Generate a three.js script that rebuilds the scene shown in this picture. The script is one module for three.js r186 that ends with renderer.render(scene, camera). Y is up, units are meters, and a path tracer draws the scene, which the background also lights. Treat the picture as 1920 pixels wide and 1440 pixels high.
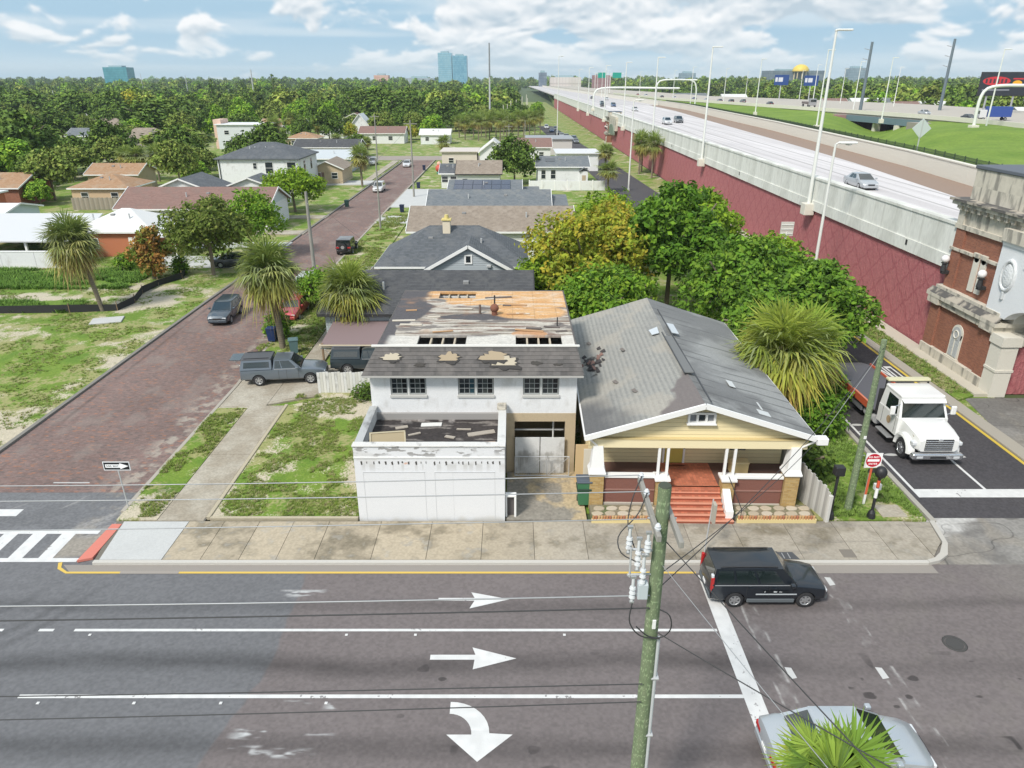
import * as THREE from 'three';
import { mergeGeometries, toCreasedNormals } from 'three/addons/utils/BufferGeometryUtils.js';
import { RoundedBoxGeometry } from 'three/addons/geometries/RoundedBoxGeometry.js';
import { Brush, Evaluator, SUBTRACTION } from 'three-bvh-csg';

// ---------------------------------------------------------------- noise
function rng(seed) { let a = seed >>> 0; return () => { a = (a + 0x6D2B79F5) >>> 0; let t = Math.imul(a ^ (a >>> 15), 1 | a); t = (t + Math.imul(t ^ (t >>> 7), 61 | t)) ^ t; return ((t ^ (t >>> 14)) >>> 0) / 4294967296; }; }
const TAB = new Float32Array(65536); { const r = rng(77); for (let i = 0; i < 65536; i++) TAB[i] = r(); }
const hsh = (x, y, z = 0) => TAB[(Math.imul(x, 374761393) ^ Math.imul(y, 668265263) ^ Math.imul(z, 1274126177)) >>> 7 & 65535];
const sm = t => t * t * (3 - 2 * t);
function n2(x, y) { const i = Math.floor(x), j = Math.floor(y), u = sm(x - i), v = sm(y - j); const a = hsh(i, j), b = hsh(i + 1, j), c = hsh(i, j + 1), d = hsh(i + 1, j + 1); return a + (b - a) * u + (c - a) * v + (a - b - c + d) * u * v; }
function n3(x, y, z) { const k = Math.floor(z), w = sm(z - k), i = Math.floor(x), j = Math.floor(y), u = sm(x - i), v = sm(y - j); let o = 0; for (let q = 0; q < 2; q++) { const a = hsh(i, j, k + q), b = hsh(i + 1, j, k + q), c = hsh(i, j + 1, k + q), d = hsh(i + 1, j + 1, k + q); o += (a + (b - a) * u + (c - a) * v + (a - b - c + d) * u * v) * (q ? w : 1 - w); } return o; }
function fb(x, y, o = 4) { let s = 0, a = .5, t = 0; for (let i = 0; i < o; i++) { s += a * n2(x, y); t += a; a *= .5; x = x * 2.03 + 17.3; y = y * 2.03 + 9.1; } return s / t; }
function fb3(x, y, z, o = 5) { let s = 0, a = .5, t = 0; for (let i = 0; i < o; i++) { s += a * n3(x, y, z); t += a; a *= .52; x = x * 2.03 + 7.3; y = y * 2.03 + 9.1; z = z * 2.03 + 3.7; } return s / t; }
const cl = (x, a = 0, b = 1) => x < a ? a : x > b ? b : x;
const st = (a, b, x) => sm(cl((x - a) / (b - a)));
const mx = (a, b, t) => a + (b - a) * t;
const m3 = (a, b, t) => [mx(a[0], b[0], t), mx(a[1], b[1], t), mx(a[2], b[2], t)];
const k3 = (a, k) => [a[0] * k, a[1] * k, a[2] * k];

// ---------------------------------------------------------------- camera, sky, sun, exposure
const scene = new THREE.Scene();
const camera = new THREE.PerspectiveCamera(56.75, 4 / 3, 0.5, 9000);
camera.position.set(0, 18.5, 0);
camera.rotation.set(THREE.MathUtils.degToRad(-23.15), 0, 0);
const renderer = new THREE.WebGLRenderer({ antialias: true });
renderer.toneMapping = THREE.LinearToneMapping;
renderer.toneMappingExposure = 1.36;
renderer.shadowMap.enabled = true;
{
  const SK = .80, W = 4096, Hh = 2048, d = new Float32Array(W * Hh * 4);
  const LOW = [.40, .585, .73], ZEN = [.28, .46, .70], BASE = [.50, .60, .68], TOP = [.95, .955, .96];
  for (let j = 0; j < Hh; j++) {
    const el = ((j + .5) / Hh - .5) * 180;
    for (let i = 0; i < W; i++) {
      const o = (j * W + i) * 4; d[o + 3] = 1;
      if (el <= 0) { d[o] = .36; d[o + 1] = .40; d[o + 2] = .38; continue; }
      const az = (i + .5) / W * Math.PI * 2, cx = Math.cos(az), cz = Math.sin(az);
      const v = Math.log(el + 3) * 2.5, R = 7.0;
      const big = fb3(cx * 2.2 + 3, v * .45, cz * 2.2 + 1, 3);
      const wx = (n3(cx * 14, v * 1.6, cz * 14 + 4) - .5) * .45;
      const oc = el < 24 ? 6 : 4;
      const c0 = fb3(cx * R * 1.7 + wx, v * 1.15 + wx, cz * R * 1.7, oc);
      const c1 = fb3(cx * R * 1.7 + wx, (v + .13) * 1.15 + wx, cz * R * 1.7, oc > 4 ? 4 : 3);
      const cov = st(.445, .515, c0 + (big - .5) * .34 - .05 * st(3, 0.3, el));
      const lit = cl(.58 + (c0 - c1) * 6.5);
      const stra = fb3(cx * 3.2 + 9, v * 2.2, cz * 3.2, 4);
      let c = m3(LOW, ZEN, st(2, 50, el));
      c = m3(c, [.66, .76, .83], st(.42, .7, stra) * .75);
      c = m3(c, m3(BASE, TOP, lit), cov * .93);
      c = m3(c, [.58, .72, .80], .6 * st(3.6, 0, el));
      d[o] = c[0] * SK; d[o + 1] = c[1] * SK; d[o + 2] = c[2] * SK;
    }
  }
  const t = new THREE.DataTexture(d, W, Hh, THREE.RGBAFormat, THREE.FloatType);
  t.mapping = THREE.EquirectangularReflectionMapping; t.magFilter = t.minFilter = THREE.LinearFilter; t.needsUpdate = true;
  scene.background = t; scene.environment = t;
}
const sun = new THREE.DirectionalLight(new THREE.Color().setRGB(1, .95, .87), 2.9);
sun.position.set(-108, 190, 45); sun.castShadow = true; sun.shadow.radius = 22; sun.name = 'sun';
Object.assign(sun.shadow.camera, { left: -150, right: 150, top: 200, bottom: -200, near: 1, far: 700 });
sun.shadow.mapSize.set(4096, 4096);
scene.add(sun); scene.add(sun.target); sun.target.position.set(0, 0, -90);

// ---------------------------------------------------------------- building helpers
const used = {};
function numbered(n) { if (!(n in used)) { used[n] = 0; return n; } return n + '_' + String(++used[n]).padStart(3, '0'); }
const V = (x, y, z) => new THREE.Vector3(x, y, z);
const M4 = () => new THREE.Matrix4();
function flat(g) { const q = g.index ? g.toNonIndexed() : g; for (const k of Object.keys(q.attributes)) if (!['position', 'normal', 'uv', 'color'].includes(k)) q.deleteAttribute(k); return q; }
function join(gs) {
  gs = gs.map(flat); if (gs.length === 1) return gs[0];
  const col = gs.some(g => g.attributes.color);
  for (const g of gs) {
    const n = g.attributes.position.count;
    if (!g.attributes.uv) g.setAttribute('uv', new THREE.BufferAttribute(new Float32Array(n * 2), 2));
    if (col && !g.attributes.color) g.setAttribute('color', new THREE.BufferAttribute(new Float32Array(n * 3).fill(1), 3));
  }
  return mergeGeometries(gs, false);
}
// uv in metres, projected along the main axis of each face
function uvm(g, ox = 0, oy = 0) {
  g = flat(g); const p = g.attributes.position, n = g.attributes.normal, uv = new Float32Array(p.count * 2);
  for (let i = 0; i < p.count; i++) {
    const a = Math.abs(n.getX(i)), b = Math.abs(n.getY(i)), c = Math.abs(n.getZ(i));
    const x = p.getX(i), y = p.getY(i), z = p.getZ(i);
    if (b >= a && b >= c) { uv[2 * i] = x + ox; uv[2 * i + 1] = -z + oy; } else if (a >= c) { uv[2 * i] = z + ox; uv[2 * i + 1] = y + oy; } else { uv[2 * i] = x + ox; uv[2 * i + 1] = y + oy; }
  }
  g.setAttribute('uv', new THREE.BufferAttribute(uv, 2)); return g;
}
function mesh(name, gs, mat, parent = scene) {
  const m = new THREE.Mesh(Array.isArray(gs) ? join(gs) : gs, mat);
  m.name = parent === scene ? numbered(name) : name; parent.add(m); return m;
}
function tag(o, label, category, group) { o.userData.label = label; o.userData.category = category; if (group) o.userData.group = group; return o; }
function thing(name, label, category, [x, y, z] = [0, 0, 0], turn = 0, group) {
  const o = new THREE.Group(); o.name = numbered(name); o.position.set(x, y, z); o.rotation.y = turn; scene.add(o); return tag(o, label, category, group);
}
function copy(o, label, [x, y, z], turn = 0, s = 1, group) {
  const c = o.clone(); c.name = numbered(o.name.replace(/_\d+$/, '')); c.position.set(x, y, z); c.rotation.y = turn; if (Array.isArray(s)) c.scale.set(...s); else c.scale.setScalar(s);
  c.userData = { ...o.userData, label }; if (group) c.userData.group = group; scene.add(c); return c;
}
function struct(name, gs, mat, parent = scene) { const m = mesh(name, gs, mat, parent); if (parent === scene) m.userData.kind = 'structure'; return m; }
// boxes: x0,x1,y0,y1,z0,z1
function bx(x0, x1, y0, y1, z0, z1) { const g = new THREE.BoxGeometry(x1 - x0, y1 - y0, z1 - z0); g.translate((x0 + x1) / 2, (y0 + y1) / 2, (z0 + z1) / 2); return uvm(g); }
function rbx(x0, x1, y0, y1, z0, z1, r = .02, s = 1) { const g = new RoundedBoxGeometry(x1 - x0, y1 - y0, z1 - z0, s, Math.min(r, (x1 - x0) / 2.1, (y1 - y0) / 2.1, (z1 - z0) / 2.1)); g.translate((x0 + x1) / 2, (y0 + y1) / 2, (z0 + z1) / 2); return uvm(g); }
function cyl(r0, r1, h, x = 0, y = 0, z = 0, n = 12) { const g = new THREE.CylinderGeometry(r1, r0, h, n); g.translate(x, y + h / 2, z); return flat(g); }
function tube(pts, r, n = 6, seg) { const c = new THREE.CatmullRomCurve3(pts.map(p => V(...p))); return flat(new THREE.TubeGeometry(c, seg || Math.max(2, (pts.length - 1) * 4), r, n, false)); }
function bar(a, b, r, n = 6, r2 = r) { const A = V(...a), B = V(...b), L = A.distanceTo(B); const g = new THREE.CylinderGeometry(r2, r, L, n); g.translate(0, L / 2, 0); g.applyQuaternion(new THREE.Quaternion().setFromUnitVectors(V(0, 1, 0), B.clone().sub(A).normalize())); g.translate(...a); return flat(g); }
function beam(a, b, w, h) { const A = V(...a), B = V(...b), L = A.distanceTo(B); const g = new THREE.BoxGeometry(w, h, L); const m = M4().lookAt(B, A, V(0, 1, 0)); g.applyMatrix4(m); g.translate((a[0] + b[0]) / 2, (a[1] + b[1]) / 2, (a[2] + b[2]) / 2); return flat(g); }
// flat sheet from a list of [x,z], facing up; uv = world metres (or a rectangle mapped to 0..1)
function sheet(pts, y, rect) {
  const s = new THREE.Shape(pts.map(([x, z]) => new THREE.Vector2(x, -z))), g = new THREE.ShapeGeometry(s); g.rotateX(-Math.PI / 2); g.translate(0, y, 0);
  return rectuv(flat(g), rect);
}
function slab(pts, y0, y1, rect) {
  const s = new THREE.Shape(pts.map(([x, z]) => new THREE.Vector2(x, -z))), g = new THREE.ExtrudeGeometry(s, { depth: y1 - y0, bevelEnabled: false }); g.rotateX(-Math.PI / 2); g.translate(0, y0, 0);
  return rectuv(flat(g), rect);
}
function rectuv(g, rect) {
  const p = g.attributes.position, uv = new Float32Array(p.count * 2);
  for (let i = 0; i < p.count; i++) { const x = p.getX(i), z = p.getZ(i); if (rect) { uv[2 * i] = (x - rect[0]) / (rect[1] - rect[0]); uv[2 * i + 1] = (z - rect[2]) / (rect[3] - rect[2]); } else { uv[2 * i] = x; uv[2 * i + 1] = -z; } }
  g.setAttribute('uv', new THREE.BufferAttribute(uv, 2)); return g;
}
// faces given as polygons of 3d points (convex), doubled into a thin slab of thickness t along the face normal
function plate(pts, t = .05) {
  const P = pts.map(p => V(...p)), n = P[1].clone().sub(P[0]).cross(P[2].clone().sub(P[0])).normalize(), Q = P.map(p => p.clone().addScaledVector(n, -t)), v = [];
  const k = P.length, tri = (a, b, c) => v.push(...a.toArray(), ...b.toArray(), ...c.toArray());
  for (let i = 1; i < k - 1; i++) { tri(P[0], P[i], P[i + 1]); tri(Q[0], Q[i + 1], Q[i]); }
  for (let i = 0; i < k; i++) { const j = (i + 1) % k; tri(P[i], Q[i], Q[j]); tri(P[i], Q[j], P[j]); }
  const g = new THREE.BufferGeometry(); g.setAttribute('position', new THREE.Float32BufferAttribute(v, 3)); g.computeVertexNormals();
  // uv: u along the first edge, v up the slope, in metres
  const e = P[1].clone().sub(P[0]).normalize(), f = n.clone().cross(e), uv = new Float32Array(v.length / 3 * 2);
  for (let i = 0; i < v.length / 3; i++) { const q = V(v[3 * i], v[3 * i + 1], v[3 * i + 2]).sub(P[0]); uv[2 * i] = q.dot(e); uv[2 * i + 1] = q.dot(f); }
  g.setAttribute('uv', new THREE.BufferAttribute(uv, 2)); return g;
}
function gpoly(v) { const g = new THREE.BufferGeometry(); g.setAttribute('position', new THREE.Float32BufferAttribute(v, 3)); g.computeVertexNormals(); return g; }
function move(g, x, y, z, ry = 0, rx = 0, rz = 0) { if (rx) g.rotateX(rx); if (rz) g.rotateZ(rz); if (ry) g.rotateY(ry); g.translate(x, y, z); return g; }

// ---------------------------------------------------------------- materials
const S8 = new Uint8Array(4097); for (let i = 0; i <= 4096; i++) { const c = i / 4096; S8[i] = Math.round(255 * (c <= .0031308 ? c * 12.92 : 1.055 * Math.pow(c, 1 / 2.4) - .055)); }
const s8 = c => S8[c <= 0 ? 0 : c >= 1 ? 4096 : (c * 4096) | 0];
// fn(u, v) gives a linear colour; v grows upward in the texture
function tex(W, H, fn, rep) {
  const d = new Uint8Array(W * H * 4);
  for (let j = 0; j < H; j++) for (let i = 0; i < W; i++) { const c = fn((i + .5) / W, (j + .5) / H), o = (j * W + i) * 4; d[o] = s8(c[0]); d[o + 1] = s8(c[1]); d[o + 2] = s8(c[2]); d[o + 3] = 255; }
  const t = new THREE.DataTexture(d, W, H); t.colorSpace = THREE.SRGBColorSpace; t.magFilter = t.minFilter = THREE.LinearFilter;
  t.wrapS = t.wrapT = rep ? THREE.RepeatWrapping : THREE.ClampToEdgeWrapping; if (rep) t.repeat.set(1 / rep[0], 1 / rep[1]); t.needsUpdate = true; return t;
}
function gray(W, H, fn, rep) {
  const d = new Uint8Array(W * H * 4);
  for (let j = 0; j < H; j++) for (let i = 0; i < W; i++) { const c = cl(fn((i + .5) / W, (j + .5) / H)) * 255 | 0, o = (j * W + i) * 4; d[o] = d[o + 1] = d[o + 2] = c; d[o + 3] = 255; }
  const t = new THREE.DataTexture(d, W, H); t.magFilter = t.minFilter = THREE.LinearFilter; t.wrapS = t.wrapT = rep ? THREE.RepeatWrapping : THREE.ClampToEdgeWrapping; if (rep) t.repeat.set(1 / rep[0], 1 / rep[1]); t.needsUpdate = true; return t;
}
// textures over a rectangle of the ground: fn(x, z)
const gtex = (W, H, [x0, x1, z0, z1], fn) => tex(W, H, (u, v) => fn(x0 + u * (x1 - x0), z0 + v * (z1 - z0)));
const C = (r, g, b) => new THREE.Color().setRGB(r, g, b);
function mat(c, roughness = .8, o = {}) { return new THREE.MeshStandardMaterial({ color: Array.isArray(c) ? C(...c) : c, roughness, ...o }); }
function pmat(c, roughness, o = {}) { return new THREE.MeshPhysicalMaterial({ color: Array.isArray(c) ? C(...c) : c, roughness, ...o }); }
// seamless tiling of a noise function over [0,1)^2
const tile = (f, u, v) => { const a = st(0, 1, u), b = st(0, 1, v); return mx(mx(f(u, v), f(u - 1, v), a), mx(f(u, v - 1), f(u - 1, v - 1), a), b); };
// ---------------------------------------------------------------- ground textures
const GRASS = [.10, .185, .018], GRASS2 = [.175, .25, .032], DRY = [.31, .29, .13], SAND = [.46, .41, .31], DIRT = [.22, .17, .115];
function lawn(x, z, sandy, dry) {                 // a patchy lawn: turf, straw and bare sand, all with a grain
  const g = fb(x * 1.1, z * 1.1, 5), p = fb(x * .32 + 40, z * .32, 4), f = n2(x * 9, z * 9), f2 = n2(x * 21 + 5, z * 21);
  let c = m3(GRASS, GRASS2, cl(g * 1.3 - .2 + (f - .5) * .5));
  c = m3(c, DRY, cl(st(.46, .66, fb(x * .8 + 9, z * .8, 4) + dry + (f - .5) * .28)) * .8);
  c = m3(c, SAND, st(.56, .66, p * .55 + g * .45 + sandy + (f2 - .5) * .16));
  return k3(c, .8 + .4 * f2);
}
const spot = (x, z, cx, cz, rx, rz) => 1 - Math.hypot((x - cx) / rx, (z - cz) / rz);
const blob = (x, z, cx, cz, rx, rz) => Math.max(0, spot(x, z, cx, cz, rx, rz));
const RLOT = [-80, -26, -100, -26];
const T_lot = gtex(1536, 1536, RLOT, (x, z) => {
  const a = Math.max(blob(x, z, -46, -63.5, 7, 2.6), blob(x, z, -39, -66, 4, 2), blob(x, z, -33.5, -62, 4.5, 4.5) * .9, blob(x, z, -30, -36, 6, 5) * 1.2, blob(x, z, -38, -38, 12, 6), blob(x, z, -44, -52, 7, 2.5) * .8, blob(x, z, -31.5, -66, 4, 3) * .6, blob(x, z, -28.6, -48, 2, 12) * .4);
  const lush = Math.max(blob(x, z, -50, -69, 16, 4.6), blob(x, z, -44, -60, 12, 2.4), blob(x, z, -31, -30.6, 4, 3.4), blob(x, z, -37, -45, 7, 5) * .5);
  return lawn(x, z, -.02 + a * .36 - lush * .5, .03 - lush * .4);
});
const RYARD = [-20, -6, -43, -26.5];
const T_yard = gtex(768, 768, RYARD, (x, z) => {
  const a = Math.max(blob(x, z, -9.3, -39.8, 4.6, 2.6) * 1.3, blob(x, z, -16.4, -28.4, 1.7, 2) * .9, blob(x, z, -16.3, -38, 2, 1.6) * .8, blob(x, z, -7.6, -33, 1.2, 6) * .7, blob(x, z, -16, -33, .8, 3) * .4);
  const e = st(.9, .1, Math.abs(x + 13.9) * 2) * .1 + st(.7, 0, Math.abs(z + 27.6)) * .1;
  return lawn(x, z, -.015 + a * .36 + e, .02 + a * .2 - blob(x, z, -18, -28.3, 1, 1.8) * .5 - blob(x, z, -11.5, -31, 3, 3) * .2);
});
const T_lawn = tex(1024, 1024, (u, v) => { const f = (a, b) => lawn(a * 24, b * 24, -.06, 0); const a = st(.8, 1, u), b = st(.8, 1, v); return m3(m3(f(u, v), f(u - 1, v), a), m3(f(u, v - 1), f(u - 1, v - 1), a), b); }, [24, 24]);
const T_bank = tex(1024, 1024, (u, v) => { const f = (a, b) => { const x = a * 60, z = b * 60, g = fb(x * .35, z * .35, 5) * .6 + fb(x * .09 + 5, z * .12, 4) * .55 - .08, q = n2(x * 3, z * 3); return k3(m3([.10, .185, .012], [.185, .27, .03], cl(g * 1.5 - .3)), .82 + .36 * q); }; const a = st(.8, 1, u), b = st(.8, 1, v); return m3(m3(f(u, v), f(u - 1, v), a), m3(f(u, v - 1), f(u - 1, v - 1), a), b); }, [60, 60]);
// main street: two pavings meet at x = -8.3; oil and tyre polish stains along the lane middles, cracks and patches
const RST = [-46, 46, -25, -8];
const T_street = gtex(2048, 1024, RST, (x, z) => {
  const g = n2(x * 11, z * 11), h = n2(x * 23 + 3, z * 23), p = fb(x * .25, z * .7, 5), q = fb(x * .9 + 5, z * .9, 4);
  const seam = x + 8.35 + (z + 20) * .18 * st(-20, -15, z) + (n2(z * 2, 3) - .5) * .15;
  let c = m3([.135, .136, .143], [.150, .130, .128], st(-.06, .06, seam));
  c = k3(c, .9 + p * .2); c = m3(c, [.17, .152, .138], st(.5, .75, q) * .35 * st(9, 16, x + z * .2 + 6));
  const lane = (zc, w, k) => st(w, 0, Math.abs(z - zc + (n2(x * .2, zc) - .5) * .5)) * k * (.45 + .75 * fb(x * .5 + zc, z * 2.2, 4));
  const dark = Math.max(lane(-21.75, .55, .5), lane(-18.75, .75, .85) * st(13, 7, x), lane(-15.35, .7, .75), lane(-18.6, .6, .35));
  c = k3(c, 1 - .55 * cl(dark));
  const oil = st(.88, .91, n2(x * 1.7 + 90, z * 2.6 + 3)) * st(-5, -2, x) * st(-20, -18, z) ; c = k3(c, 1 - .6 * oil * st(.5, .7, n2(x * .3, z * .3 + 8)));
  const arc = Math.hypot(x + 24, z + 25.5); for (const r of [6.2, 7.6, 8.3]) c = k3(c, 1 - .22 * st(.3, 0, Math.abs(arc - r + (n2(x, z) - .5) * .3)) * st(-9, -14, x) * st(-24, -21, z));
  const fade = fb(x * 1.3 + 70, z * 5, 3);                 // traces of old, ground-off markings
  for (const [ax, az, aw, ah] of [[-8.2, -22.4, 1, .25], [-7.2, -17, .8, .2], [-5.6, -16.95, .5, .2], [-7.9, -15.9, .9, .25], [-6.9, -15.2, 1.1, .2], [-8.1, -15.3, .6, .2], [-6.4, -16, 1, .2]]) c = m3(c, [.36, .36, .36], cl(1 - Math.max(Math.abs(x - ax) / aw, Math.abs(z - az) / ah)) * 2.2 * st(.52, .7, fade));
  for (const ex of [9.0, 12.75]) { const d = Math.abs(x - ex - (z + 20) * (ex > 10 ? .035 : .0)); c = m3(c, [.34, .33, .32], (st(.3, .26, d) - st(.22, .17, d) * .75) * st(.5, .7, fb(x * 4, z * 2.1 + ex, 4)) * st(-24, -23, z) * .8); }
  const conc = st(17.5, 20.5, x + (n2(x * .7, z * .7) - .5) * 2 - st(-23, -19, z) * 6);
  c = m3(c, [.20, .185, .17], conc * .55);
  return k3(c, .80 + .26 * g + .14 * h);
});
const brickAt = (x, z, bl, bw) => { const r = Math.floor(z / bw), o = (r & 1) * .5, i = Math.floor(x / bl + o), fx = x / bl + o - i, fz = z / bw - r; return [i, r, Math.min(fx * bl, (1 - fx) * bl), Math.min(fz * bw, (1 - fz) * bw)]; };
const RBR = [-30, -18, -110, -26];
const T_brick = gtex(1024, 2048, RBR, (x, z) => {
  const [i, r, ex, ez] = brickAt(x, z, .23, .115), t = hsh(i, r, 5), p = fb(x * .35, z * .3, 5), s = fb(x * .9 + 30, z * .5, 4);
  let c = m3([.165, .105, .092], [.245, .165, .145], t * .75 + (n2(x * 8, z * 8) - .5) * .4);
  c = m3(c, [.33, .135, .065], t > .93 ? .55 : 0); c = m3(c, [.12, .10, .095], t < .12 ? .6 : 0);
  c = m3(c, [.145, .125, .115], Math.min(ex, ez) < .012 ? .6 : 0);
  c = k3(c, .78 + .42 * p); c = m3(c, [.25, .215, .19], st(.55, .75, s) * .35);
  const tr = st(.22, 0, Math.abs(x + 26.6 + Math.sin(z * .07) * .25)) * .5 * st(.3, .6, fb(x, z * .3 + 4, 3)); c = k3(c, 1 - tr * .6);
  const sd = st(.5, 0, x + 20.1 + (n2(x * 1.3, z * 1.3) - .5) * 1.6 - 1.4) ; c = m3(c, [.36, .32, .27], st(.45, .7, fb(x * 2, z * 2 + 8, 4)) * .75 * st(1.3, .1, Math.abs(x + 19.0)));
  return k3(c, .86 + .28 * n2(x * 17, z * 17));
});
const T_concrete = tex(1024, 1024, (u, v) => { const f = (a, b) => { const x = a * 9, z = b * 9; return k3(m3([.40, .365, .30], [.31, .27, .21], st(.35, .72, fb(x * .9, z * .9, 5))), .85 + .3 * n2(x * 14, z * 14)); }; const a = st(.8, 1, u), b = st(.8, 1, v); return m3(m3(f(u, v), f(u - 1, v), a), m3(f(u, v - 1), f(u - 1, v - 1), a), b); }, [9, 9]);
const RSW = [-20, 20, -27.4, -23.4];
const T_walk = gtex(2048, 256, RSW, (x, z) => {
  const p = fb(x * .6, z * .9, 5), q = fb(x * 2.2 + 4, z * 2.2, 4), g = n2(x * 13, z * 13);
  let c = m3([.40, .34, .25], [.345, .31, .255], st(-2, 4, x));
  c = m3(c, [.17, .145, .10], st(.47, .72, p * .6 + q * .4 + .09 * st(-8.6, -7, x) * st(0, -3, x)) * .85);
  c = m3(c, [.36, .34, .30], st(.62, .8, q) * .5);
  c = m3(c, [.21, .19, .165], st(.56, .7, fb(x * .35 + 8, z * 2.5 + 3, 4)) * .45 * st(2, 6, x));
  return k3(c, .88 + .24 * g);
});
const T_darkroad = tex(1024, 1024, (u, v) => { const f = (a, b) => { const x = a * 16, z = b * 16; return k3(m3([.050, .047, .054], [.068, .063, .066], fb(x * .5, z * .2, 5)), .75 + .5 * n2(x * 12, z * 12)); }; const a = st(.8, 1, u), b = st(.8, 1, v); return m3(m3(f(u, v), f(u - 1, v), a), m3(f(u, v - 1), f(u - 1, v - 1), a), b); }, [16, 16]);
const B_grain = gray(512, 512, (u, v) => n2(u * 120, v * 120) * .6 + n2(u * 40, v * 40) * .4, [3, 3]);
const mt = (map, rough = .9, o = {}) => mat([1, 1, 1], rough, { map, ...o });
const M = {
  lot: mt(T_lot, 1), yard: mt(T_yard, 1), lawn: mt(T_lawn, 1), bank: mt(T_bank, 1), street: mt(T_street, .88), brickroad: mt(T_brick, .88), concrete: mt(T_concrete, .9), walk: mt(T_walk, .9), darkroad: mt(T_darkroad, .85),
  paint: mt(tex(1024, 1024, (u, v) => { const x = u * 8, y = v * 8, w = st(.72, .79, fb(x * 1.1, y * 1.1, 4) * .55 + n2(x * 9, y * 9) * .3 + n2(x * 22, y * 22) * .15); return k3(m3([.64, .64, .63], [.20, .19, .19], w * .85), .9 + .14 * n2(x * 5, y * 5)); }, [8, 8]), .7, { bumpMap: B_grain, bumpScale: .003 }), paintWorn: mat([.5, .5, .49], .75, { bumpMap: B_grain, bumpScale: .004 }), yellow: mat([.62, .43, .09], .75), yellowDark: mat([.58, .42, .06], .75),
  newConcrete: mt(tex(512, 512, (u, v) => k3([.47, .475, .465], .9 + .12 * fb(u * 6, v * 6, 4) + .1 * n2(u * 90, v * 90)), [5, 5]), .9),
  tactile: mat([.58, .19, .145], .85), black: mat([.02, .02, .022], .5), rubber: mat([.022, .022, .024], .85), chrome: mat([.75, .76, .78], .22, { metalness: .9 }), steel: mat([.42, .43, .44], .5, { metalness: .5 }), galv: mat([.55, .56, .57], .55, { metalness: .35 }),
  white: mat([.78, .78, .77], .6), whiteTrim: mat([.80, .80, .79], .55), dark: mat([.03, .03, .032], .7), wood: mat([.25, .17, .10], .85),
};

// ---------------------------------------------------------------- ground, roads, pavements
struct('ground', uvm(bx(-3500, 3500, -1.2, -.06, -5200, 300)), mat([.075, .105, .04], 1));
struct('ground_block', sheet([[-300, -12], [-27.6, -12], [-27.6, -700], [-300, -700]], -.02), M.lawn);
struct('ground_block', sheet([[-18.9, -28], [30.6, -28], [30.6, -700], [-18.9, -700]], -.02), M.lawn);
struct('ground_block', sheet([[-27.6, -197], [-18.9, -197], [-18.9, -700], [-27.6, -700]], -.02), M.lawn);
const street = struct('main_street', sheet([[-120, -8], [120, -8], [120, -24.4], [-120, -24.4]], .0, RST), M.street);
struct('far_kerb_street', [sheet([[-27.6, -24.4], [-17.4, -24.4], [-17.9, -30], [-27.6, -30]], 0, [-40, -17, -31, -24]), sheet([[-120, -24.4], [-27.6, -24.4], [-27.6, -27], [-120, -27]], 0, [-40, -17, -31, -24])], mt(gtex(1024, 384, [-40, -17, -31, -24], (x, z) => { let c = k3([.145, .147, .154], .82 + .36 * fb(x * .6, z * 1.2, 5)); c = m3(c, [.27, .245, .21], st(-.1, .5, blob(x, z, -18.9, -25.5, 1.3, 1.5) + (fb(x * 2, z * 2, 4) - .55) * 1.2) * st(-20.3, -19.5, x)); c = m3(c, [.3, .29, .28], st(.62, .75, fb(x * 1.3 + z, z * .6, 4)) * .5); return k3(c, .82 + .36 * n2(x * 12, z * 12)); }), .9));
struct('near_pavement', slab([[-120, -8], [-120, -13.4], [120, -13.4], [120, -8]], -.02, .14), M.concrete);
struct('brick_street', [sheet([[-27.6, -29.8], [-18.0, -29.8], [-18.0, -42.8], [-18.5, -52], [-19.2, -70], [-19.4, -110], [-27.0, -110], [-27.5, -62]], .004, RBR), sheet([[-27, -110], [-19.4, -110], [-19.4, -186], [-26.6, -186]], .004, [-30, -18, -194, -110])], M.brickroad);
const rr = struct('side_road', sheet([[19.0, -27.6], [27.0, -27.6], [27.0, -60], [26, -130], [23.5, -200], [17.5, -330], [11, -330], [15.2, -200], [18.2, -120], [19.2, -60]], .004), M.darkroad);
const RAP = [16, 41, -42, -24];
struct('road_apron', [sheet([[16.5, -24.2], [40, -24.2], [40, -27.6], [16.5, -27.6]], .002, RAP), sheet([[27, -27.6], [40, -27.6], [40, -41], [28.6, -41], [27.4, -34]], .002, RAP)], mt(gtex(1024, 768, RAP, (x, z) => { let c = m3([.16, .152, .143], [.24, .23, .215], st(.4, .7, fb(x * .5, z * .8, 5))); const d = Math.abs((x - 19.2) * .62 + (z + 27.2) * -.78 * -1 - .1) ; c = m3(c, [.52, .51, .49], st(1.1, .1, d + (fb(x * 1.2, z * 1.2, 4) - .5) * 1.6) * st(24.5, 21, x) * .85); c = m3(c, [.30, .27, .225], st(.5, .7, fb(x * .7 + 30, z * .4, 4)) * .5); const crack = Math.abs(n2(x * .7 + 3, z * .9) - .5); c = k3(c, 1 - .45 * st(.02, 0, crack)); return k3(c, .84 + .32 * n2(x * 11, z * 11)); }), .92));
struct('cross_lane', sheet([[-300, -186], [22, -186], [22, -197], [-300, -197]], .006), mat([.30, .26, .23], .9, { bumpMap: B_grain, bumpScale: .01 }));
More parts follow.
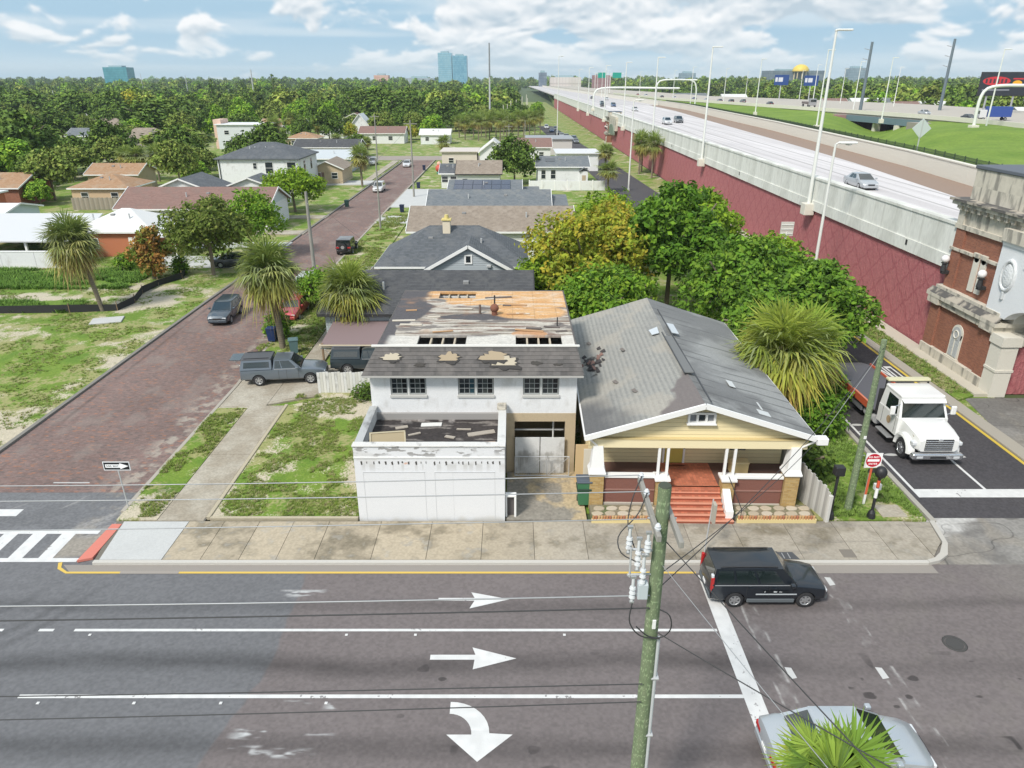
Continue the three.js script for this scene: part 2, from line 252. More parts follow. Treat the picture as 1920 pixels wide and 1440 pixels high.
// kerbs
const kerb = (x0, x1, z0, z1) => rbx(x0, x1, -.02, .14, z0, z1, .03);
struct('kerb', [kerb(-17.4, 17.3, -24.35, -24.15)], mat([.50, .48, .44], .85, { bumpMap: B_grain, bumpScale: .01 }));
struct('kerb', slab([[17.3, -24.35], [17.3, -24.15], [17.8, -24.3], [18.35, -24.7], [18.8, -25.5], [19.15, -27.2], [18.92, -27.2], [18.62, -25.6], [18.1, -24.85], [17.7, -24.5]], -.02, .14), mat([.46, .44, .40], .9, { bumpMap: B_grain, bumpScale: .01 }));
struct('gutter', sheet([[-18.6, -24.16], [17.4, -24.16], [17.4, -23.62], [-18, -23.62]], .008), mat([.27, .245, .22], .9, { bumpMap: B_grain, bumpScale: .01 }));
struct('kerb', [slab([[-27.85, -30], [-27.6, -30], [-27.55, -62], [-27.1, -110], [-26.9, -186], [-27.2, -186], [-27.4, -110], [-27.8, -62]], -.02, .13)], mat([.20, .19, .17], .9));
struct('kerb', [slab([[-18.15, -28], [-17.95, -28], [-17.95, -42.8], [-18.35, -52], [-19.0, -70], [-19.2, -110], [-19.2, -186], [-19.4, -186], [-19.4, -110], [-19.2, -70], [-18.55, -52], [-18.15, -42.8]], -.02, .125)], mat([.37, .34, .29], .9));
struct('kerb', [slab([[19.0, -27.2], [19.25, -27.2], [19.45, -60], [18.4, -120], [18.1, -120], [19.2, -60]], -.02, .125)], mat([.36, .34, .30], .9));
struct('kerb', [slab([[27.0, -33], [27.9, -33], [27.6, -60], [26.6, -130], [26, -130], [27.0, -60]], -.02, .10)], mat([.36, .33, .28], .9, { bumpMap: B_grain, bumpScale: .01 }));
// painted markings of the main street: each one a part
const PY = .0085;
const stripe = (x0, x1, z0, z1, y = PY) => sheet([[x0, z0], [x0, z1], [x1, z1], [x1, z0]], y);
function mark(parent, name, g, m = M.paint) { return mesh(name, g, m, parent); }
mark(street, 'lane_line', stripe(-16, 7.5, -20.43, -20.3));
mark(street, 'lane_line', stripe(-16.1, 7.55, -17.4, -17.25));
mark(street, 'lane_dash', stripe(-17.3, -16.75, -20.43, -20.3)); mark(street, 'lane_dash', stripe(-19, -18.6, -20.43, -20.3)); mark(street, 'lane_dash', stripe(-21, -20.4, -20.43, -20.3));
mark(street, 'stop_line', sheet([[7.55, -23.5], [7.55, -13.4], [8.15, -13.4], [8.15, -23.5]], PY + .004));
mark(street, 'edge_line', stripe(-18.2, 7.5, -23.72, -23.6, .0125), M.yellow); mark(street, 'edge_line', sheet([[-18.75, -24.35], [-18.6, -24.0], [-18.2, -23.72], [-18.2, -23.6], [-18.7, -23.9], [-18.9, -24.3]].reverse(), .0125), M.yellow); mark(street, 'edge_line', stripe(-16, -13.6, -23.75, -23.58, .0165), mat([.30, .27, .24], .9));
mark(street, 'straight_arrow', sheet([[-2.85, -22.12], [-2.85, -21.96], [-1.45, -21.96], [-1.62, -21.52], [-.1, -22.04], [-1.6, -22.45], [-1.45, -22.12]], PY));
mark(street, 'straight_arrow', sheet([[-2.85, -19.15], [-2.85, -18.92], [-1.3, -18.92], [-1.34, -18.48], [.15, -18.98], [-1.4, -19.5], [-1.28, -19.15]], PY));
{
  const o = [], n = 9; for (let i = 0; i <= n; i++) { const a = i / n * Math.PI / 2; o.push([-1.98 + Math.sin(a) * 1.28, -15.9 - Math.cos(a) * 1.2]); }
  const q = []; for (let i = n; i >= 0; i--) { const a = i / n * Math.PI / 2; q.push([-1.98 + Math.sin(a) * .73, -15.85 - Math.cos(a) * .78]); }
  mark(street, 'turn_arrow', sheet([...o, [.02, -15.85], [-1.03, -14.9], [-2.02, -15.85], ...q], PY));
}
for (const [x, z] of [[9.45, -18.3], [12.55, -18.3], [12.75, -23.1]]) mark(street, 'worn_dash', sheet([[x - .12, z - .28], [x + .1, z - .25], [x + .14, z + .2], [x - .1, z + .25]], PY), M.paintWorn);
for (const x of [-15.3, -9.4, -3.5, 1.9, -12.2, -6]) for (const z of [-20.12, -17.05]) if ((x * 7 + z) % 2 > -1.4) mark(street, 'lane_stud', rbx(x - .05, x + .05, .004, .022, z - .05, z + .05, .01), M.paint);
{
  const g = [], c = V(15.8, 0, -19.69); g.push(new THREE.TorusGeometry(.36, .05, 5, 24).rotateX(Math.PI / 2).scale(1, .2, 1).translate(c.x, .008, c.z)); g.push(cyl(.3, .3, .014, c.x, 0, c.z, 20));
  mark(street, 'manhole_cover', g, mat([.06, .058, .056], .7));
}
// crosswalk and stop bar on the grey asphalt at the mouth of the brick street
const cw = struct('crosswalk', stripe(-28, -18.35, -26.62, -26.36), M.paint); mesh('border_line', stripe(-28, -18.2, -24.62, -24.36), M.paint, cw);
for (let k = 0; k < 8; k++) { const x = -19.95 - k * 1.28; mesh('bar', sheet([[x, -26.36], [x + .02, -24.62], [x + .62, -24.62], [x + .62, -26.36]], .0085), M.paint, cw); }
mark(cw, 'stop_line', stripe(-27, -22.87, -28.32, -27.75)); mark(cw, 'worn_dash', stripe(-22.9, -21.1, -30.75, -30.66, .0125), M.paintWorn);
// side road markings
mark(rr, 'stop_line', sheet([[19.75, -30.1], [19.75, -29.35], [26.9, -29.35], [26.9, -30.1]], .0125));
mark(rr, 'edge_line', sheet([[19.62, -29.35], [19.76, -29.35], [20.0, -60], [19.86, -60]], .0085));
mark(rr, 'lane_divider', stripe(23.18, 23.32, -36, -30.1, .0085)); mark(rr, 'lane_divider', stripe(23.18, 23.32, -46.3, -43, .0085)); mark(rr, 'lane_divider', stripe(23.18, 23.32, -58, -54, .0085));
mark(rr, 'edge_line', sheet([[26.75, -30], [26.95, -30], [26.95, -60], [26, -120], [25.8, -120], [26.75, -60]], .0125), M.yellowDark);
{
  const L = { O: [[[0, 0], [1, 0], [1, 1], [0, 1]], [[.24, .14], [.76, .14], [.76, .86], [.24, .86]]], N: [[0, 0], [.24, 0], [.24, .62], [.76, 0], [1, 0], [1, 1], [.76, 1], [.76, .38], [.24, 1], [0, 1]], L: [[0, 0], [1, 0], [1, .16], [.26, .16], [.26, 1], [0, 1]], Y: [[.37, 0], [.63, 0], [.63, .45], [1, 1], [.72, 1], [.5, .64], [.28, 1], [0, 1], [.37, .45]] };
  'ONLY'.split('').forEach((ch, i) => {       // lettering faces the oncoming traffic
    const d = L[ch], out = ch === 'O' ? d[0] : d, f = ([u, v]) => new THREE.Vector2(26.55 - i * .62 - u * .5, 46.4 - v * 2.3), s = new THREE.Shape(out.map(f)); if (ch === 'O') s.holes.push(new THREE.Path(d[1].map(f)));
    const g = new THREE.ShapeGeometry(s); g.rotateX(-Math.PI / 2); g.translate(0, .0085, 0); mark(rr, 'letter', flat(g));
  });
}
for (const [x, z] of [[20.35, -33.6], [20.1, -37.2], [23.9, -33.4]]) mark(rr, 'paint_spot', sheet([...Array(9)].map((_, i) => [x + Math.cos(i * .7) * (.3 + .06 * (i % 3)), z - Math.sin(i * .7) * .14]), .0085), M.paintWorn);

// ---- front pavement: one slab per bay
const walk = struct('front_pavement', slab([[-17.9, -27.2], [17.6, -27.2], [18.9, -27.1], [18.6, -25.6], [17.3, -24.35], [-17.4, -24.35]], -.02, .105), mat([.16, .145, .12], .95));
{
  const xs = [-14.6, -13, -11.4, -9.85, -8.25, -5.9, -3.6, -1.3, .95, 3.2, 5.5, 7.7, 9.9, 12.2, 14.4, 16.1, 17.7]; const r = rng(5);
  const vars = [1, .95, 1.05].map(k => mt(T_walk, .9, { color: C(k, k, k) }));
  for (let i = 0; i < xs.length - 1; i++) { const lean = -.0; mesh('paving_slab', slab([[xs[i] + .012, -27.14], [xs[i + 1] - .012, -27.14], [xs[i + 1] - .012 + lean, -24.36], [xs[i] + .012 + lean, -24.36]], .1, .13 + r() * .006, RSW), vars[i % 3], walk); }
  mesh('paving_slab', slab([[17.72, -27.1], [18.85, -27.05], [18.55, -25.6], [17.72, -24.6]], .1, .13, RSW), vars[1], walk);
  mesh('corner_slab', slab([[-17.55, -27.14], [-14.62, -27.14], [-14.62, -24.36], [-17.2, -24.36]], .1, .131), M.newConcrete, walk);
  mesh('tactile_strip', slab([[-18.0, -26.95], [-17.56, -26.95], [-17.56, -24.5], [-18.1, -24.3]], .02, .128), M.tactile, walk);
  mesh('drain_grate', slab([[10.3, -24.86], [11.85, -24.86], [12.0, -24.37], [10.3, -24.37]], .12, .142), mat([.075, .078, .085], .75), walk);
  for (let k = 0; k < 6; k++) mesh('grate_bar', rbx(10.4 + k * .24, 10.44 + k * .24, .141, .15, -24.8, -24.42, .005), M.steel, walk);
  mesh('drain_cover', rbx(13.9, 14.45, .12, .145, -25.05, -24.5, .02), mat([.19, .17, .145], .9), walk);
}
// planted strips and lawns (raised to kerb height)
struct('vacant_lot', slab([[-80, -29], [-27.85, -29], [-27.8, -62], [-27.4, -88], [-80, -88]], -.02, .11, RLOT), M.lot);
struct('verge_lawn', slab([[-18.0, -27.3], [-16.15, -27.3], [-16.15, -39.3], [-17.95, -39.3]], -.02, .115, RYARD), M.yard);
struct('front_lawn', slab([[-13.75, -27.45], [-7.0, -27.45], [-7.0, -41.6], [-12.2, -41.6], [-12.2, -40.4], [-13.75, -39.6]], -.02, .14, RYARD), M.yard);
struct('verge_lawn', [slab([[-18.3, -46.8], [-14.9, -46.8], [-15.1, -64], [-19.0, -70], [-18.6, -52]], -.02, .115), slab([[-19, -72], [-14.6, -72], [-14.8, -110], [-19.1, -110]], -.02, .115)], M.lawn);
const fw = struct('footway', slab([[-16.13, -27.2], [-13.95, -27.2], [-13.95, -39.6], [-16.13, -39.6]], -.02, .10), mat([.2, .185, .16], .95));
for (let k = 0; k < 8; k++) mesh('paving_slab', slab([[-16.1, -27.22 - k * 1.55], [-14.0, -27.22 - k * 1.55], [-14.0, -28.75 - k * 1.55], [-16.1, -28.75 - k * 1.55]], .09, .125 + (k % 3) * .003), M.concrete, fw);
mesh('edging', [rbx(-13.95, -13.75, 0, .2, -39.7, -27.4, .03), rbx(-13.75, -7.0, 0, .19, -27.5, -27.32, .03)], mat([.42, .37, .27], .9, { bumpMap: B_grain, bumpScale: .015 }), fw);
const dw = struct('driveway', slab([[-18.0, -39.35], [-16.13, -39.35], [-12.3, -41.2], [-8.5, -41.2], [-8.5, -46.5], [-18.2, -46.5]], -.02, .09), M.concrete);
for (const [a, b] of [[-17.9, -15.1], [-15.05, -12.4]]) mesh('paving_slab', slab([[a, a < -16 ? -39.5 : -40.2], [b, a < -16 ? -39.6 : -41.3], [b, -46.4], [a, -46.4]], .08, .112), M.concrete, dw);
struct('footway', slab([[-14.85, -46.6], [-13.35, -46.6], [-13.6, -75], [-14.9, -75]], -.02, .12), M.concrete);
struct('yard', slab([[-.25, -27.3], [3.4, -27.3], [3.4, -31.6], [-.25, -31.6]], -.02, .125, [-.5, 3.5, -32, -27]), mt(gtex(256, 256, [-.5, 3.5, -32, -27], (x, z) => k3(m3([.25, .23, .195], [.44, .35, .22], st(.45, .62, fb(x * .9, z * .9, 5) + .12 * (x - 1.6))), .8 + .4 * n2(x * 12, z * 12))), .95));
struct('corner_lawn', slab([[13.9, -27.3], [18.85, -27.3], [18.95, -31], [18.9, -42], [14.6, -42]], -.02, .12), M.lawn);
mesh('concrete_pad', rbx(16.95, 18.1, .1, .16, -28.5, -27.5, .02), M.concrete, scene).userData = { kind: 'structure' };
struct('verge', slab([[27.9, -40.5], [29.3, -41.2], [29.3, -64], [28.6, -130], [26.7, -130], [27.6, -60]], -.02, .11), M.lawn);
struct('wall_footway', slab([[29.3, -41.2], [30.6, -41.2], [30.6, -130], [28.6, -130], [29.3, -64]], -.02, .2), mat([.50, .46, .38], .9, { bumpMap: B_grain, bumpScale: .01 }));
// ---------------------------------------------------------------- freeway on its retaining wall
const WX = 30.8;
const T_maroon = tex(1024, 1024, (u, v) => { const x = u * 12, y = v * 12, d1 = Math.abs(((x + y + (n2(x * 2, y * 2) - .5) * .4) / 2.4 % 1 + 1) % 1 - .5), d2 = Math.abs(((x - y + (n2(x * 2 + 7, y * 2) - .5) * .4) / 2.4 % 1 + 1) % 1 - .5); const p = fb(x * .5, y * .5, 4); let c = m3([.36, .11, .12], [.44, .16, .165], n2(x * 7, y * 7) * .7 + p * .3); c = m3(c, [.27, .06, .075], Math.max(st(.09, 0, d1), st(.09, 0, d2)) * .5 * st(.2, .5, p)); return c; }, [12, 12]);
const B_maroon = gray(512, 512, (u, v) => n2(u * 60, v * 14) * .6 + n2(u * 110, v * 90) * .4, [6, 6]);
const T_parapet = tex(1024, 512, (u, v) => { const x = u * 24, y = v * 6; return k3(m3(m3([.70, .705, .66], [.60, .605, .56], st(.4, .75, fb(x * .6, y * .35, 4))), [.36, .35, .31], st(.62, .76, fb(x * 2.2, y * .25 + 7, 4)) * .32), .92 + .14 * n2(x * 9, y * 3)); }, [24, 6]);
M.maroon = mt(T_maroon, .9, { bumpMap: B_maroon, bumpScale: .05 }); M.parapet = mt(T_parapet, .85); M.cream = mat([.66, .63, .555], .85, { bumpMap: B_grain, bumpScale: .01 });
const RFW = [30, 70, -330, -10];
const T_fw = gtex(512, 2048, RFW, (x, z) => { const s = fb(x * 1.6 + 3, z * .02, 4), q = fb(x * .3, z * .05, 4); let c = m3([.60, .575, .575], [.50, .475, .475], st(.35, .7, s)); for (const l of [34, 37.6, 41.2]) c = m3(c, [.27, .255, .25], st(.25, .02, Math.abs(x - l - Math.max(0, -z - 60) * .03)) * .8); c = k3(c, .9 + .2 * q); if (((z % 6) + 6) % 6 < .12) c = k3(c, .88); return k3(c, .95 + .1 * n2(x * 6, z * 6)); });
M.fw = mt(T_fw, .9);
const bR = [[39, -10], [43.5, -40], [45, -55], [47.8, -77], [50.2, -94], [52, -113], [56.7, -163], [60, -217], [64, -280], [64, -334], [61, -526], [55, -792], [50, -1400]];
const brL = [[36.5, -10], [39, -45], [41.6, -67], [45.4, -98], [47.5, -123], [52.2, -190], [58, -270], [60, -334]];
const wall = thing('retaining_wall', 'long maroon textured retaining wall under the freeway with cream concrete parapet', 'wall');
for (let k = 0; k < 56; k++) { const z = -49.3 - k * 9.1; if (z - 9.1 < -236 && z > -246) continue; mesh('wall_panel', bx(WX + (k % 3) * .012, WX + .6, 0, 6.3, z - 9.06, z), M.maroon, wall); } mesh('wall_backing', bx(WX + .3, WX + .62, 0, 6.28, -560, -49), M.cream, wall);
{
  const seg = g => g, geoA = join([bx(WX - .22, WX + .6, 6.3, 7.25, -5.97, 0), bx(WX - .12, WX + .6, 7.25, 9.3, -5.97, 0), bx(WX - .2, WX + .62, 9.3, 9.5, -5.97, 0)]);
  for (let k = 0; k < 85; k++) { const m = mesh('parapet_panel', seg(geoA), M.parapet, wall); m.position.z = -49.2 - k * 6; }
  for (let k = 0; k < 6; k++) { const z = -55 - k * 44; mesh('drain_scupper', bx(WX - .25, WX - .22, 6.75, 7.15, z - .12, z + .12), M.dark, wall); }
}
struct('freeway_road', slab([[WX + .5, -10], ...bR.map(([x, z]) => [x, z]), [30, -1400], [WX + .5, -560]].reverse(), 7.6, 8.4, RFW), M.fw);
struct('freeway_shoulder', sheet([...brL, ...bR.slice(0, 10).reverse().map(([x, z]) => [x - .1, z])].reverse(), 8.406), mat([.27, .195, .15], .9, { bumpMap: B_grain, bumpScale: .01 }));
{
  const f = thing('freeway_barrier', 'cream concrete barrier along the far shoulder of the freeway', 'barrier');
  for (let i = 0; i < bR.length - 1; i++) { const [x0, z0] = bR[i], [x1, z1] = bR[i + 1]; mesh('barrier_segment', [beam([x0 + .15, 9.3, z0], [x1 + .15, 9.3, z1 + .02], .5, 1.9), beam([x0 + .15, 10.3, z0], [x1 + .15, 10.3, z1 + .02], .66, .12)], M.cream, f); }
  const fn = thing('chain_link_fence', 'dark green chain-link fence on the grass behind the freeway barrier', 'fence'); const wire = mat([.045, .07, .04], .8);
  for (let i = 1; i < 9; i++) { const [x0, z0] = bR[i], [x1, z1] = bR[i + 1], n = Math.max(2, Math.round(Math.hypot(x1 - x0, z1 - z0) / 3)), g = [];
    for (let k = 0; k < n; k++) { const a = k / n, X = mx(x0, x1, a) + 3.2, Z = mx(z0, z1, a); mesh('post', cyl(.06, .06, 2.3, X, 8.2, Z, 6), wire, fn); for (let q = 0; q < 12; q++) { const X2 = X + (x1 - x0) / n * q / 12, Z2 = Z + (z1 - z0) / n * q / 12; g.push(beam([X2, 8.3, Z2], [X2, 10.3, Z2 - .02], .06, .03)); } }
    for (const h of [8.6, 9.1, 9.6, 10.0, 10.35]) g.push(beam([x0 + 3.2, h, z0], [x1 + 3.2, h, z1], .05, .06)); mesh('mesh_panel', g, wire, fn); }
}
// grass bank between the two carriageways
const roadE = [[112, -120], [110.2, -162], [112.1, -178], [112, -204], [107, -241], [99.3, -290], [91, -352], [80.4, -412], [75.5, -572]];
const xe = (tab, z) => { for (let i = 0; i < tab.length - 1; i++) if (z <= tab[i][1] && z >= tab[i + 1][1]) return mx(tab[i][0], tab[i + 1][0], (z - tab[i][1]) / (tab[i + 1][1] - tab[i][1])); return z > tab[0][1] ? tab[0][0] : tab[tab.length - 1][0]; };
{
  const v = [], nz = 130, nx = 30, P = (i, j) => { const z = -40 - Math.pow(j / nz, 1.25) * 530, a = xe(bR, z) + .5, b = Math.max(a + 2, xe(roadE, z) + 1), t = i / nx, x = mx(a, b, t);
    const d = ((z + 224) + (x - 108) * 2) / 2.236, val = Math.exp(-((d / 9) ** 2)) * 4.6 * st(56, 84, x), mound = Math.exp(-(((x - 92) / 20) ** 2 + ((z + 165) / 22) ** 2)) * .7;
    return [x, mx(8.0, 8.85, t) - Math.sin(t * Math.PI) * .7 - val + mound + (fb(x * .08, z * .08, 3) - .5) * .5, z]; };
  for (let j = 0; j < nz; j++) for (let i = 0; i < nx; i++) { const a = P(i, j), b = P(i + 1, j), c = P(i + 1, j + 1), e = P(i, j + 1); v.push(...a, ...b, ...c, ...a, ...c, ...e); }
  const g = gpoly(v); rectuv(g); struct('grass_bank', toCreasedNormals(g, 1), M.bank);
}
struct('raised_ground', slab([[WX + .7, -43.6], [WX + .7, -560], [60, -1400], [900, -1400], [900, -43.6]].reverse(), -.5, 3.4), M.lawn);
// opposite carriageway
{
  const far = [[171, -120], [171, -254], [173.5, -279], [175, -322], [163, -370], [149, -436], [127, -495], [124, -647]];
  struct('far_carriageway', slab([...roadE, [70, -900], [66, -1400], [100, -1400], [104, -900], ...far.slice().reverse()].reverse(), 8.2, 9, null), mat([.42, .385, .335], .9, { bumpMap: B_grain, bumpScale: .01 }));
  const b = thing('overpass_bridge', 'far highway overpass with blue-grey girder and cream parapet above the grass valley', 'bridge');
  mesh('girder', beam([111.4, 7.5, -203], [106.6, 7.5, -241.5], .5, 1.7), mat([.13, .19, .23], .6), b);
  for (let i = 1; i < 8; i++) mesh('parapet', beam([roadE[i][0] - .1, 9.4, roadE[i][1]], [roadE[i + 1][0] - .1, 9.4, roadE[i + 1][1] + .02], .4, 1.1), M.cream, b);
  mesh('abutment', bx(103, 120, 2, 8.15, -250, -241.6), mat([.30, .17, .17], .9), b); mesh('abutment', bx(106, 120, 2, 8.15, -203, -196), mat([.30, .27, .24], .9), b);
  for (const z of [-215, -228]) mesh('pier', bx(109, 111, 2, 6.6, z - .6, z + .6), M.cream, b);
}
// ---------------------------------------------------------------- brick gate tower and arch where the freeway crosses the street
const T_rbrick = tex(1024, 1024, (u, v) => { const x = u * 3.6, y = v * 3.6, [i, r, ex, ey] = brickAt(x, y, .225, .075), t = hsh(i, r, 3); let c = m3([.21, .072, .045], [.30, .112, .062], t); c = m3(c, [.29, .2, .155], Math.min(ex, ey) < .008 ? .7 : 0); c = k3(c, .8 + .4 * fb(x * 1.2, y * .5, 4)); return c; }, [3.6, 3.6]);
M.redBrick = mt(T_rbrick, .88);
M.stone = mt(tex(512, 512, (u, v) => { const x = u * 4, y = v * 4, s = fb(x * 2.2, y * .5, 4), q = fb(x * 4, y * 4, 3); return k3(m3([.55, .51, .43], [.15, .145, .13], st(.55, .75, s) * .7), .88 + .24 * q); }, [4, 4]), .9);
M.stoneDirty = mt(tex(512, 512, (u, v) => { const x = u * 4, y = v * 4; return m3([.40, .36, .30], [.10, .095, .09], st(.4, .62, fb(x * 1.5, y * 1.5, 4))); }, [4, 4]), .95);
function gateTower(z0, z1, x0, label) {
  const t = thing('gate_tower', label, 'tower'), zc = (z0 + z1) / 2, w = z1 - z0;
  mesh('plinth', [rbx(x0 - .25, x0 + 4.6, 0, .85, z0 - .1, z1 + .1, .04)], M.stone, t);
  mesh('lower_shaft', [bx(x0, x0 + 4.4, .85, 3.9, z0, z1), bx(x0 - .14, x0, .85, 3.9, z0, z0 + 1.1), bx(x0 - .14, x0, .85, 3.9, z1 - 1.1, z1)], M.redBrick, t);
  mesh('middle_cornice', [bx(x0 - .25, x0 + 4.5, 3.9, 4.35, z0 - .15, z1 + .15), bx(x0 - .45, x0 + 4.6, 4.35, 4.6, z0 - .35, z1 + .35), bx(x0 - .12, x0 + 4.5, 4.9, 5.15, z0 + .05, z1 - .05), bx(x0 - .42, x0 - .25, 3.9, 4.35, z0 - .15, z0 + 1.2), bx(x0 - .42, x0 - .25, 3.9, 4.35, z1 - 1.2, z1 + .15)], M.stone, t);
  mesh('cornice_slope', plate([[x0 - .45, 4.603, z0 - .35], [x0 - .45, 4.603, z1 + .35], [x0 - .12, 4.95, z1 + .3], [x0 - .12, 4.95, z0 - .3]], .04), M.stoneDirty, t);
  mesh('upper_shaft', [bx(x0 + .3, x0 + 4.2, 5.15, 9.2, z0 + .35, z1 - .35), bx(x0 + .18, x0 + .3, 5.15, 9.2, z0 + .35, z0 + 1.4), bx(x0 + .18, x0 + .3, 5.15, 9.2, z1 - 1.4, z1 - .35)], M.redBrick, t);
  mesh('string_course', [bx(x0 + .08, x0 + .3, 7.72, 7.9, z0 + .2, zc - .75), bx(x0 + .08, x0 + .3, 7.72, 7.9, zc + .75, z1 - .2)], M.stone, t);
  for (const s of [-1, 1]) { const a = zc + s * .38; mesh('niche', [bx(x0 + .2, x0 + .32, 5.5, 7.7, a - .27, a + .27), move(new THREE.CylinderGeometry(.27, .27, .12, 16).rotateZ(Math.PI / 2), x0 + .26, 7.7, a)], M.cream, t); mesh('keystone', rbx(x0 + .1, x0 + .3, 7.75, 8.05, a - .3, a + .3, .04), M.stone, t); }
  mesh('niche', [bx(x0 - .06, x0 + .02, .9, 2.6, zc - .62, zc + .62), move(new THREE.CylinderGeometry(.62, .62, .08, 24).rotateZ(Math.PI / 2), x0 - .02, 2.6, zc)], M.cream, t);
  mesh('niche_panel', [bx(x0 - .1, x0 - .06, 1.0, 2.6, zc - .46, zc + .46), move(new THREE.CylinderGeometry(.46, .46, .05, 24).rotateZ(Math.PI / 2), x0 - .085, 2.6, zc)], mat([.45, .47, .48], .9, { bumpMap: B_grain, bumpScale: .03 }), t);
  mesh('tracery', [move(new THREE.TorusGeometry(.26, .045, 6, 18).rotateY(Math.PI / 2), x0 - .12, 2.55, zc), bx(x0 - .13, x0 - .1, 1.05, 2.3, zc - .04, zc + .04)], M.cream, t);
  mesh('niche_sill', rbx(x0 - .2, x0 + .02, .78, .92, zc - .75, zc + .75, .03), M.stone, t);
  mesh('top_frieze', [bx(x0 + .1, x0 + 4.3, 9.2, 9.5, z0 + .2, z1 - .2), bx(x0 + .25, x0 + 4.2, 9.5, 10.5, z0 + .35, z1 - .35), bx(x0 + .12, x0 + 4.3, 9.5, 10.5, z0 + .3, z0 + 1), bx(x0 + .12, x0 + 4.3, 9.5, 10.5, z1 - 1, z1 - .3)], M.stone, t);
  mesh('top_cornice', [bx(x0, x0 + 4.4, 10.5, 10.75, z0 + .1, z1 - .1), bx(x0 - .25, x0 + 4.6, 10.75, 11.0, z0 - .15, z1 + .15)], M.stone, t);
  mesh('cornice_top', bx(x0 - .4, x0 + 4.75, 11.0, 11.15, z0 - .3, z1 + .3), M.stoneDirty, t);
  for (let k = 0; k < 9; k++) mesh('dentil', bx(x0 - .12, x0 + .02, 10.45, 10.72, z0 + .5 + k * (w - 1) / 9, z0 + .8 + k * (w - 1) / 9), M.stone, t);
  mesh('roof_block', bx(x0 + .5, x0 + 4.2, 11.15, 13.1, z0 + .5, z1 - .5), M.stone, t); mesh('roof_cap', rbx(x0 + .4, x0 + 4.3, 13.1, 13.35, z0 + .4, z1 - .4, .06), mat([.11, .125, .15], .8), t);
  for (const z of [z0 + .55, zc + 1.15]) { const l = mesh('wall_lantern', [rbx(x0 - .3, x0 + .2, 6.0, 6.25, z - .16, z + .16, .04), cyl(.2, .14, .55, x0 - .2, 6.2, z, 10), rbx(x0 - .36, x0 - .04, 6.7, 6.8, z - .18, z + .18, .03)], M.dark, t); mesh('globe', move(new THREE.SphereGeometry(.27, 16, 12), x0 - .2, 7.05, z), mat([.80, .78, .78], .25), l); }
  return t;
}
gateTower(-49.5, -42.3, 30.4, 'red brick gate tower with cream cornices and two white globe lanterns beside the maroon wall');
{
  const a = thing('street_arch', 'white arched bridge front with oval medallion joined to the brick gate tower', 'bridge');
  const s = new THREE.Shape(); s.moveTo(43.8, 5); s.lineTo(41.9, 4.9); s.absarc ? 0 : 0; s.quadraticCurveTo(41.4, 5.6, 40, 5.9); s.lineTo(30, 7.4); s.lineTo(10, 7.6); s.lineTo(10, 9.4); s.lineTo(43.8, 9.4);
  const g = new THREE.ExtrudeGeometry(s, { depth: .7, bevelEnabled: false }); g.rotateY(Math.PI / 2); g.translate(30.35, 0, 0); mesh('spandrel', uvm(g), mat([.72, .74, .76], .8, { bumpMap: B_grain, bumpScale: .01 }), a);
  const md = mesh('medallion', [move(new THREE.TorusGeometry(.78, .12, 8, 28).scale(.75, 1.15, 1).rotateY(Math.PI / 2), 30.32, 7.5, -42.55), move(new THREE.SphereGeometry(.6, 18, 12).scale(.2, 1.2, .8), 30.3, 7.5, -42.55)], mat([.66, .68, .69], .85, { bumpMap: B_grain, bumpScale: .04 }), a);
  mesh('medallion_tail', rbx(30.2, 30.4, 6.0, 6.5, -42.65, -42.45, .05), mat([.5, .52, .53], .85), md);
  mesh('moulding', [bx(30.25, 30.36, 9.2, 9.45, -43.7, -10), bx(30.28, 30.36, 8.2, 8.32, -41.4, -10)], M.whiteTrim, a); mesh('coping', bx(30.1, 31.6, 9.45, 10.2, -43.7, -10), M.stone, a);
  mesh('corner_pillar', [bx(30.15, 31.2, 0, 3.4, -42.2, -41.1), bx(30.05, 31.3, 3.4, 4.0, -42.25, -41.0), bx(30.1, 31.25, 1.7, 1.85, -42.22, -41.05)], M.cream, a);
  mesh('abutment_wall', bx(31.2, 44, 0, 3.3, -43, -41.6), M.maroon, a); mesh('abutment_band', [bx(31.2, 44, 3.3, 4.0, -43, -41.45), bx(31, 44, 4.6, 5.2, -43, -41.9)], M.cream, a); mesh('soffit', bx(31, 44, 6.9, 7.58, -42.9, -10), mat([.33, .34, .30], .9), a); mesh('back_wall', bx(31.2, 44, 4.0, 7, -43.4, -43), M.cream, a);
}
{ // the next crossing farther along
  const a = gateTower(-238.5, -233, 29.6, 'distant red brick gate tower flanking the small arch far along the maroon wall'); a.scale.set(1, .72, 1);
  const b = thing('street_arch', 'small dark arched underpass between distant brick towers on the maroon wall', 'bridge'); mesh('arch_face', [bx(29.9, 30.7, 4.8, 8.6, -233, -219)], M.stone, b);
  mesh('inner_wall', bx(31.4, 31.8, 0, 4.8, -233, -219), M.maroon, b); const s2 = new THREE.Shape(); s2.absarc(0, 0, 5.6, 0, Math.PI); const s3 = new THREE.Path(); s3.absarc(0, 0, 4.9, 0, Math.PI); s2.holes.push(s3); mesh('arch_ring', move(new THREE.ExtrudeGeometry(s2, { depth: .5, bevelEnabled: false }).scale(1, .5, 1).rotateY(Math.PI / 2), 29.6, 3.6, -226), mat([.16, .2, .15], .8), b);
}
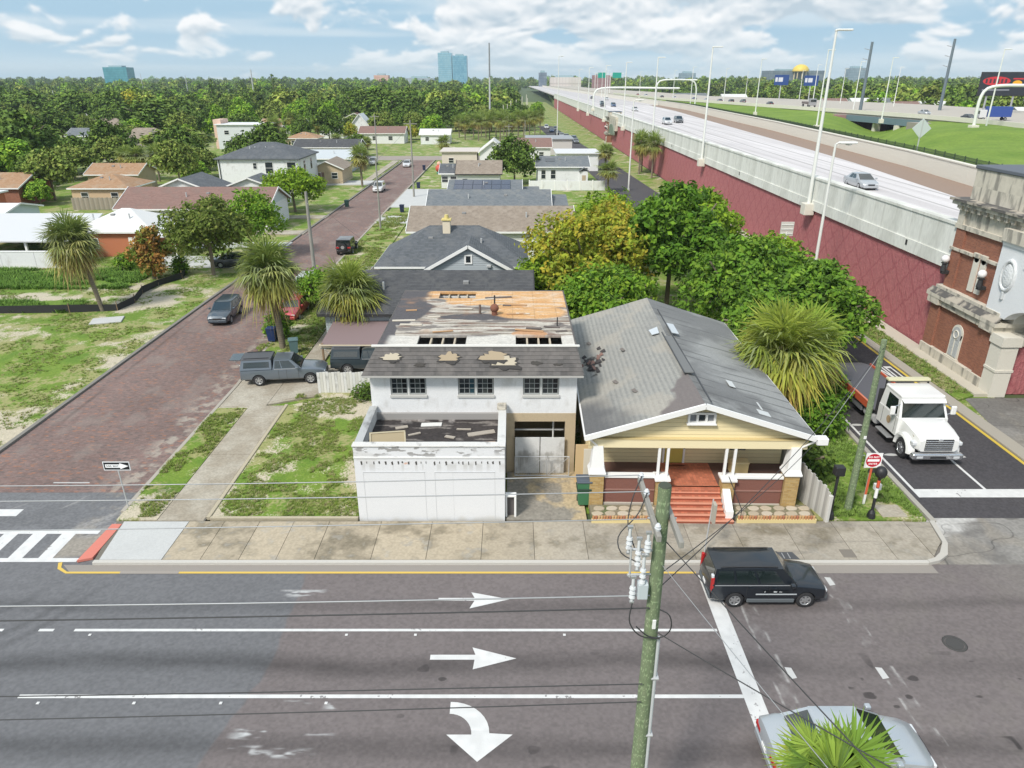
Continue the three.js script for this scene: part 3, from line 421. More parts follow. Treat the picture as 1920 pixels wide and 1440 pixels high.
// ---------------------------------------------------------------- street lights, gantries, signs along the freeway
const M_lamp = mat([.72, .73, .70], .5);
function freewayLamp(x, y, z, h, label, arm, group) {
  const t = thing('freeway_lamp', label, 'street light', [x, y, z], 0, group), hz = arm;
  mesh('pole', cyl(.2, .10, h, 0, 0, 0, 10), M_lamp, t); mesh('base_block', rbx(-.55, .45, -.9, .25, -.6, .6, .06), M.cream, t);
  mesh('lamp_head', [rbx(-.12, .12, h - .02, h + .14, -.12, .12, .03), rbx(hz > 0 ? 0 : -1.5, hz > 0 ? 1.5 : 0, h + .02, h + .2, -.28, .28, .07)], M_lamp, t); return t;
}
const L0 = freewayLamp(30.3, 6.7, -74, 16.0, 'tallest white lamp pole on the freeway parapet above the shingled bungalow', 1);
freewayLamp(30.3, 6.7, -118.5, 16.3, 'white lamp pole on the parapet rising next to the palm cluster', 1);
for (let k = 0; k < 5; k++) copy(L0, 'distant white lamp pole standing on the maroon wall parapet', [30.3 + (k > 2 ? -1 : 0), 6.7, -162 - k * 44], 0, 1, 'lamp poles on the freeway parapet');
for (const [x, z, s] of [[71, -176, 1], [80, -250, 1], [100, -205, .95], [112, -250, .95], [118, -300, .95], [108, -172, 1], [94, -340, .9], [84, -400, .9], [78, -470, .9], [70, -300, .9], [52, -420, .9], [56, -480, .9], [150, -300, .9], [146, -340, .9], [150, -400, .9], [140, -460, .9], [62, -560, .9]]) copy(L0, z < -450 ? 'tiny white lamp pole where the highways draw together' : x > 130 ? 'white lamp pole on the outer edge of the far highway' : x < 75 ? 'white lamp pole behind the cream freeway barrier' : x > 99 && z > -260 ? 'white lamp pole by the overpass girder on the far highway' : 'white lamp pole on the grass bank below the far highway', [x, 8.6, z], 0, s, 'lamp poles along the freeway median');
function streetLamp(x, z, h, label) {
  const t = thing('street_lamp', label, 'street light', [x, 0, z]); mesh('pole', cyl(.16, .09, h, 0, 0, 0, 10), M_lamp, t); mesh('base', cyl(.26, .24, .3, 0, 0, 0, 10), M_lamp, t);
  mesh('arm', tube([[0, h - .1, 0], [.15, h + .05, 0], [.5, h + .1, 0]], .06), M_lamp, t); mesh('lamp_head', [rbx(.3, 1.75, h, h + .18, -.32, .32, .08), cyl(.22, .28, .1, 1.1, h - .1, 0, 12)], mat([.74, .75, .72], .4), t); return t;
}
streetLamp(27, -62.4, 13.6, 'white street lamp with flat head rising behind the sprawling green trees');
streetLamp(21.2, -133, 15.2, 'slim white street lamp beside the small palm pair on the side road');
streetLamp(16.2, -270, 26, 'very tall white lamp mast by the queue of parked cars');
function gantry(x0, x1, y, z, h, label, cat = 'gantry') {
  const t = thing('sign_gantry', label, cat); const s = x1 > x0 ? 1 : -1; mesh('frame', tube([[x0, y, z], [x0, y + h - 2.4, z], [x0 + s * .7, y + h - .7, z], [x0 + s * 2.4, y + h, z], [x1, y + h + .1, z]], .33, 8, 26), M_lamp, t); mesh('footing', rbx(x0 - .8, x0 + .8, y - .5, y + .4, z - .8, z + .8, .06), M.cream, t); return t;
}
const signTex = (w, h, draw) => { const c = document.createElement('canvas'); c.width = w; c.height = h; draw(c.getContext('2d'), w, h); const t = new THREE.CanvasTexture(c); t.colorSpace = THREE.SRGBColorSpace; return t; };
function signFace(W, H, t) { const g = new THREE.PlaneGeometry(W, H); return [g, mat([1, 1, 1], .55, { map: t })]; }
{
  const g1 = gantry(101.6, 118, 9, -166.2, 8.2, 'white curved cantilever sign arm reaching over the far highway by the billboard');
  const tx = signTex(256, 256, (c, w, h) => { c.fillStyle = '#0b7a4b'; c.fillRect(0, 0, w, h); c.fillStyle = '#e08a2a'; c.fillRect(0, 0, w, 60); c.strokeStyle = '#fff'; c.lineWidth = 8; c.strokeRect(6, 66, w - 12, h - 72); c.fillStyle = '#fff'; c.font = 'bold 62px sans-serif'; c.fillText('43', 20, 136); c.font = 'bold 40px sans-serif'; c.fillText('EXIT', 20, 210); c.fillText('↗', 160, 180); });
  const sg = thing('exit_sign', 'green exit sign with orange top panel hung on the curved white arm', 'sign', [113.6, 17.3, -165.8]); mesh('panel', rbx(-2.7, 2.7, -3, 3.4, -.1, 0, .05), M.steel, sg); const [pg, pm] = signFace(5.2, 6.2, tx); mesh('sign_face', move(pg, 0, .2, .02), pm, sg);
  gantry(30.4, 62, 8.4, -285, 7.2, 'white tubular gantry arch spanning the freeway lanes');
  const g3 = gantry(62, 79, 8.4, -330, 10, 'white gantry frame far along the grass median'); mesh('frame', tube([[79, 8.4, -330], [79, 15, -330], [78, 17.6, -330], [76, 18.4, -330]], .33), M_lamp, g3);
  for (const [x, y, z] of [[72, 22, -620], [84, 22, -620]]) { const s = thing('highway_sign', 'teal-green highway sign panel high over the far freeway', 'sign', [x, y, z], 0, 'far green highway signs'); mesh('panel', rbx(-3.5, 3.5, -2, 2, -.1, .1, .05), mat([.01, .30, .22], .5), s); mesh('gantry_frame', [rbx(-5.5, 5.5, 1.2, 1.6, -.5, -.15, .05), rbx(-5.5, -5.1, -13, 1.4, -.5, -.15, .05)], M_lamp, s); }
  for (const [x, y, z, l] of [[136, 18.5, -390, 'blue highway information sign above the far traffic lanes'], [151, 18.2, -390, 'second blue highway sign next to the lamp poles']]) { const s = thing('highway_sign', l, 'sign', [x, y, z]); mesh('panel', rbx(-3.6, 3.6, -2.4, 2.4, -.1, .1, .05), mat([.02, .06, .22], .5), s); mesh('pictogram', [rbx(-1.6, .6, -.8, 1.2, .1, .13, .02), rbx(-3.2, -2, -.8, 1.2, .1, .13, .02)], mat([.6, .62, .68], .5), s); mesh('post', [bx(-.2, .2, -12, -2.4, -.3, -.1)], M.galv, s); }
  const w = thing('warning_sign', 'white back of a diamond warning sign on the grass bank', 'sign', [63.5, 8, -117]); mesh('post', bx(-.07, .07, 0, 2.6, -.07, .07), M.galv, w); const dg = new THREE.BoxGeometry(2.1, 2.1, .06); dg.rotateZ(Math.PI / 4); mesh('panel', move(dg, 0, 3.6, .1), mat([.62, .66, .68], .4, { metalness: .3 }), w); mesh('stiffener', bx(-.08, .08, 2.3, 4.9, .14, .19), M.galv, w);
  const b = thing('billboard', 'dark billboard with red and yellow print beyond the far highway', 'billboard', [153, 2, -240]); b.scale.setScalar(.84);
  const bt = signTex(512, 256, (c, w, h) => { c.fillStyle = '#2c2f38'; c.fillRect(0, 0, w, h); c.fillStyle = '#c2303a'; c.beginPath(); c.ellipse(170, 95, 150, 52, 0, 0, 7); c.fill(); c.fillStyle = '#45303a'; for (let i = 0; i < 6; i++) c.fillRect(50 + i * 42, 70, 22, 50); c.fillStyle = '#e8a92c'; c.beginPath(); c.ellipse(400, 120, 52, 34, 0, 0, 7); c.fill(); c.fillStyle = '#c2303a'; c.fillRect(345, 60, 120, 16); c.fillStyle = '#8a8d96'; c.fillRect(30, 190, 300, 14); });
  mesh('panel', rbx(-9, 9, 14.2, 22.4, -.4, 0, .05), M.dark, b); const [g, m] = signFace(17.4, 7.6, bt); mesh('poster', move(g, 0, 18.3, .02), m, b); for (const x of [-5, 5]) mesh('post', cyl(.4, .35, 14.3, x, 0, -.6, 8), M.steel, b);
}
// ---------------------------------------------------------------- materials for buildings
const shingleTex = (base, alt, stain, seed) => tex(512, 512, (u, v) => { const x = u * 4, y = v * 4, r = Math.floor(y / .2), o = hsh(r, seed) * .3, i = Math.floor((x + o) / .33), f = y / .2 - r; let c = m3(base, alt, hsh(i, r, seed)); c = k3(c, f > .86 ? .72 : .9 + .16 * n2(x * 14, y * 14)); return m3(c, stain, st(.5, .72, tile((a, b) => fb(a * 7 + seed, b * 7, 4), u, v)) * .55); }, [4, 4]);
const B_shingle = gray(512, 512, (u, v) => { const y = v * 4, x = u * 4, r = Math.floor(y / .2), f = y / .2 - r; return (1 - f) * .7 + hsh(Math.floor((x + hsh(r, 4) * .3) / .33), r, 9) * .3; }, [4, 4]);
const roofMat = (a, b, s, seed = 1, k = .03) => mt(shingleTex(a, b, s, seed), .92, { bumpMap: B_shingle, bumpScale: k });
M.roofGrey = roofMat([.165, .17, .165], [.22, .22, .205], [.24, .225, .19], 2); M.roofDark = roofMat([.06, .062, .068], [.085, .087, .092], [.10, .10, .10], 3); M.roofBlue = roofMat([.13, .15, .165], [.175, .19, .205], [.21, .215, .21], 4); M.roofTan = roofMat([.24, .195, .155], [.30, .25, .20], [.33, .28, .23], 5); M.roofBrown = roofMat([.21, .125, .105], [.26, .16, .135], [.2, .14, .12], 6); M.roofSlate = roofMat([.085, .095, .105], [.12, .13, .145], [.14, .145, .15], 7); M.roofRust = roofMat([.33, .19, .10], [.40, .25, .15], [.36, .27, .19], 8); M.roofMansard = roofMat([.085, .080, .078], [.135, .125, .12], [.17, .155, .145], 9);
const grime = (c, d, k, s) => tex(512, 512, (u, v) => { const f = (a, b) => fb(a * 9 + s, b * 9, 4) * .6 + fb(a * 26, b * 5 + s, 3) * .4; const q = tile(f, u, v); return k3(m3(c, d, st(.52, .74, q) * k), .95 + .1 * n2(u * 150, v * 150)); }, [5, 5]);
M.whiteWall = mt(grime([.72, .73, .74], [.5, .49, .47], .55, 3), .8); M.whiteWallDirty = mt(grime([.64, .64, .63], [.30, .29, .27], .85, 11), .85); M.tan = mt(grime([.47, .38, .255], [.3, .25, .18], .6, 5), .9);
const siding = (c, h) => { const T = tex(64, 512, (u, v) => { const f = (v * 2 / h) % 1; return k3(c, f < .08 ? .72 : .97 + .05 * n2(u * 20, v * 90)); }, [2, 2]); const B = gray(16, 512, (u, v) => 1 - (v * 2 / h) % 1, [2, 2]); return mt(T, .7, { bumpMap: B, bumpScale: .02 }); };
M.yellowSiding = siding([.76, .65, .39], .2); M.greySiding = siding([.38, .42, .45], .2); M.whiteSiding = siding([.70, .71, .70], .25);
M.buffBrick = mt(tex(512, 512, (u, v) => { const x = u * 1.8, y = v * 1.8, [i, r, ex, ey] = brickAt(x, y, .225, .075), t = hsh(i, r, 8); let c = m3([.36, .22, .065], [.47, .32, .125], t); return m3(c, [.34, .29, .2], Math.min(ex, ey) < .008 ? .8 : 0); }, [1.8, 1.8]), .9);
M.redTile = mt(tex(256, 256, (u, v) => { const e = Math.min((u * 8) % 1, (v * 8) % 1); return e < .06 ? [.26, .13, .09] : k3([.46, .15, .085], .8 + .4 * hsh(Math.floor(u * 8), Math.floor(v * 8), 2)); }, [1.2, 1.2]), .6);
M.porchRed = mat([.20, .085, .065], .8, { bumpMap: B_grain, bumpScale: .01 }); M.floorBrown = mat([.13, .07, .055], .75);
const M_glass = pmat([.02, .026, .03], .08, { clearcoat: .6, clearcoatRoughness: .05 }); const M_glassBlue = pmat([.06, .10, .13], .08, { clearcoat: .6 });
const M_frame = mat([.70, .70, .68], .6), M_frameGrey = mat([.34, .36, .36], .6);
function recenter(o, x, y, z) { for (const c of o.children) c.position.sub(V(x, y, z)); o.position.set(x, y, z); return o; }
// wall of thickness t along x with rectangular openings [x0,x1,y0,y1]; front face at z
function wallX(x0, x1, y0, y1, z, t, holes = []) {
  const g = [], xs = [...new Set([x0, x1, ...holes.flatMap(h => [h[0], h[1]])])].sort((a, b) => a - b);
  for (let i = 0; i < xs.length - 1; i++) { const a = xs[i], b = xs[i + 1], hs = holes.filter(h => h[0] <= a + 1e-6 && h[1] >= b - 1e-6).sort((p, q) => p[2] - q[2]); let y = y0; for (const h of hs) { if (h[2] > y) g.push(bx(a, b, y, h[2], z - t, z)); y = h[3]; } if (y < y1) g.push(bx(a, b, y, y1, z - t, z)); }
  return g;
}
// a sash window facing +z: frame, muntins and one glass pane for every light
function sash(parent, x0, x1, y0, y1, z, cols, rows, fm = M_frame, gm = M_glass, fw = .06, name = 'window') {
  const g = [rbx(x0, x1, y0, y0 + fw, z - .06, z + .03, .01), rbx(x0, x1, y1 - fw, y1, z - .06, z + .03, .01), rbx(x0, x0 + fw, y0 + fw, y1 - fw, z - .06, z + .028, .01), rbx(x1 - fw, x1, y0 + fw, y1 - fw, z - .06, z + .028, .01)];
  const cw = (x1 - x0 - 2 * fw) / cols, rh = (y1 - y0 - 2 * fw) / rows, m = .025;
  for (let i = 1; i < cols; i++) g.push(bx(x0 + fw + i * cw - m / 2, x0 + fw + i * cw + m / 2, y0 + fw, y1 - fw, z - .04, z + .012)); for (let j = 1; j < rows; j++) g.push(bx(x0 + fw, x1 - fw, y0 + fw + j * rh - m / 2, y0 + fw + j * rh + m / 2, z - .04, z + .01));
  const f = mesh(name, g, fm, parent), pg = bx(-cw / 2 + m / 2, cw / 2 - m / 2, -rh / 2 + m / 2, rh / 2 - m / 2, -.012, 0);
  for (let i = 0; i < cols; i++) for (let j = 0; j < rows; j++) { const p = mesh('pane', pg, Array.isArray(gm) ? gm[(i * 7 + j * 3) % gm.length] : gm, f); p.position.set(x0 + fw + (i + .5) * cw, y0 + fw + (j + .5) * rh, z - .012 - ((i * 5 + j * 3) % 3) * .003); }
  return f;
}
// ---------------------------------------------------------------- derelict two-storey house
{
  const b = thing('derelict_house', 'derelict white two-storey house with a torn open flat roof and dark mansard', 'house');
  const ZF = -31.67, ZB = -41.7, XL = -6.87, XR = 3.15, wins = [[-5.9, -4.16], [-2.62, -.88], [.54, 2.29]], WY0 = 4.38, WY1 = 5.56;
  mesh('front_wall', wallX(XL, XR, 3.4, 5.75, ZF, .22, wins.map(w => [w[0], w[1], WY0, WY1])), M.whiteWall, b);
  mesh('side_wall', [bx(XL, XL + .22, 0, 5.9, ZB, ZF - .22)], M.whiteWallDirty, b); mesh('side_wall', [bx(XR - .22, XR, 0, 5.9, ZB, ZF - .22)], M.whiteWallDirty, b); mesh('back_wall', bx(XL + .22, XR - .22, 0, 6.5, ZB, ZB + .2), M.whiteWallDirty, b);
  mesh('carport_frame', [bx(-.28, XR, 2.95, 3.4, ZF - .25, ZF + .02), bx(-.28, .13, 0, 2.95, ZF - .25, ZF + .02), bx(2.64, XR, 0, 2.95, ZF - .25, ZF + .02)], M.tan, b);
  mesh('lower_wall', [bx(XL, -.3, 0, 3.4, ZF - .2, ZF - .02)], M.whiteWallDirty, b); mesh('carport_back', bx(-.5, 3, 0, 3.3, ZF - 4.2, ZF - 4), M.tan, b); mesh('carport_side', bx(-.5, -.3, 0, 3.3, ZF - 4, ZF - .26), M.tan, b); mesh('upper_floor', bx(XL + .22, XR - .22, 3.3, 3.42, ZB + .2, ZF - .22), mat([.10, .085, .07], .95), b);
  mesh('carport_bar', [cyl(.05, .05, 2.95, 2.08, 0, ZF - .5, 6), bx(.15, 2.6, 2.2, 2.26, ZF - .6, ZF - .5)], M_frame, b);
  const gl = [M_glass, pmat([.05, .06, .06], .15, {}), pmat([.018, .02, .022], .1, {})];
  wins.forEach(([a, c], k) => { const m = (a + c) / 2; sash(b, a + .02, m - .03, WY0 + .02, WY1 - .02, ZF - .06, 3, 4, M_frameGrey, k === 1 ? [M_glass, M_glass, pmat([.03, .07, .09], .1)] : gl, .05); sash(b, m + .03, c - .02, WY0 + .02, WY1 - .02, ZF - .06, 3, 4, M_frameGrey, gl, .05); mesh('mullion', bx(m - .03, m + .03, WY0, WY1, ZF - .12, ZF - .02), M_frame, b); mesh('sill', rbx(a - .04, c + .04, WY0 - .14, WY0 + .01, ZF - .1, ZF + .07, .02), mat([.5, .5, .48], .8), b); });
  // mansard skirt
  const e = { x0: -7.15, x1: 3.43, z0: -42.1, z1: -31.15, y: 5.62 }, t = { x0: -6.5, x1: 3.12, z0: -41.9, z1: -32.1, y: 6.76 };
  mesh('mansard', [plate([[e.x0, e.y, e.z1], [e.x1, e.y, e.z1], [t.x1, t.y, t.z1], [t.x0, t.y, t.z1]], .1)], M.roofMansard, b);
  mesh('mansard', [plate([[e.x0, e.y, e.z0], [e.x0, e.y, e.z1], [t.x0, t.y, t.z1], [t.x0, t.y, t.z0]], .1)], M.roofMansard, b); mesh('mansard', [plate([[e.x1, e.y, e.z1], [e.x1, e.y, e.z0], [t.x1, t.y, t.z0], [t.x1, t.y, t.z1]], .1)], M.roofMansard, b); mesh('mansard', plate([[e.x1, e.y, e.z0], [e.x0, e.y, e.z0], [t.x0, t.y, t.z0], [t.x1, t.y, t.z0]], .1), M.roofMansard, b);
  mesh('soffit', [bx(e.x0 + .03, e.x1 - .03, 5.5, 5.6, e.z1 - .52, e.z1 + .02), bx(e.x0 + .03, XL, 5.5, 5.6, e.z0, e.z1 - .53)], mat([.42, .41, .39], .9), b);
  // torn roof: felt, bare plywood and white membrane
  const RR = [-6.5, 3.15, -41.95, -32.05];
  const T_roof = gtex(1024, 1024, RR, (x, z) => {
    const w1 = (fb(x * .7, z * .7, 4) - .5), w2 = fb(x * .5 + 8, z * 3.2, 5), w3 = fb(x * .35, z * 6, 4), g = n2(x * 14, z * 14);
    let c = m3([.44, .405, .345], [.56, .53, .475], w2); c = m3(c, [.25, .215, .175], st(.42, .6, w3 * .6 + w2 * .4)); c = m3(c, [.17, .10, .075], st(.56, .68, fb(x * 1.1 + 40, z * 4.5, 4)) * .8); c = m3(c, [.12, .105, .10], st(.6, .68, fb(x * .8 + 20, z * 2.2 + 9, 5)) * .8);
    const felt = Math.max(blob(x, z, -5.9, -38, 1.4 + w1 * 1.5, 3.2), blob(x, z, -6.3, -34, .55 + w1, 4), blob(x, z, -1.6, -36.7, 2.6, .55 + w1 * .6) * 1.2, blob(x, z, -5.5, -41.5, 1.8, 1.2)); c = m3(c, [.085, .08, .085], st(.03, .16, felt + w1 * .18));
    const ply = Math.max(st(-.15, .15, -38.2 - z + w1 * 2.2 - st(.4, -4.4, x) * 1.5), st(.1, .3, blob(x, z, 1.0, -37.6, 2.6, 1.6) + w1 * .2)) * st(-5.2, -4.6, x + w1); const pl = k3(m3([.50, .255, .095], [.62, .40, .20], fb(x * .6 + 3, z * 2.5, 4)), (((x + 6) % 1.2 + 1.2) % 1.2 < .05 || ((z % 2.4) + 2.4) % 2.4 < .06) ? .8 : 1); c = m3(c, m3(pl, [.62, .55, .45], st(.55, .7, fb(x * 1.2, z * 5 + 3, 4)) * .5), ply);
    const ora = st(.02, .12, blob(x, z, .9, -33.95, 1.0, .5) + w1 * .2); c = m3(c, [.47, .25, .12], ora * .9);
    const wht = st(-32.35 - 1.6, -32.35 - 1.1, z + w1 * .8) * st(-6.3, -5.9, x); c = m3(c, k3([.60, .58, .53], .85 + .25 * fb(x * 1.5, z * 5, 3)), wht * .85);
    return k3(c, .86 + .28 * g);
  });
  const RM = mt(T_roof, .92), rb = (x0, x1, z0, z1) => rectuv(bx(x0, x1, 6.62, 6.74, z0, z1), RR);
  const h1 = [-4.62, -2.25], h2 = [.18, 2.45], h3 = [-4.3, -2.15];
  mesh('roof_deck', [rb(-6.5, 3.1, -32.4, -32.1), rb(-6.5, h1[0], -33.7, -32.4), rb(h1[1], h2[0], -33.7, -32.4), rb(h2[1], 3.1, -33.7, -32.4), rb(-6.5, 3.1, -40.3, -33.7), rb(-6.5, h3[0], -41.55, -40.3), rb(h3[1], 3.1, -41.55, -40.3), rb(-6.5, 3.1, -41.9, -41.55)], RM, b);
  for (const [h, z0, z1] of [[h1, -33.7, -32.4], [h2, -33.7, -32.4], [h3, -41.55, -40.3]]) for (let k = 1; k < 4; k++) { const x = mx(h[0], h[1], k / 4); mesh('rafter', bx(x - .045, x + .045, 6.38, 6.6, z0 - .5, z1 + .15), mat([.44, .38, .29], .9), b); }
  mesh('coping', [rbx(-6.75, 3.25, 6.72, 6.82, -32.16, -32.04, .02)], mat([.68, .67, .64], .7), b);
  const rs = rng(9);
  for (const [x, z, rx, rz, m] of [[-5.75, -31.72, .48, .22, 0], [-3.0, -31.7, .55, .3, 1], [-.9, -31.72, .65, .32, 1], [-.4, -31.55, .75, .4, 0], [1.2, -31.55, .3, .1, 2], [2.2, -31.5, .22, .06, 2], [-4.4, -31.5, .3, .12, 2]]) {
    const pts = []; for (let k = 0; k < 26; k++) { const a = k / 26 * 6.283, q = (.62 + rs() * .5) * (.8 + .4 * n2(k * .45, x * 3)); pts.push([Math.cos(a) * rx * q, Math.sin(a) * rz * q]); }
    const s = new THREE.Shape(pts.map(p => new THREE.Vector2(...p))), g = new THREE.ExtrudeGeometry(s, { depth: .035, bevelEnabled: false }); g.rotateX(-Math.PI / 2 + .872); g.translate(x, 5.62 + (-31.15 - z) * 1.2 - .005 + (m === 2 ? .0 : .01), z); mesh(m === 2 ? 'missing_shingle' : 'torn_patch', flat(g), [mat([.45, .40, .31], .95), mat([.36, .29, .20], .95), mat([.06, .055, .05], .95)][m], b);
    if (m < 2) { const g2 = g.clone(); g2.translate(-x, -(5.62 + (-31.15 - z) * 1.2), -z); g2.scale(1.18, 1, 1.18); g2.translate(x + .03, 5.60 + (-31.15 - z) * 1.2, z); mesh('torn_felt', flat(g2), mat([.05, .047, .045], .95), b); }
  }
  mesh('vent_pipe', cyl(.07, .06, .55, -1.75, 6.7, -37.3, 8), mat([.16, .12, .10], .9), b); mesh('turbine_vent', [cyl(.16, .16, .3, -.95, 6.7, -37.1, 10), move(new THREE.SphereGeometry(.24, 12, 8), -.95, 7.12, -37.1)], mat([.20, .08, .05], .9), b); mesh('vent_pipe', cyl(.035, .035, .5, 2.35, 6.7, -35.2, 6), M.dark, b); mesh('vent_pipe', cyl(.05, .05, .7, -.98, 6.7, -38.6, 6), M.dark, b);
  for (let k = 0; k < 16; k++) { const x = -6 + rs() * 8.6, z = -34 - rs() * 6.4, L = .4 + rs() * 1.2; mesh('roof_scrap', move(bx(-L / 2, L / 2, 0, .03, -.06 - rs() * .12, .06), x, 6.745 + rs() * .02, z, (rs() - .5) * .5, 0, (rs() - .5) * .05), [mat([.55, .5, .42], .9), mat([.12, .1, .09], .9), mat([.42, .25, .13], .9)][k % 3], b); }
  recenter(b, -1.86, 0, -36.6);
}
// ---------------------------------------------------------------- flat-roofed white shop in front of it
{
  const b = thing('flat_roof_shop', 'boxy white single-storey shop with blackened flat roof behind a peeling parapet', 'building'); const x0 = -6.93, x1 = -.32, z1 = -27.32, z0 = -31.66;
  const T_front = tex(1024, 1024, (u, v) => { const x = u * 6.61, y = v * 3.9, g = n2(x * 30, y * 30); let c = k3([.70, .71, .73], .97 + .05 * g); const p = fb(x * 1.4, y * 2.4, 4); c = m3(c, [.55, .54, .52], st(.56, .75, p) * .5 * st(2.6, 3.2, y)); c = m3(c, [.22, .21, .20], st(.55, .62, fb(x * 3.2 + 5, y * 9, 4)) * .8 * st(3.35, 3.7, y + (n2(x * 4, 2) - .5) * .5)); c = m3(c, [.62, .26, .12], st(.14, .02, Math.hypot((x - 2.32), (y - 3.02) * 2.2) + (n2(x * 9, y * 9) - .5) * .2) * .7); const dr = st(.62, .75, n2(x * 7, 5)) * st(2.45, 3.0, y) * st(3.1, 2.9, y); c = m3(c, [.42, .41, .39], dr * .45); c = m3(c, [.5, .47, .4], st(.3, 0, y + (n2(x * 3, 1) - .5) * .3) * .5); return c; });
  const f = wallX(x0, x1, 0, 3.85, z1, .3); f.forEach(g => { const p = g.attributes.position, uv = g.attributes.uv; for (let i = 0; i < p.count; i++) uv.setXY(i, (p.getX(i) - x0) / 6.61, p.getY(i) / 3.9); });
  mesh('front_wall', f, mt(T_front, .8), b);
  mesh('side_wall', bx(x0, x0 + .28, 0, 3.72, z0, z1 - .3), M.whiteWallDirty, b); mesh('side_wall', bx(x1 - .28, x1, 0, 3.75, z0, z1 - .3), M.whiteWallDirty, b); mesh('rear_upstand', bx(x0 + .28, x1 - .28, 2.9, 3.45, z0, z0 + .15), mat([.33, .32, .31], .9), b);
  mesh('flat_roof', rectuv(bx(x0 + .28, x1 - .28, 2.95, 3.12, z0 + .15, z1 - .3), [-7, 0, -32, -27]), mt(gtex(512, 512, [-7, 0, -32, -27], (x, z) => { let c = m3([.02, .017, .018], [.06, .05, .047], fb(x * 1.2, z * 2.6, 5)); c = m3(c, [.20, .18, .165], st(.6, .72, fb(x * .9 + 9, z * 3.4, 5)) * .8); c = m3(c, [.30, .28, .27], st(.55, .7, fb(x * 2, z * 1.2 + 4, 4)) * st(-30.9, -31.5, z) * .8); return k3(c, .7 + .6 * n2(x * 12, z * 12)); }), .92), b);
  mesh('coping', [rbx(x0 - .04, x1 + .04, 3.85, 3.93, z1 - .34, z1 + .05, .02)], mt(grime([.62, .61, .59], [.13, .125, .12], 1, 21), .9), b); mesh('coping', rbx(x0 - .05, x0 + .33, 3.72, 3.8, z0, z1 - .35, .02), mt(grime([.42, .43, .43], [.15, .15, .15], .9, 23), .9), b); mesh('coping', rbx(x1 - .33, x1 + .05, 3.75, 3.83, z0, z1 - .35, .02), mt(grime([.6, .6, .58], [.2, .2, .2], .9, 25), .9), b); mesh('parapet_knob', rbx(x1 - .4, x1 + .06, 3.8, 4.05, z0 + .1, z0 + .6, .08), M.stone, b);
  mesh('ledge', rbx(x0 - .01, x1 + .01, 3.28, 3.36, z1 - .01, z1 + .035, .015), mat([.72, .72, .71], .8), b);
  // rows of flaked plaster under the ledge
  const r = rng(31); for (let k = 0; k < 24; k++) { const x = x0 + .3 + k * .265 + (r() - .5) * .12, h = .06 + r() * .14, w = .015 + r() * .035; const g = plate([[x - w, 3.13 - r() * .05, z1 + .012], [x - w * .4, 3.13 - h, z1 + .012], [x + w, 3.12 - h * .8, z1 + .012], [x + w * .7, 3.14, z1 + .012]], .012); mesh('flaked_spot', g, mat([.07, .065, .06], .95), b); }
  for (const [a, c] of [[x0 + .35, -3.85], [-3.42, -.75]]) mesh('panel_recess', [bx(a, c, 2.58, 2.605, z1, z1 + .02), bx(a, a + .02, .12, 2.58, z1, z1 + .008), bx(c - .02, c, .12, 2.58, z1, z1 + .008)], mat([.56, .57, .58], .85), b);
  mesh('panel_seam', [bx(-2.62, -2.61, .1, 2.55, z1, z1 + .006)], mat([.6, .61, .62], .85), b);
  const t = thing('roof_hatch_panel', 'tilted tan framed panel lying on the blackened shop roof', 'panel'); mesh('sheet', move(bx(-.8, .8, 0, .03, -.5, .5), -5.55, 3.62, -28.2, .15, .75, 0), mat([.34, .28, .18], .9), t); mesh('frame', move(join([bx(-.78, .78, 0, .05, -.46, -.4), bx(-.78, .78, 0, .05, .4, .46), bx(-.8, -.73, 0, .05, -.4, .4), bx(.73, .8, 0, .05, -.4, .4)]), -5.55, 3.65, -28.2, .15, .75, 0), mat([.42, .37, .26], .9), t);
  const d = [[-3.9, -30.9, 1.0, .35, 0, 'white sheet lying at the back of the blackened shop roof'], [-1.45, -30.0, 1.3, .35, .25, 'pale weathered board on the blackened shop roof'], [-4.6, -29.9, .6, .15, .4, 'short grey plank on the blackened shop roof'], [-2.9, -29.6, .5, .2, -.4, 'split grey board on the blackened shop roof'], [-1.2, -28.9, .9, .4, .1, 'brown torn board near the shop parapet'], [-2.3, -30.4, .7, .12, -.1, 'thin weathered lath on the blackened shop roof'], [-5.3, -30.6, .6, .25, .3, 'crumpled grey felt scrap on the blackened shop roof']];
  for (const [x, z, w, h, a, l] of d) { const cc = l.startsWith('white') ? [.68, .68, .66] : l.startsWith('brown') ? [.30, .19, .13] : [.38, .34, .29]; const s = tag(mesh('roof_board', move(rbx(-w / 2, w / 2, 0, .05, -h / 2, h / 2, .01), 0, 0, 0, a), mat(cc, .9, { bumpMap: B_grain, bumpScale: .02 })), l, 'board'); s.position.set(x, 3.125, z); s.rotation.z = .03; }
  recenter(b, -3.6, 0, -29.5);
}
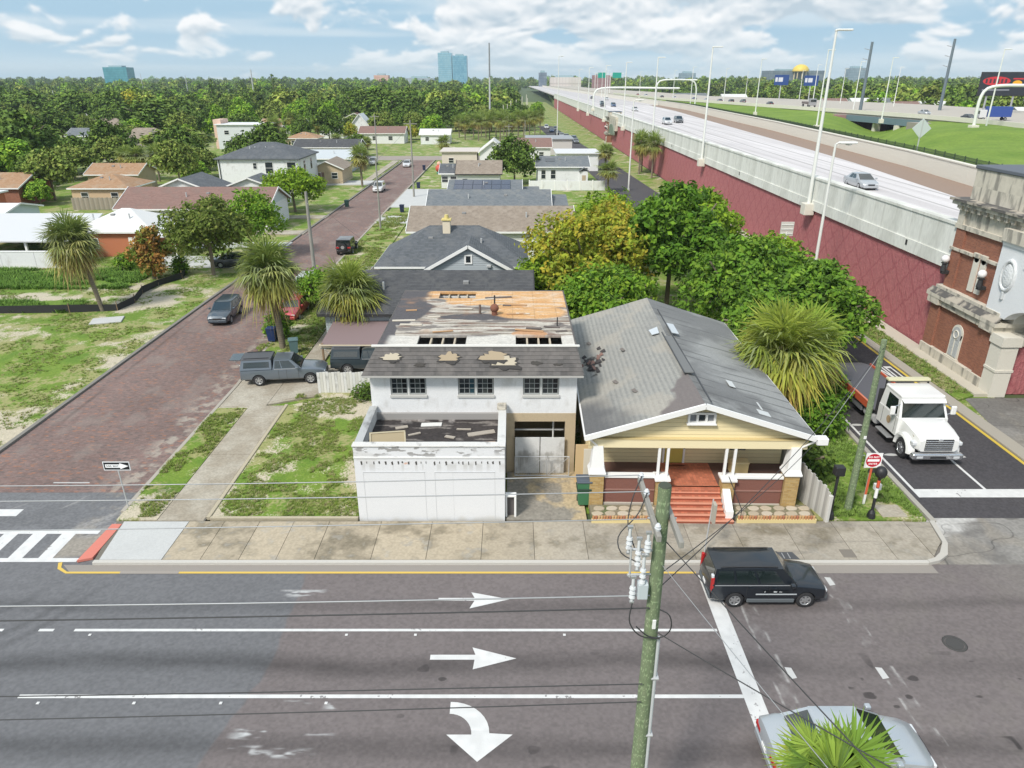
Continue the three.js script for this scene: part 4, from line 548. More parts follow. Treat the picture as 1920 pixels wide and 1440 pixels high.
{ // yard gates beside the shop
  const g = thing('yard_gate', 'white sheet-metal gate closing the carport of the derelict house', 'gate', [1.4, .12, -31.45]); for (const [a, c] of [[-1.25, -.02], [.02, 1.22]]) mesh('panel', rbx(a, c, .02, 2.05, -.03, .03, .01), M.whiteWallDirty, g);
  const c = thing('chain_link_gate', 'low chain-link double gate standing before the white carport gate', 'gate', [1.3, .12, -31.1]); for (const [a, b] of [[-1.15, .42], [.5, 1.55]]) { mesh('gate_frame', [bar([a, .05, 0], [a, 1.15, 0], .025), bar([b, .05, 0], [b, 1.15, 0], .025), bar([a, 1.15, 0], [b, 1.15, 0], .025), bar([a, .08, 0], [b, .08, 0], .025), bar([a, .08, 0], [b, 1.15, 0], .012)], M.galv, c); const w = []; for (let k = 1; k < 14; k++) { const x = mx(a, b, k / 14); w.push(bar([x, .08, 0], [x, 1.15, 0], .005, 3)); } mesh('mesh_panel', w, M.galv, c); }
  const p = thing('post_stub', 'white doorway stub at the corner of the shop', 'post', [-.1, .12, -27.6]); mesh('jamb', [rbx(-.2, -.12, 0, 1.1, -.2, .1, .02), rbx(.2, .3, 0, 1.05, -.2, .1, .02), rbx(-.2, .3, 1.05, 1.15, -.2, .1, .02)], M.whiteTrim, p); mesh('void_panel', bx(-.12, .2, 0, 1.05, -.12, -.08), mat([.10, .09, .09], .9), p);
}
// ---------------------------------------------------------------- yellow bungalow
{
  const b = thing('yellow_bungalow', 'pale yellow bungalow with grey shingle gable roof and red tiled porch steps', 'house', [8.45, 0, -28.4], -.02);
  // local: x -5..5, z back negative; ridge along z
  const AP = 5.48, EV = 3.86, XE = 5.15, BK = -16.3, ridgeZ = .35;
  const sag = (z) => -.12 * Math.sin(Math.PI * cl(-z / 16));
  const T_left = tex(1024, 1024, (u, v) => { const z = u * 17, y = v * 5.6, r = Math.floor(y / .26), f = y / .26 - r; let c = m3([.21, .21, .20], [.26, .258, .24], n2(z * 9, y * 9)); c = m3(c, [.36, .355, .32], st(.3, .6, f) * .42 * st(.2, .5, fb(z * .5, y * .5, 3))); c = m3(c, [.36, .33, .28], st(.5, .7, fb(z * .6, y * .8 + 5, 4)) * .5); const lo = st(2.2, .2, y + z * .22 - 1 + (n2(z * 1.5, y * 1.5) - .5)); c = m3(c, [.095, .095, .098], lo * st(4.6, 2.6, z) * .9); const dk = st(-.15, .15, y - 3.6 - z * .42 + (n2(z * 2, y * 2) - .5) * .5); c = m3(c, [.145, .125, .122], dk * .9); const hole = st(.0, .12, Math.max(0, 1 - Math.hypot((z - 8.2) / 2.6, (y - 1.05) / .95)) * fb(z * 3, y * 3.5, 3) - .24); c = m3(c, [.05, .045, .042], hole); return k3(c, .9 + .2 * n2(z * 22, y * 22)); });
  const T_right = tex(1024, 1024, (u, v) => { const z = u * 17, y = v * 5.6; let c = m3([.25, .255, .252], [.31, .315, .31], fb(z * 1.4, y * .6, 4)); const q = ((z + (n2(y, 3) - .5) * .15) % 1.0 + 1) % 1; c = m3(c, [.095, .098, .10], st(.12, .02, Math.min(q, 1 - q)) * .75 * st(.35, .55, fb(z * 2, y * .8, 3))); c = m3(c, [.11, .112, .115], st(.45, .7, fb(z * .4 + 3, y * .4, 4)) * .6); c = m3(c, [.09, .09, .09], st(3.4, .6, z) * st(1.2, 4.2, y) * .75 * st(.3, .6, fb(z, y, 3))); return k3(c, .9 + .2 * n2(z * 20, y * 20)); });
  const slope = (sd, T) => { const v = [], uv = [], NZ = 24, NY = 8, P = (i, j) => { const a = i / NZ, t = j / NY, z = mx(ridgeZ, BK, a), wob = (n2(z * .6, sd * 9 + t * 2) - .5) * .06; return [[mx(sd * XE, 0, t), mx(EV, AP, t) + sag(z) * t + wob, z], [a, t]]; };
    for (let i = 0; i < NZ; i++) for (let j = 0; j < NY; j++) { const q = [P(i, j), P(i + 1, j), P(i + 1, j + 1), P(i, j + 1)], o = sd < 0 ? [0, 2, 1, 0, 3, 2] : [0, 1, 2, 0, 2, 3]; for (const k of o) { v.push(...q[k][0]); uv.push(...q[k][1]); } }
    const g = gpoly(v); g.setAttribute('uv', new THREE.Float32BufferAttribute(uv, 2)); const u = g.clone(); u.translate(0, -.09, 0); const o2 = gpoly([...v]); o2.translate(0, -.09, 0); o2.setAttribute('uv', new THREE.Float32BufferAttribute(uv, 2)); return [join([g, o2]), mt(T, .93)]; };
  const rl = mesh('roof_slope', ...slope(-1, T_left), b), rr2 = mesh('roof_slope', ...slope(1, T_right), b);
  const rs = rng(14); for (let k = 0; k < 20; k++) { const z = -6.4 - rs() * 3.6, t = .04 + rs() * .28, L = .12 + rs() * .3; const g = plate([[-L / 2, 0, .05], [L / 2, .02, .1], [L / 2, .1, -.1], [-L / 2, .05, -.08]], .02); g.rotateZ(.3); g.rotateY(rs() * 2); g.translate(mx(-XE, 0, t), mx(EV, AP, t) + .02, z); mesh('lifted_shingle', g, mat(k % 3 ? [.055, .05, .05] : [.20, .12, .10], .95), rl); }
  for (const [z, t] of [[-8.6, .52], [-4.6, .36], [-11, .2], [-3, .5]]) mesh('lifted_shingle', move(plate([[-.1, 0, .15], [.1, 0, .12], [.12, .05, -.2], [-.12, .03, -.15]], .02), mx(-XE, 0, t), mx(EV, AP, t) + .02, z, .5), mat([.17, .15, .135], .95), rl);
  const rt = (z, h) => h + sag(z);
  mesh('ridge_cap', [beam([.05, AP + .03, -3.4], [.05, AP - .08, -9], .42, .06)], mat([.16, .165, .165], .9), b); mesh('ridge_edge', [beam([-.2, AP + .06, -3.3], [-.2, AP - .04, -9.6], .05, .05), beam([.3, AP + .03, 0], [.3, AP - .06, -14], .05, .05)], mat([.07, .075, .08], .8), b);
  mesh('ridge_patch', [plate([[.35, AP - .02, -9.5], [.75, AP - .1, -9.5], [.75, AP - .1, -11.2], [.35, AP - .02, -11.2]], .03), plate([[-.75, AP - .2, -9.6], [-.35, AP - .08, -9.6], [-.3, AP - .06, -10.6], [-.8, AP - .2, -10.4]], .03)], mat([.5, .54, .57], .7), b);
  for (const [x, z, w, l] of [[2.2, -3.7, .3, .75], [3.0, -.9, .55, .5], [3.05, -1.7, .08, .8]]) mesh('roof_patch', plate([[x - w / 2, mx(AP, EV, (x - w / 2) / XE) + .03, z + l / 2], [x + w / 2, mx(AP, EV, (x + w / 2) / XE) + .03, z + l / 2], [x + w / 2, mx(AP, EV, (x + w / 2) / XE) + .03, z - l / 2], [x - w / 2, mx(AP, EV, (x - w / 2) / XE) + .03, z - l / 2]], .02), mat([.56, .58, .58], .7), rr2);
  // gable front
  const gab = new THREE.Shape([[-4.75, 3.42], [4.72, 3.42], [4.72, 3.8], [0, AP - .2], [-4.75, 3.8]].map(p => new THREE.Vector2(...p))); mesh('gable_wall', uvm(new THREE.ExtrudeGeometry(gab, { depth: .16, bevelEnabled: false }).translate(0, 0, -.32)), M.yellowSiding, b);
  mesh('porch_beam', [rbx(-4.9, 4.85, 3.2, 3.62, -.14, .03, .015)], mat([.78, .68, .44], .7), b); mesh('beam_trim', rbx(-4.9, 4.85, 3.62, 3.68, -.14, .06, .01), mat([.60, .48, .24], .7), b);
  mesh('bargeboard', [beam([-XE - .05, EV - .02, ridgeZ + .02], [0, AP - .02, ridgeZ + .02], .1, .24)].map(g => g), M.whiteTrim, b); mesh('bargeboard', [beam([XE + .3, EV - .1, ridgeZ + .02], [0, AP - .02, ridgeZ + .02], .1, .24)], M.whiteTrim, b);
  mesh('eave_return', rbx(XE - .1, XE + .4, 3.62, 3.95, .05, .45, .03), M.whiteTrim, b); mesh('gutter', [beam([-XE, EV - .1, .3], [-XE, EV - .1, BK], .12, .12)], M.whiteTrim, b); mesh('gutter', [beam([XE, EV - .1, .3], [XE, EV - .1, BK], .12, .12)], M.whiteTrim, b);
  mesh('bracket', [bar([-4.6, 3.3, .02], [-4.95, 3.75, .3], .05)], M.whiteTrim, b); mesh('bracket', [bar([4.6, 3.3, .02], [5.0, 3.75, .3], .05)], M.whiteTrim, b);
  const w = thing0(b, 'gable_window'); mesh('window_frame', [rbx(-.62, .62, 4.42, 4.52, -.17, .0, .01), rbx(-.66, .66, 4.36, 4.43, -.17, .05, .01), rbx(-.6, .6, 4.86, 4.95, -.17, -.02, .01), ...[-.58, -.2, .2, .58].map(x => rbx(x - .05, x + .05, 4.5, 4.9, -.17, -.02, .01))], M.whiteTrim, w); for (const x of [-.39, 0, .39]) mesh('pane', bx(x - .15, x + .15, 4.5, 4.88, -.155, -.12), x ? mat([.20, .21, .23], .4) : M_glass, w);
  // walls behind the porch
  mesh('house_wall', [bx(-4.75, 4.72, 0, 3.85, -16, -2.45)], M.yellowSiding, b);
  mesh('porch_floor', bx(-4.75, 4.75, .9, 1.08, -2.45, -.05), M.floorBrown, b); mesh('porch_ceiling', bx(-4.75, 4.75, 3.45, 3.5, -2.4, -.35), M.whiteTrim, b);
  const win = (x0, x1, y0, y1) => { sash(b, x0, x1, y0, y1, -2.38, 2, 3, M_frame, M_glass, .05); for (const s of [-1, 1]) mesh('shutter', rbx(s < 0 ? x0 - .42 : x1 + .06, s < 0 ? x0 - .06 : x1 + .42, y0, y1, -2.45, -2.38, .01), mat([.60, .58, .60], .7), b); };
  win(-3.7, -2.8, 2.0, 3.0); win(3.0, 3.5, 2.0, 3.0);
  const dr = mesh('front_door', rbx(-1.0, -.1, 1.1, 3.1, -2.45, -2.4, .02), mat([.58, .46, .10], .55), b); mesh('door_frame', [rbx(-1.1, -1.0, 1.1, 3.15, -2.45, -2.36, .01), rbx(-.1, 0, 1.1, 3.15, -2.45, -2.36, .01), rbx(-1.1, 0, 3.1, 3.2, -2.45, -2.35, .01)], M.whiteTrim, dr); mesh('door_gap', bx(-.1, -.02, 1.9, 3.05, -2.45, -2.35), M.dark, dr); mesh('door_mat', rbx(-1.0, .0, 1.08, 1.1, -2.2, -1.7, .01), M.dark, dr);
  const ac = mesh('air_conditioner', [rbx(2.05, 2.8, 2.05, 2.65, -2.45, -1.95, .04)], mat([.07, .07, .075], .6), b); mesh('ac_grille', [...Array(7)].map((_, k) => bx(2.15, 2.7, 2.13 + k * .07, 2.155 + k * .07, -1.955, -1.94)), mat([.3, .31, .32], .5), ac); mesh('ac_window_frame', rbx(2.0, 2.85, 2.65, 3.1, -2.44, -2.38, .01), M_frame, ac);
  const cr = mesh('low_wall', [rbx(-4.2, -1.85, .35, 1.68, -.12, .06, .01)], M.porchRed, b), cr2 = mesh('low_wall', [rbx(1.75, 4.0, .35, 1.68, -.12, .06, .01)], M.porchRed, b);
  for (const [a, c] of [[-4.2, -1.85], [1.75, 4.0]]) { mesh('rail', rbx(a, c, 1.68, 1.82, -.2, .13, .02), M.whiteTrim, b); mesh('wall_ledge', rbx(a, c, 1.0, 1.08, .06, .1, .01), mat([.28, .15, .12], .8), b); mesh('foundation', rbx(a, c, .1, .36, -.1, .12, .02), mat([.44, .40, .34], .9), b); }
  for (const x of [-4.55, 4.35]) { mesh('corner_pier', bx(x - .32, x + .32, .05, 1.95, -.42, .22), M.buffBrick, b); const pl = mesh('tapered_column', [taper(x, 1.98, 3.3, .33, .22, -.1), rbx(x - .4, x + .4, 1.92, 2.02, -.5, .3, .02)], M.whiteTrim, b); mesh('column_foot', taper(x, 2.02, 2.25, .38, .3, -.1), M.whiteTrim, pl); }
  for (const x of [-1.55, 1.48]) { mesh('middle_pier', bx(x - .28, x + .28, .2, 1.62, -.3, .24), M.buffBrick, b); const cp = mesh('pier_cap', [rbx(x - .36, x + .36, 1.62, 1.74, -.4, .34, .02), rbx(x - .2, x + .2, 1.74, 1.8, -.2, .2, .02)], M.whiteTrim, b); for (const s of [-.2, .2]) mesh('post', rbx(x + s - .06, x + s + .06, 1.74, 3.22, -.1, .02, .01), M.whiteTrim, cp); }
  // steps
  const N = 7; for (let k = 0; k < N; k++) { const y = .13 + (k + 1) * .139, z = 1.42 - k * .26; mesh('step', [rbx(k ? -1.26 : -1.3, k < 2 ? 1.55 : 1.18, .02, y, -.05, z, .015)], M.redTile, b); mesh('step_nosing', rbx(k ? -1.27 : -1.31, k < 2 ? 1.56 : 1.19, y - .045, y + .006, z - .1, z + .03, .012), mat([.60, .27, .18], .6), b); mesh('step_riser', bx(k ? -1.262 : -1.302, k < 2 ? 1.552 : 1.182, y - .139, y - .045, z - .02, z + .004), mat([.30, .075, .04], .8), b); }  // step shading is put into the colours: riser darker, nosing lighter than tread
  mesh('landing', rbx(-1.25, 1.18, .9, 1.1, -2.4, .1, .01), M.redTile, b);
  const chk = new THREE.Shape([[0, .12], [1.0, .12], [1.0, .62], [.85, .66], [.45, .95], [.2, 1.18], [0, 1.25]].map(p => new THREE.Vector2(...p))); const cgeo = flat(new THREE.ExtrudeGeometry(chk, { depth: .34, bevelEnabled: false }).rotateY(-Math.PI / 2).translate(1.56, 0, .2)); mesh('stair_cheek', cgeo, M.whiteTrim, b); mesh('stair_cheek', cgeo.clone().translate(-2.86, 0, 0), M.stone, b);
  mesh('handrail', [bar([1.4, 1.95, .35], [1.9, .75, 1.2], .02), bar([1.9, .1, 1.2], [1.9, .8, 1.2], .02)], M.dark, b);
}
function thing0(parent, name) { const g = new THREE.Group(); g.name = name; parent.add(g); return g; }
function taper(x, y0, y1, r0, r1, z) { const g = new THREE.CylinderGeometry(r1 * 1.414, r0 * 1.414, y1 - y0, 4); g.rotateY(Math.PI / 4); g.translate(x, (y0 + y1) / 2, z); return toCreasedNormals(flat(g), .3); }
{ // front garden bed with flagstones and scalloped edging
  for (const [a, c, l, seed] of [[3.6, 6.95, 'flagstone bed with scalloped edging beside the porch steps and green bin', 3], [10.15, 13.7, 'flagstone bed with tan scalloped edging between porch steps and grey fence', 8]]) {
    const g = thing('garden_bed', l, 'garden bed', [a, 0, -27.1]); const W = c - a, r = rng(seed); mesh('soil', bx(0, W, 0, .3, -1.15, .02), mt(grime([.22, .19, .13], [.10, .13, .05], .9, seed), .95), g);
    mesh('low_wall', rbx(-.02, W + .02, .0, .34, 0, .1, .02), mat([.66, .54, .27], .8), g);
    for (let i = 0; i < Math.floor(W / .58); i++) for (let j = 0; j < 2; j++) { const pts = [...Array(9)].map((_, k) => { const q = k / 9 * 6.283, e = .85 + r() * .25; return new THREE.Vector2((.3 + i * .58 + (j ? .12 : 0)) + Math.cos(q) * .25 * e, .38 + j * .44 + Math.sin(q) * .17 * e); }); const s = new THREE.ExtrudeGeometry(new THREE.Shape(pts), { depth: .05, bevelEnabled: true, bevelSize: .015, bevelThickness: .015, bevelSegments: 1 }); s.rotateX(-Math.PI / 2); s.translate(0, .29, 0); mesh('flagstone', flat(s), [mat([.47, .40, .30], .9), mat([.42, .36, .27], .9), mat([.50, .44, .35], .9)][(i + j) % 3], g); }
    const eg = flat(new THREE.CylinderGeometry(.055, .06, .16, 8)); for (let k = 0; k < Math.floor(W / .125); k++) { const m = mesh('edging_tile', eg, [mat([.45, .22, .10], .85), mat([.52, .33, .16], .85), mat([.38, .15, .08], .85)][(k * 7 % 5) % 3], g); m.position.set(.07 + k * .125, .40, .05); }
  }
}
// ---------------------------------------------------------------- vegetation
const leafMat = pmat([1, 1, 1], .9, { specularIntensity: .35, vertexColors: true, side: THREE.DoubleSide, transmission: .36, thickness: 0 });
const leafMatFar = mat([1, 1, 1], 1, { vertexColors: true, side: THREE.DoubleSide });
const M_bark = mt(tex(128, 256, (u, v) => k3([.20, .165, .125], .6 + .7 * fb(u * 10, v * 4, 4)), [.8, 1.6]), .95);
function ball(r) { const u = r() * 2 - 1, a = r() * 6.283, s = Math.sqrt(1 - u * u); return V(s * Math.cos(a), u, s * Math.sin(a)); }
// a crown of leaf sprays: blobs [x,y,z,r], n sprays of k leaves
function crown(blobs, n, k, size, pal, seed, spread = .55) {
  const r = rng(seed), pos = [], nor = [], col = [], W = blobs.reduce((s, b) => s + b[3] * b[3], 0);
  for (let i = 0; i < n; i++) {
    let t = r() * W, b = blobs[0]; for (const q of blobs) { t -= q[3] * q[3]; if (t <= 0) { b = q; break; } }
    const d = ball(r); if (d.y < -.35 && r() < .6) d.y *= -1; const lump = .5 + .85 * n3(d.x * 2.9 + seed, d.y * 2.9, d.z * 2.9 + b[0]), rad = b[3] * lump * (.7 + .3 * Math.pow(r(), .4));
    const c = V(b[0] + d.x * rad, b[1] + d.y * rad * (b[4] || .85), b[2] + d.z * rad), tone = pal[Math.floor(r() * pal.length)], kk = .75 + r() * .5;
    for (let j = 0; j < k; j++) {
      const o = ball(r).multiplyScalar(spread * (.4 + r() * .8)), p = c.clone().add(o), nn = d.clone().multiplyScalar(.6).add(V(0, .5, 0)).add(ball(r).multiplyScalar(.9)).normalize();
      const a = ball(r).cross(nn).normalize(), e = nn.clone().cross(a), s = size * (.65 + r() * .7), q = .85 + r() * .3;
      const A = p.clone().addScaledVector(a, s), B = p.clone().addScaledVector(e, s * .55).addScaledVector(nn, s * .12), D = p.clone().addScaledVector(a, -s), E = p.clone().addScaledVector(e, -s * .55).addScaledVector(nn, s * .12);
      for (const x of [A, B, D, A, D, E]) { pos.push(x.x, x.y, x.z); nor.push(nn.x, nn.y, nn.z); col.push(tone[0] * kk * q, tone[1] * kk * q, tone[2] * kk * q); }
    }
  }
  const g = new THREE.BufferGeometry(); g.setAttribute('position', new THREE.Float32BufferAttribute(pos, 3)); g.setAttribute('normal', new THREE.Float32BufferAttribute(nor, 3)); g.setAttribute('color', new THREE.Float32BufferAttribute(col, 3)); return g;
}
const PAL = {
  d: [[0.085, 0.152, 0.021], [0.113, 0.187, 0.025], [0.142, 0.214, 0.032], [0.094, 0.160, 0.029]], o: [[0.160, 0.223, 0.040], [0.189, 0.259, 0.046], [0.142, 0.197, 0.034], [0.227, 0.267, 0.057]], b: [[0.160, 0.304, 0.023], [0.208, 0.356, 0.029], [0.132, 0.267, 0.023], [0.264, 0.392, 0.034]],
  y: [[0.321, 0.375, 0.034], [0.396, 0.401, 0.040], [0.264, 0.339, 0.034], [0.472, 0.392, 0.046]], g: [[0.132, 0.267, 0.025], [0.170, 0.321, 0.030], [0.113, 0.223, 0.023], [0.208, 0.339, 0.034]], e: [[0.104, 0.232, 0.018], [0.142, 0.276, 0.023], [0.085, 0.187, 0.016], [0.170, 0.304, 0.025]], m: [[0.217, 0.356, 0.023], [0.274, 0.401, 0.025], [0.189, 0.321, 0.023]], rust: [[0.415, 0.214, 0.057], [0.302, 0.232, 0.046], [0.189, 0.267, 0.040], [0.491, 0.267, 0.081]],
};
function limbs(h, R, seed, n = 6, r0 = .22) { const r = rng(seed), g = [bar([0, 0, 0], [(r() - .5) * .3, h * .45, (r() - .5) * .3], r0, 8, r0 * .7)]; for (let k = 0; k < n; k++) { const a = k / n * 6.283 + r(), y = h * (.3 + r() * .15); g.push(tube([[0, y, 0], [Math.cos(a) * R * .3, h * (.5 + r() * .1), Math.sin(a) * R * .3], [Math.cos(a) * R * .7, h * (.62 + r() * .2), Math.sin(a) * R * .7]], r0 * .32, 5, 5)); } return g; }
function tree(name, label, pos, o) { const t = thing(name, label, 'tree', pos, 0, o.group); mesh('trunk', o.trunk, M_bark, t); const c = mesh('crown', o.crown, o.far ? leafMatFar : leafMat, t); return t; }
const lobes = (R, h, seed, n = 9, low = .3) => { const r = rng(seed), o = [[0, h * .66, 0, R * .62, .8]]; for (let k = 0; k < n; k++) { const a = k / n * 6.283 + r() * .6, q = R * (.42 + r() * .22); o.push([Math.cos(a) * q, h * (low + .18 + r() * .34), Math.sin(a) * q, R * (.32 + r() * .16), .85]); } o.push([R * .15, h * .82, -R * .1, R * .36, .7]); return o; };
// the overgrown trees behind the bungalow
const near = (name, label, x, z, h, R, pal, seed, n, low = .2, size = .2) => tree(name, label, [x, 0, z], { trunk: limbs(h, R, seed), crown: crown(lobes(R, h, seed, 11, low), n, 7, size, PAL[pal], seed, .42) });
near('yellow_green_tree', 'yellow-green tree with golden tinged leaves next to the grey gabled house', 6.3, -57.8, 9.4, 5.4, 'y', 21, 1700);
near('dark_green_tree', 'tallest dark green clumpy tree rising behind the bungalow roof', 13.2, -58.6, 11.8, 4.6, 'e', 22, 1900, .22, .24);
near('leafy_tree', 'bright green tree filling the gap right behind the bungalow ridge', 17.5, -51.5, 8.0, 5.0, 'g', 23, 1900, .15);
near('leafy_tree', 'low bright green tree beside the corner of the torn roof', 7.2, -52.0, 5.4, 4.2, 'b', 24, 1400, .15);
near('leafy_tree', 'dense green tree between the big fan palm and the side road', 20.6, -47, 7.4, 4.3, 'g', 25, 1600, .12);
near('leafy_tree', 'rounded light green tree standing closest to the maroon wall', 17.6, -66.5, 9.8, 4.3, 'm', 26, 1500, .15);
near('leafy_tree', 'medium green tree just behind the tall dark clumpy tree', 21.5, -58.5, 6.6, 4.4, 'm', 27, 1400, .12);
near('leafy_tree', 'sprawling green tree hanging over the bungalow eave by the fan palm', 16.6, -45, 5.8, 3.6, 'g', 28, 1300, .1);
near('leafy_tree', 'small feathery green tree spilling beside the grey gabled house', 2.4, -58.2, 5.4, 2.9, 'm', 29, 800, .15);
near('leafy_tree', 'lime green tree in the backyard of the slate roofed houses', 10.8, -82, 6.4, 5.6, 'm', 30, 1400, .1);
near('leafy_tree', 'yellowish tree spreading over the tan roofed house end', 9.5, -72, 7.4, 4.8, 'y', 31, 1300, .1);
near('leafy_tree', 'green tree against the maroon wall beyond the yellowish tree', 18.2, -80, 7.0, 5.2, 'g', 32, 1300, .1);
near('round_bush', 'dark green bush at the bungalow corner beside the grey fence', 14.9, -31.6, 1.7, 1.3, 'd', 33, 330, .05, .13); near('round_bush', 'shaggy green bush under the big fan palm by the road', 18.3, -39.6, 2.4, 2.0, 'e', 34, 500, .05, .15);
near('round_bush', 'shady green bush at the foot of the big fan palm', 17.0, -36, 2.6, 1.6, 'e', 35, 500, .05, .14);
// trees on the vacant-lot side
near('street_tree', 'light-barked green tree shading the dark car in the driveway', -30.6, -71.5, 8.0, 4.5, 'o', 41, 1500, .22); near('street_tree', 'bright green tree behind the light-barked tree by the driveway', -29.5, -80, 7.6, 4.2, 'b', 42, 1000, .2);
near('rust_tree', 'slender rust-tinged cypress tree on the vacant lot edge', -36, -70, 5.7, 1.8, 'rust', 43, 700, .05); near('round_bush', 'clipped round green bush before the low white wall', -40.5, -73.6, 1.9, 1.1, 'b', 44, 260, .05, .13); near('round_bush', 'small upright green bush by the white driveway', -34.1, -72, 2.1, .85, 'b', 45, 220, .05, .12);
near('round_tree', 'wide flat-topped lime tree in front of the white two-storey house', -33, -110, 6.3, 4.6, 'm', 46, 1100, .25, .22); near('leafy_tree', 'small leafy tree by the pale pickup near the brick street', -17.0, -60.5, 3.4, 2.2, 'b', 47, 550, .15, .15);
near('round_bush', 'leafy shrub behind the tall palm by the blue bin', -18.2, -52.5, 2.2, 1.0, 'g', 48, 260, .1, .14); near('round_bush', 'low weedy shrub at the end of the white fence', -9.2, -40.9, .8, .9, 'd', 49, 160, .05, .1);
// middle distance: a prototype of each kind, then copies
const proto = {}; let si = 60;
const kinds = { d: ['oak_tree', 'dense dark green oak'], o: ['olive_tree', 'dull olive green tree'], b: ['green_tree', 'bright green tree'], y: ['pale_tree', 'yellow-green tree'] };
const midTrees = [['d', -101.7, -154.1, 13, 7.8], ['d', -125.9, -180.3, 10.9, 7.1], ['o', -76.5, -121.7, 8.5, 4.5], ['b', -75.5, -116.2, 4.1, 2.4], ['d', -181.1, -316.2, 14.9, 10.7], ['d', -157.8, -299.1, 15, 8], ['d', -213, -335.3, 14.2, 13], ['d', -243.8, -366.1, 13.4, 10.3], ['d', -115.5, -245.7, 13.5, 12.2], ['y', -168.1, -335.3, 14.9, 6.6], ['o', -83.8, -186.6, 8, 9.4], ['b', -65.3, -147.2, 5.4, 2.8], ['b', -98, -180.3, 3.5, 3.4], ['d', -98.7, -176.7, 3.4, 2.3], ['b', -68, -283.8, 11.8, 4.8], ['d', -53.7, -316.2, 16, 10.7], ['d', -66.3, -335.3, 15.3, 8.3], ['d', -47.8, -347.8, 15.8, 9.8], ['b', -26.6, -252.5, 8.2, 5], ['y', -33.8, -252.5, 5.1, 3.6], ['o', -26.8, -381, 13.2, 8], ['y', -33.5, -381, 11.2, 5.9], ['b', -100.6, -356.7, 5.9, 4.5], ['y', -139.5, -381, 6.3, 5.4], ['d', .5, -141.7, 9.1, 4.4], ['b', 13, -397.2, 8.3, 5], ['o', -14.5, -316.2, 9.4, 4.9], ['d', -150.9, -252.5, 9.6, 8.1], ['o', -58.2, -149.8, 3.6, 1.7], ['b', -66.9, -163.7, 4, 2.4], ['y', -54.8, -252.5, 5.7, 3.2], ['b', -84.6, -323.6, 5.6, 3.7], ['o', 3, -330, 9, 6], ['d', -8, -345, 10, 6], ['b', -20, -300, 6, 5], ['o', -60, -290, 6.5, 5], ['d', -135, -205, 8, 6], ['o', -150, -195, 7, 6], ['b', -118, -150, 5, 4], ['o', -110, -215, 7, 6], ['d', -95, -262, 8, 7], ['o', -130, -270, 9, 7], ['b', -75, -262, 5, 4], ['d', -44, -215, 4.5, 3.5], ['b', -92, -125, 5.2, 3.6], ['o', -108, -128, 6, 4.5]];
{ const r = rng(88), houses = [[-44, -135, 11], [-42, -99, 13], [-45, -83, 9], [-49, -112, 8], [-65, -119, 8], [-84, -115, 10], [-72, -93, 11], [-72, -136, 8], [-102, -193, 11], [-78, -222, 10], [-61, -223, 7], [-47, -193, 11], [-41, -166, 10], [-36, -146, 7], [-41, -241, 10], [-24, -238, 7], [-55, -262, 6], [-88, -256, 12], [-128, -232, 10], [-205, -300, 10], [-55, -78, 12]];
  for (let i = 0, n = 0; i < 900 && n < 74; i++) { const z = -112 - r() * 250, x = -34 - r() * Math.min(230, -z * .62), R = 3 + r() * 3.4, k = 'dobdodb'[Math.floor(r() * 7)]; if (houses.some(h => Math.hypot(x - h[0], z - h[1]) < h[2] + R * .6 || (Math.abs(x - h[0] * (z / h[1])) < h[2] && z > h[1] && z < h[1] + 26))) continue; if (Math.abs(z + 191) < 8 || midTrees.some(t => Math.hypot(t[1] - x, t[2] - z) < (t[4] + R) * .7)) continue; midTrees.push([k, x, z, 4.2 + R * .75 + r() * 2.2 + Math.max(0, -z - 220) * .02, R]); n++; }
  for (const t of [['o', -64, -152, 6, 4], ['d', -57, -156, 6, 4], ['b', -60, -140, 4.5, 3], ['d', -95, -140, 8, 5], ['o', -88, -148, 7, 5], ['b', 24, -100, 5, 3], ['d', -16, -285, 8, 6], ['o', -8, -292, 8.5, 6], ['d', 0, -296, 9, 6.5], ['b', 6, -302, 8, 5], ['d', -22, -296, 8, 6], ['o', -12, -308, 10, 7], ['d', 3, -315, 10, 6.5], ['d', -38, -292, 11, 8], ['d', -30, -318, 12, 8]]) if (t[3]) midTrees.push(t); }
const where = { d: ['among the bungalows behind the white roofed house'], o: ['between the low roofs of the neighbourhood'], b: ['beside the neighbourhood houses past the lot'], y: ['standing out among the darker neighbourhood trees'] };
for (const [k, x, z, h, R] of midTrees) {
  if (!proto[k]) { const s = si++; proto[k] = tree(kinds[k][0], kinds[k][1] + ' ' + where[k][0], [x, 0, z], { trunk: limbs(9, 5, s), crown: crown(lobes(5, 9, s, 10, .12), 620, 6, .36, PAL[k], s, .55), group: 'neighbourhood trees', far: true }); proto[k].scale.set(R / 5, h / 9, R / 5); }
  else copy(proto[k], proto[k].userData.label, [x, 0, z], (x * 7.3 + z) % 6.28, [R / 5, h / 9, R / 5]);
}
{ const lastOak = scene.getObjectByName('oak_tree'); const a = copy(lastOak, 'dark round oak between the brown roof and the white cottage', [.5, 0, -141.7], 2, [.9, 1.01, .9]); for (const o of [...scene.children]) if (o !== a && o.name.startsWith('oak_tree') && Math.abs(o.position.x - .5) < .01) scene.remove(o); }
for (const [x, z, h, l] of [[-172, -440, 21, 'slim dark conifer poking above the far treeline'], [-155, -500, 23, 'second slim conifer above the far treeline'], [295, -430, 27, 'tall narrow conifer beside the billboard']]) { const b = []; for (let k = 0; k < 9; k++) b.push([0, h * (.25 + k * .082), 0, 2.6 * (1 - k * .085), 1]); tree('conifer_tree', l, [x, 0, z], { trunk: [cyl(.3, .1, h * .9, 0, 0, 0, 6)], crown: crown(b, 160, 6, .5, PAL.d, 90 + x, .6), far: true }); }

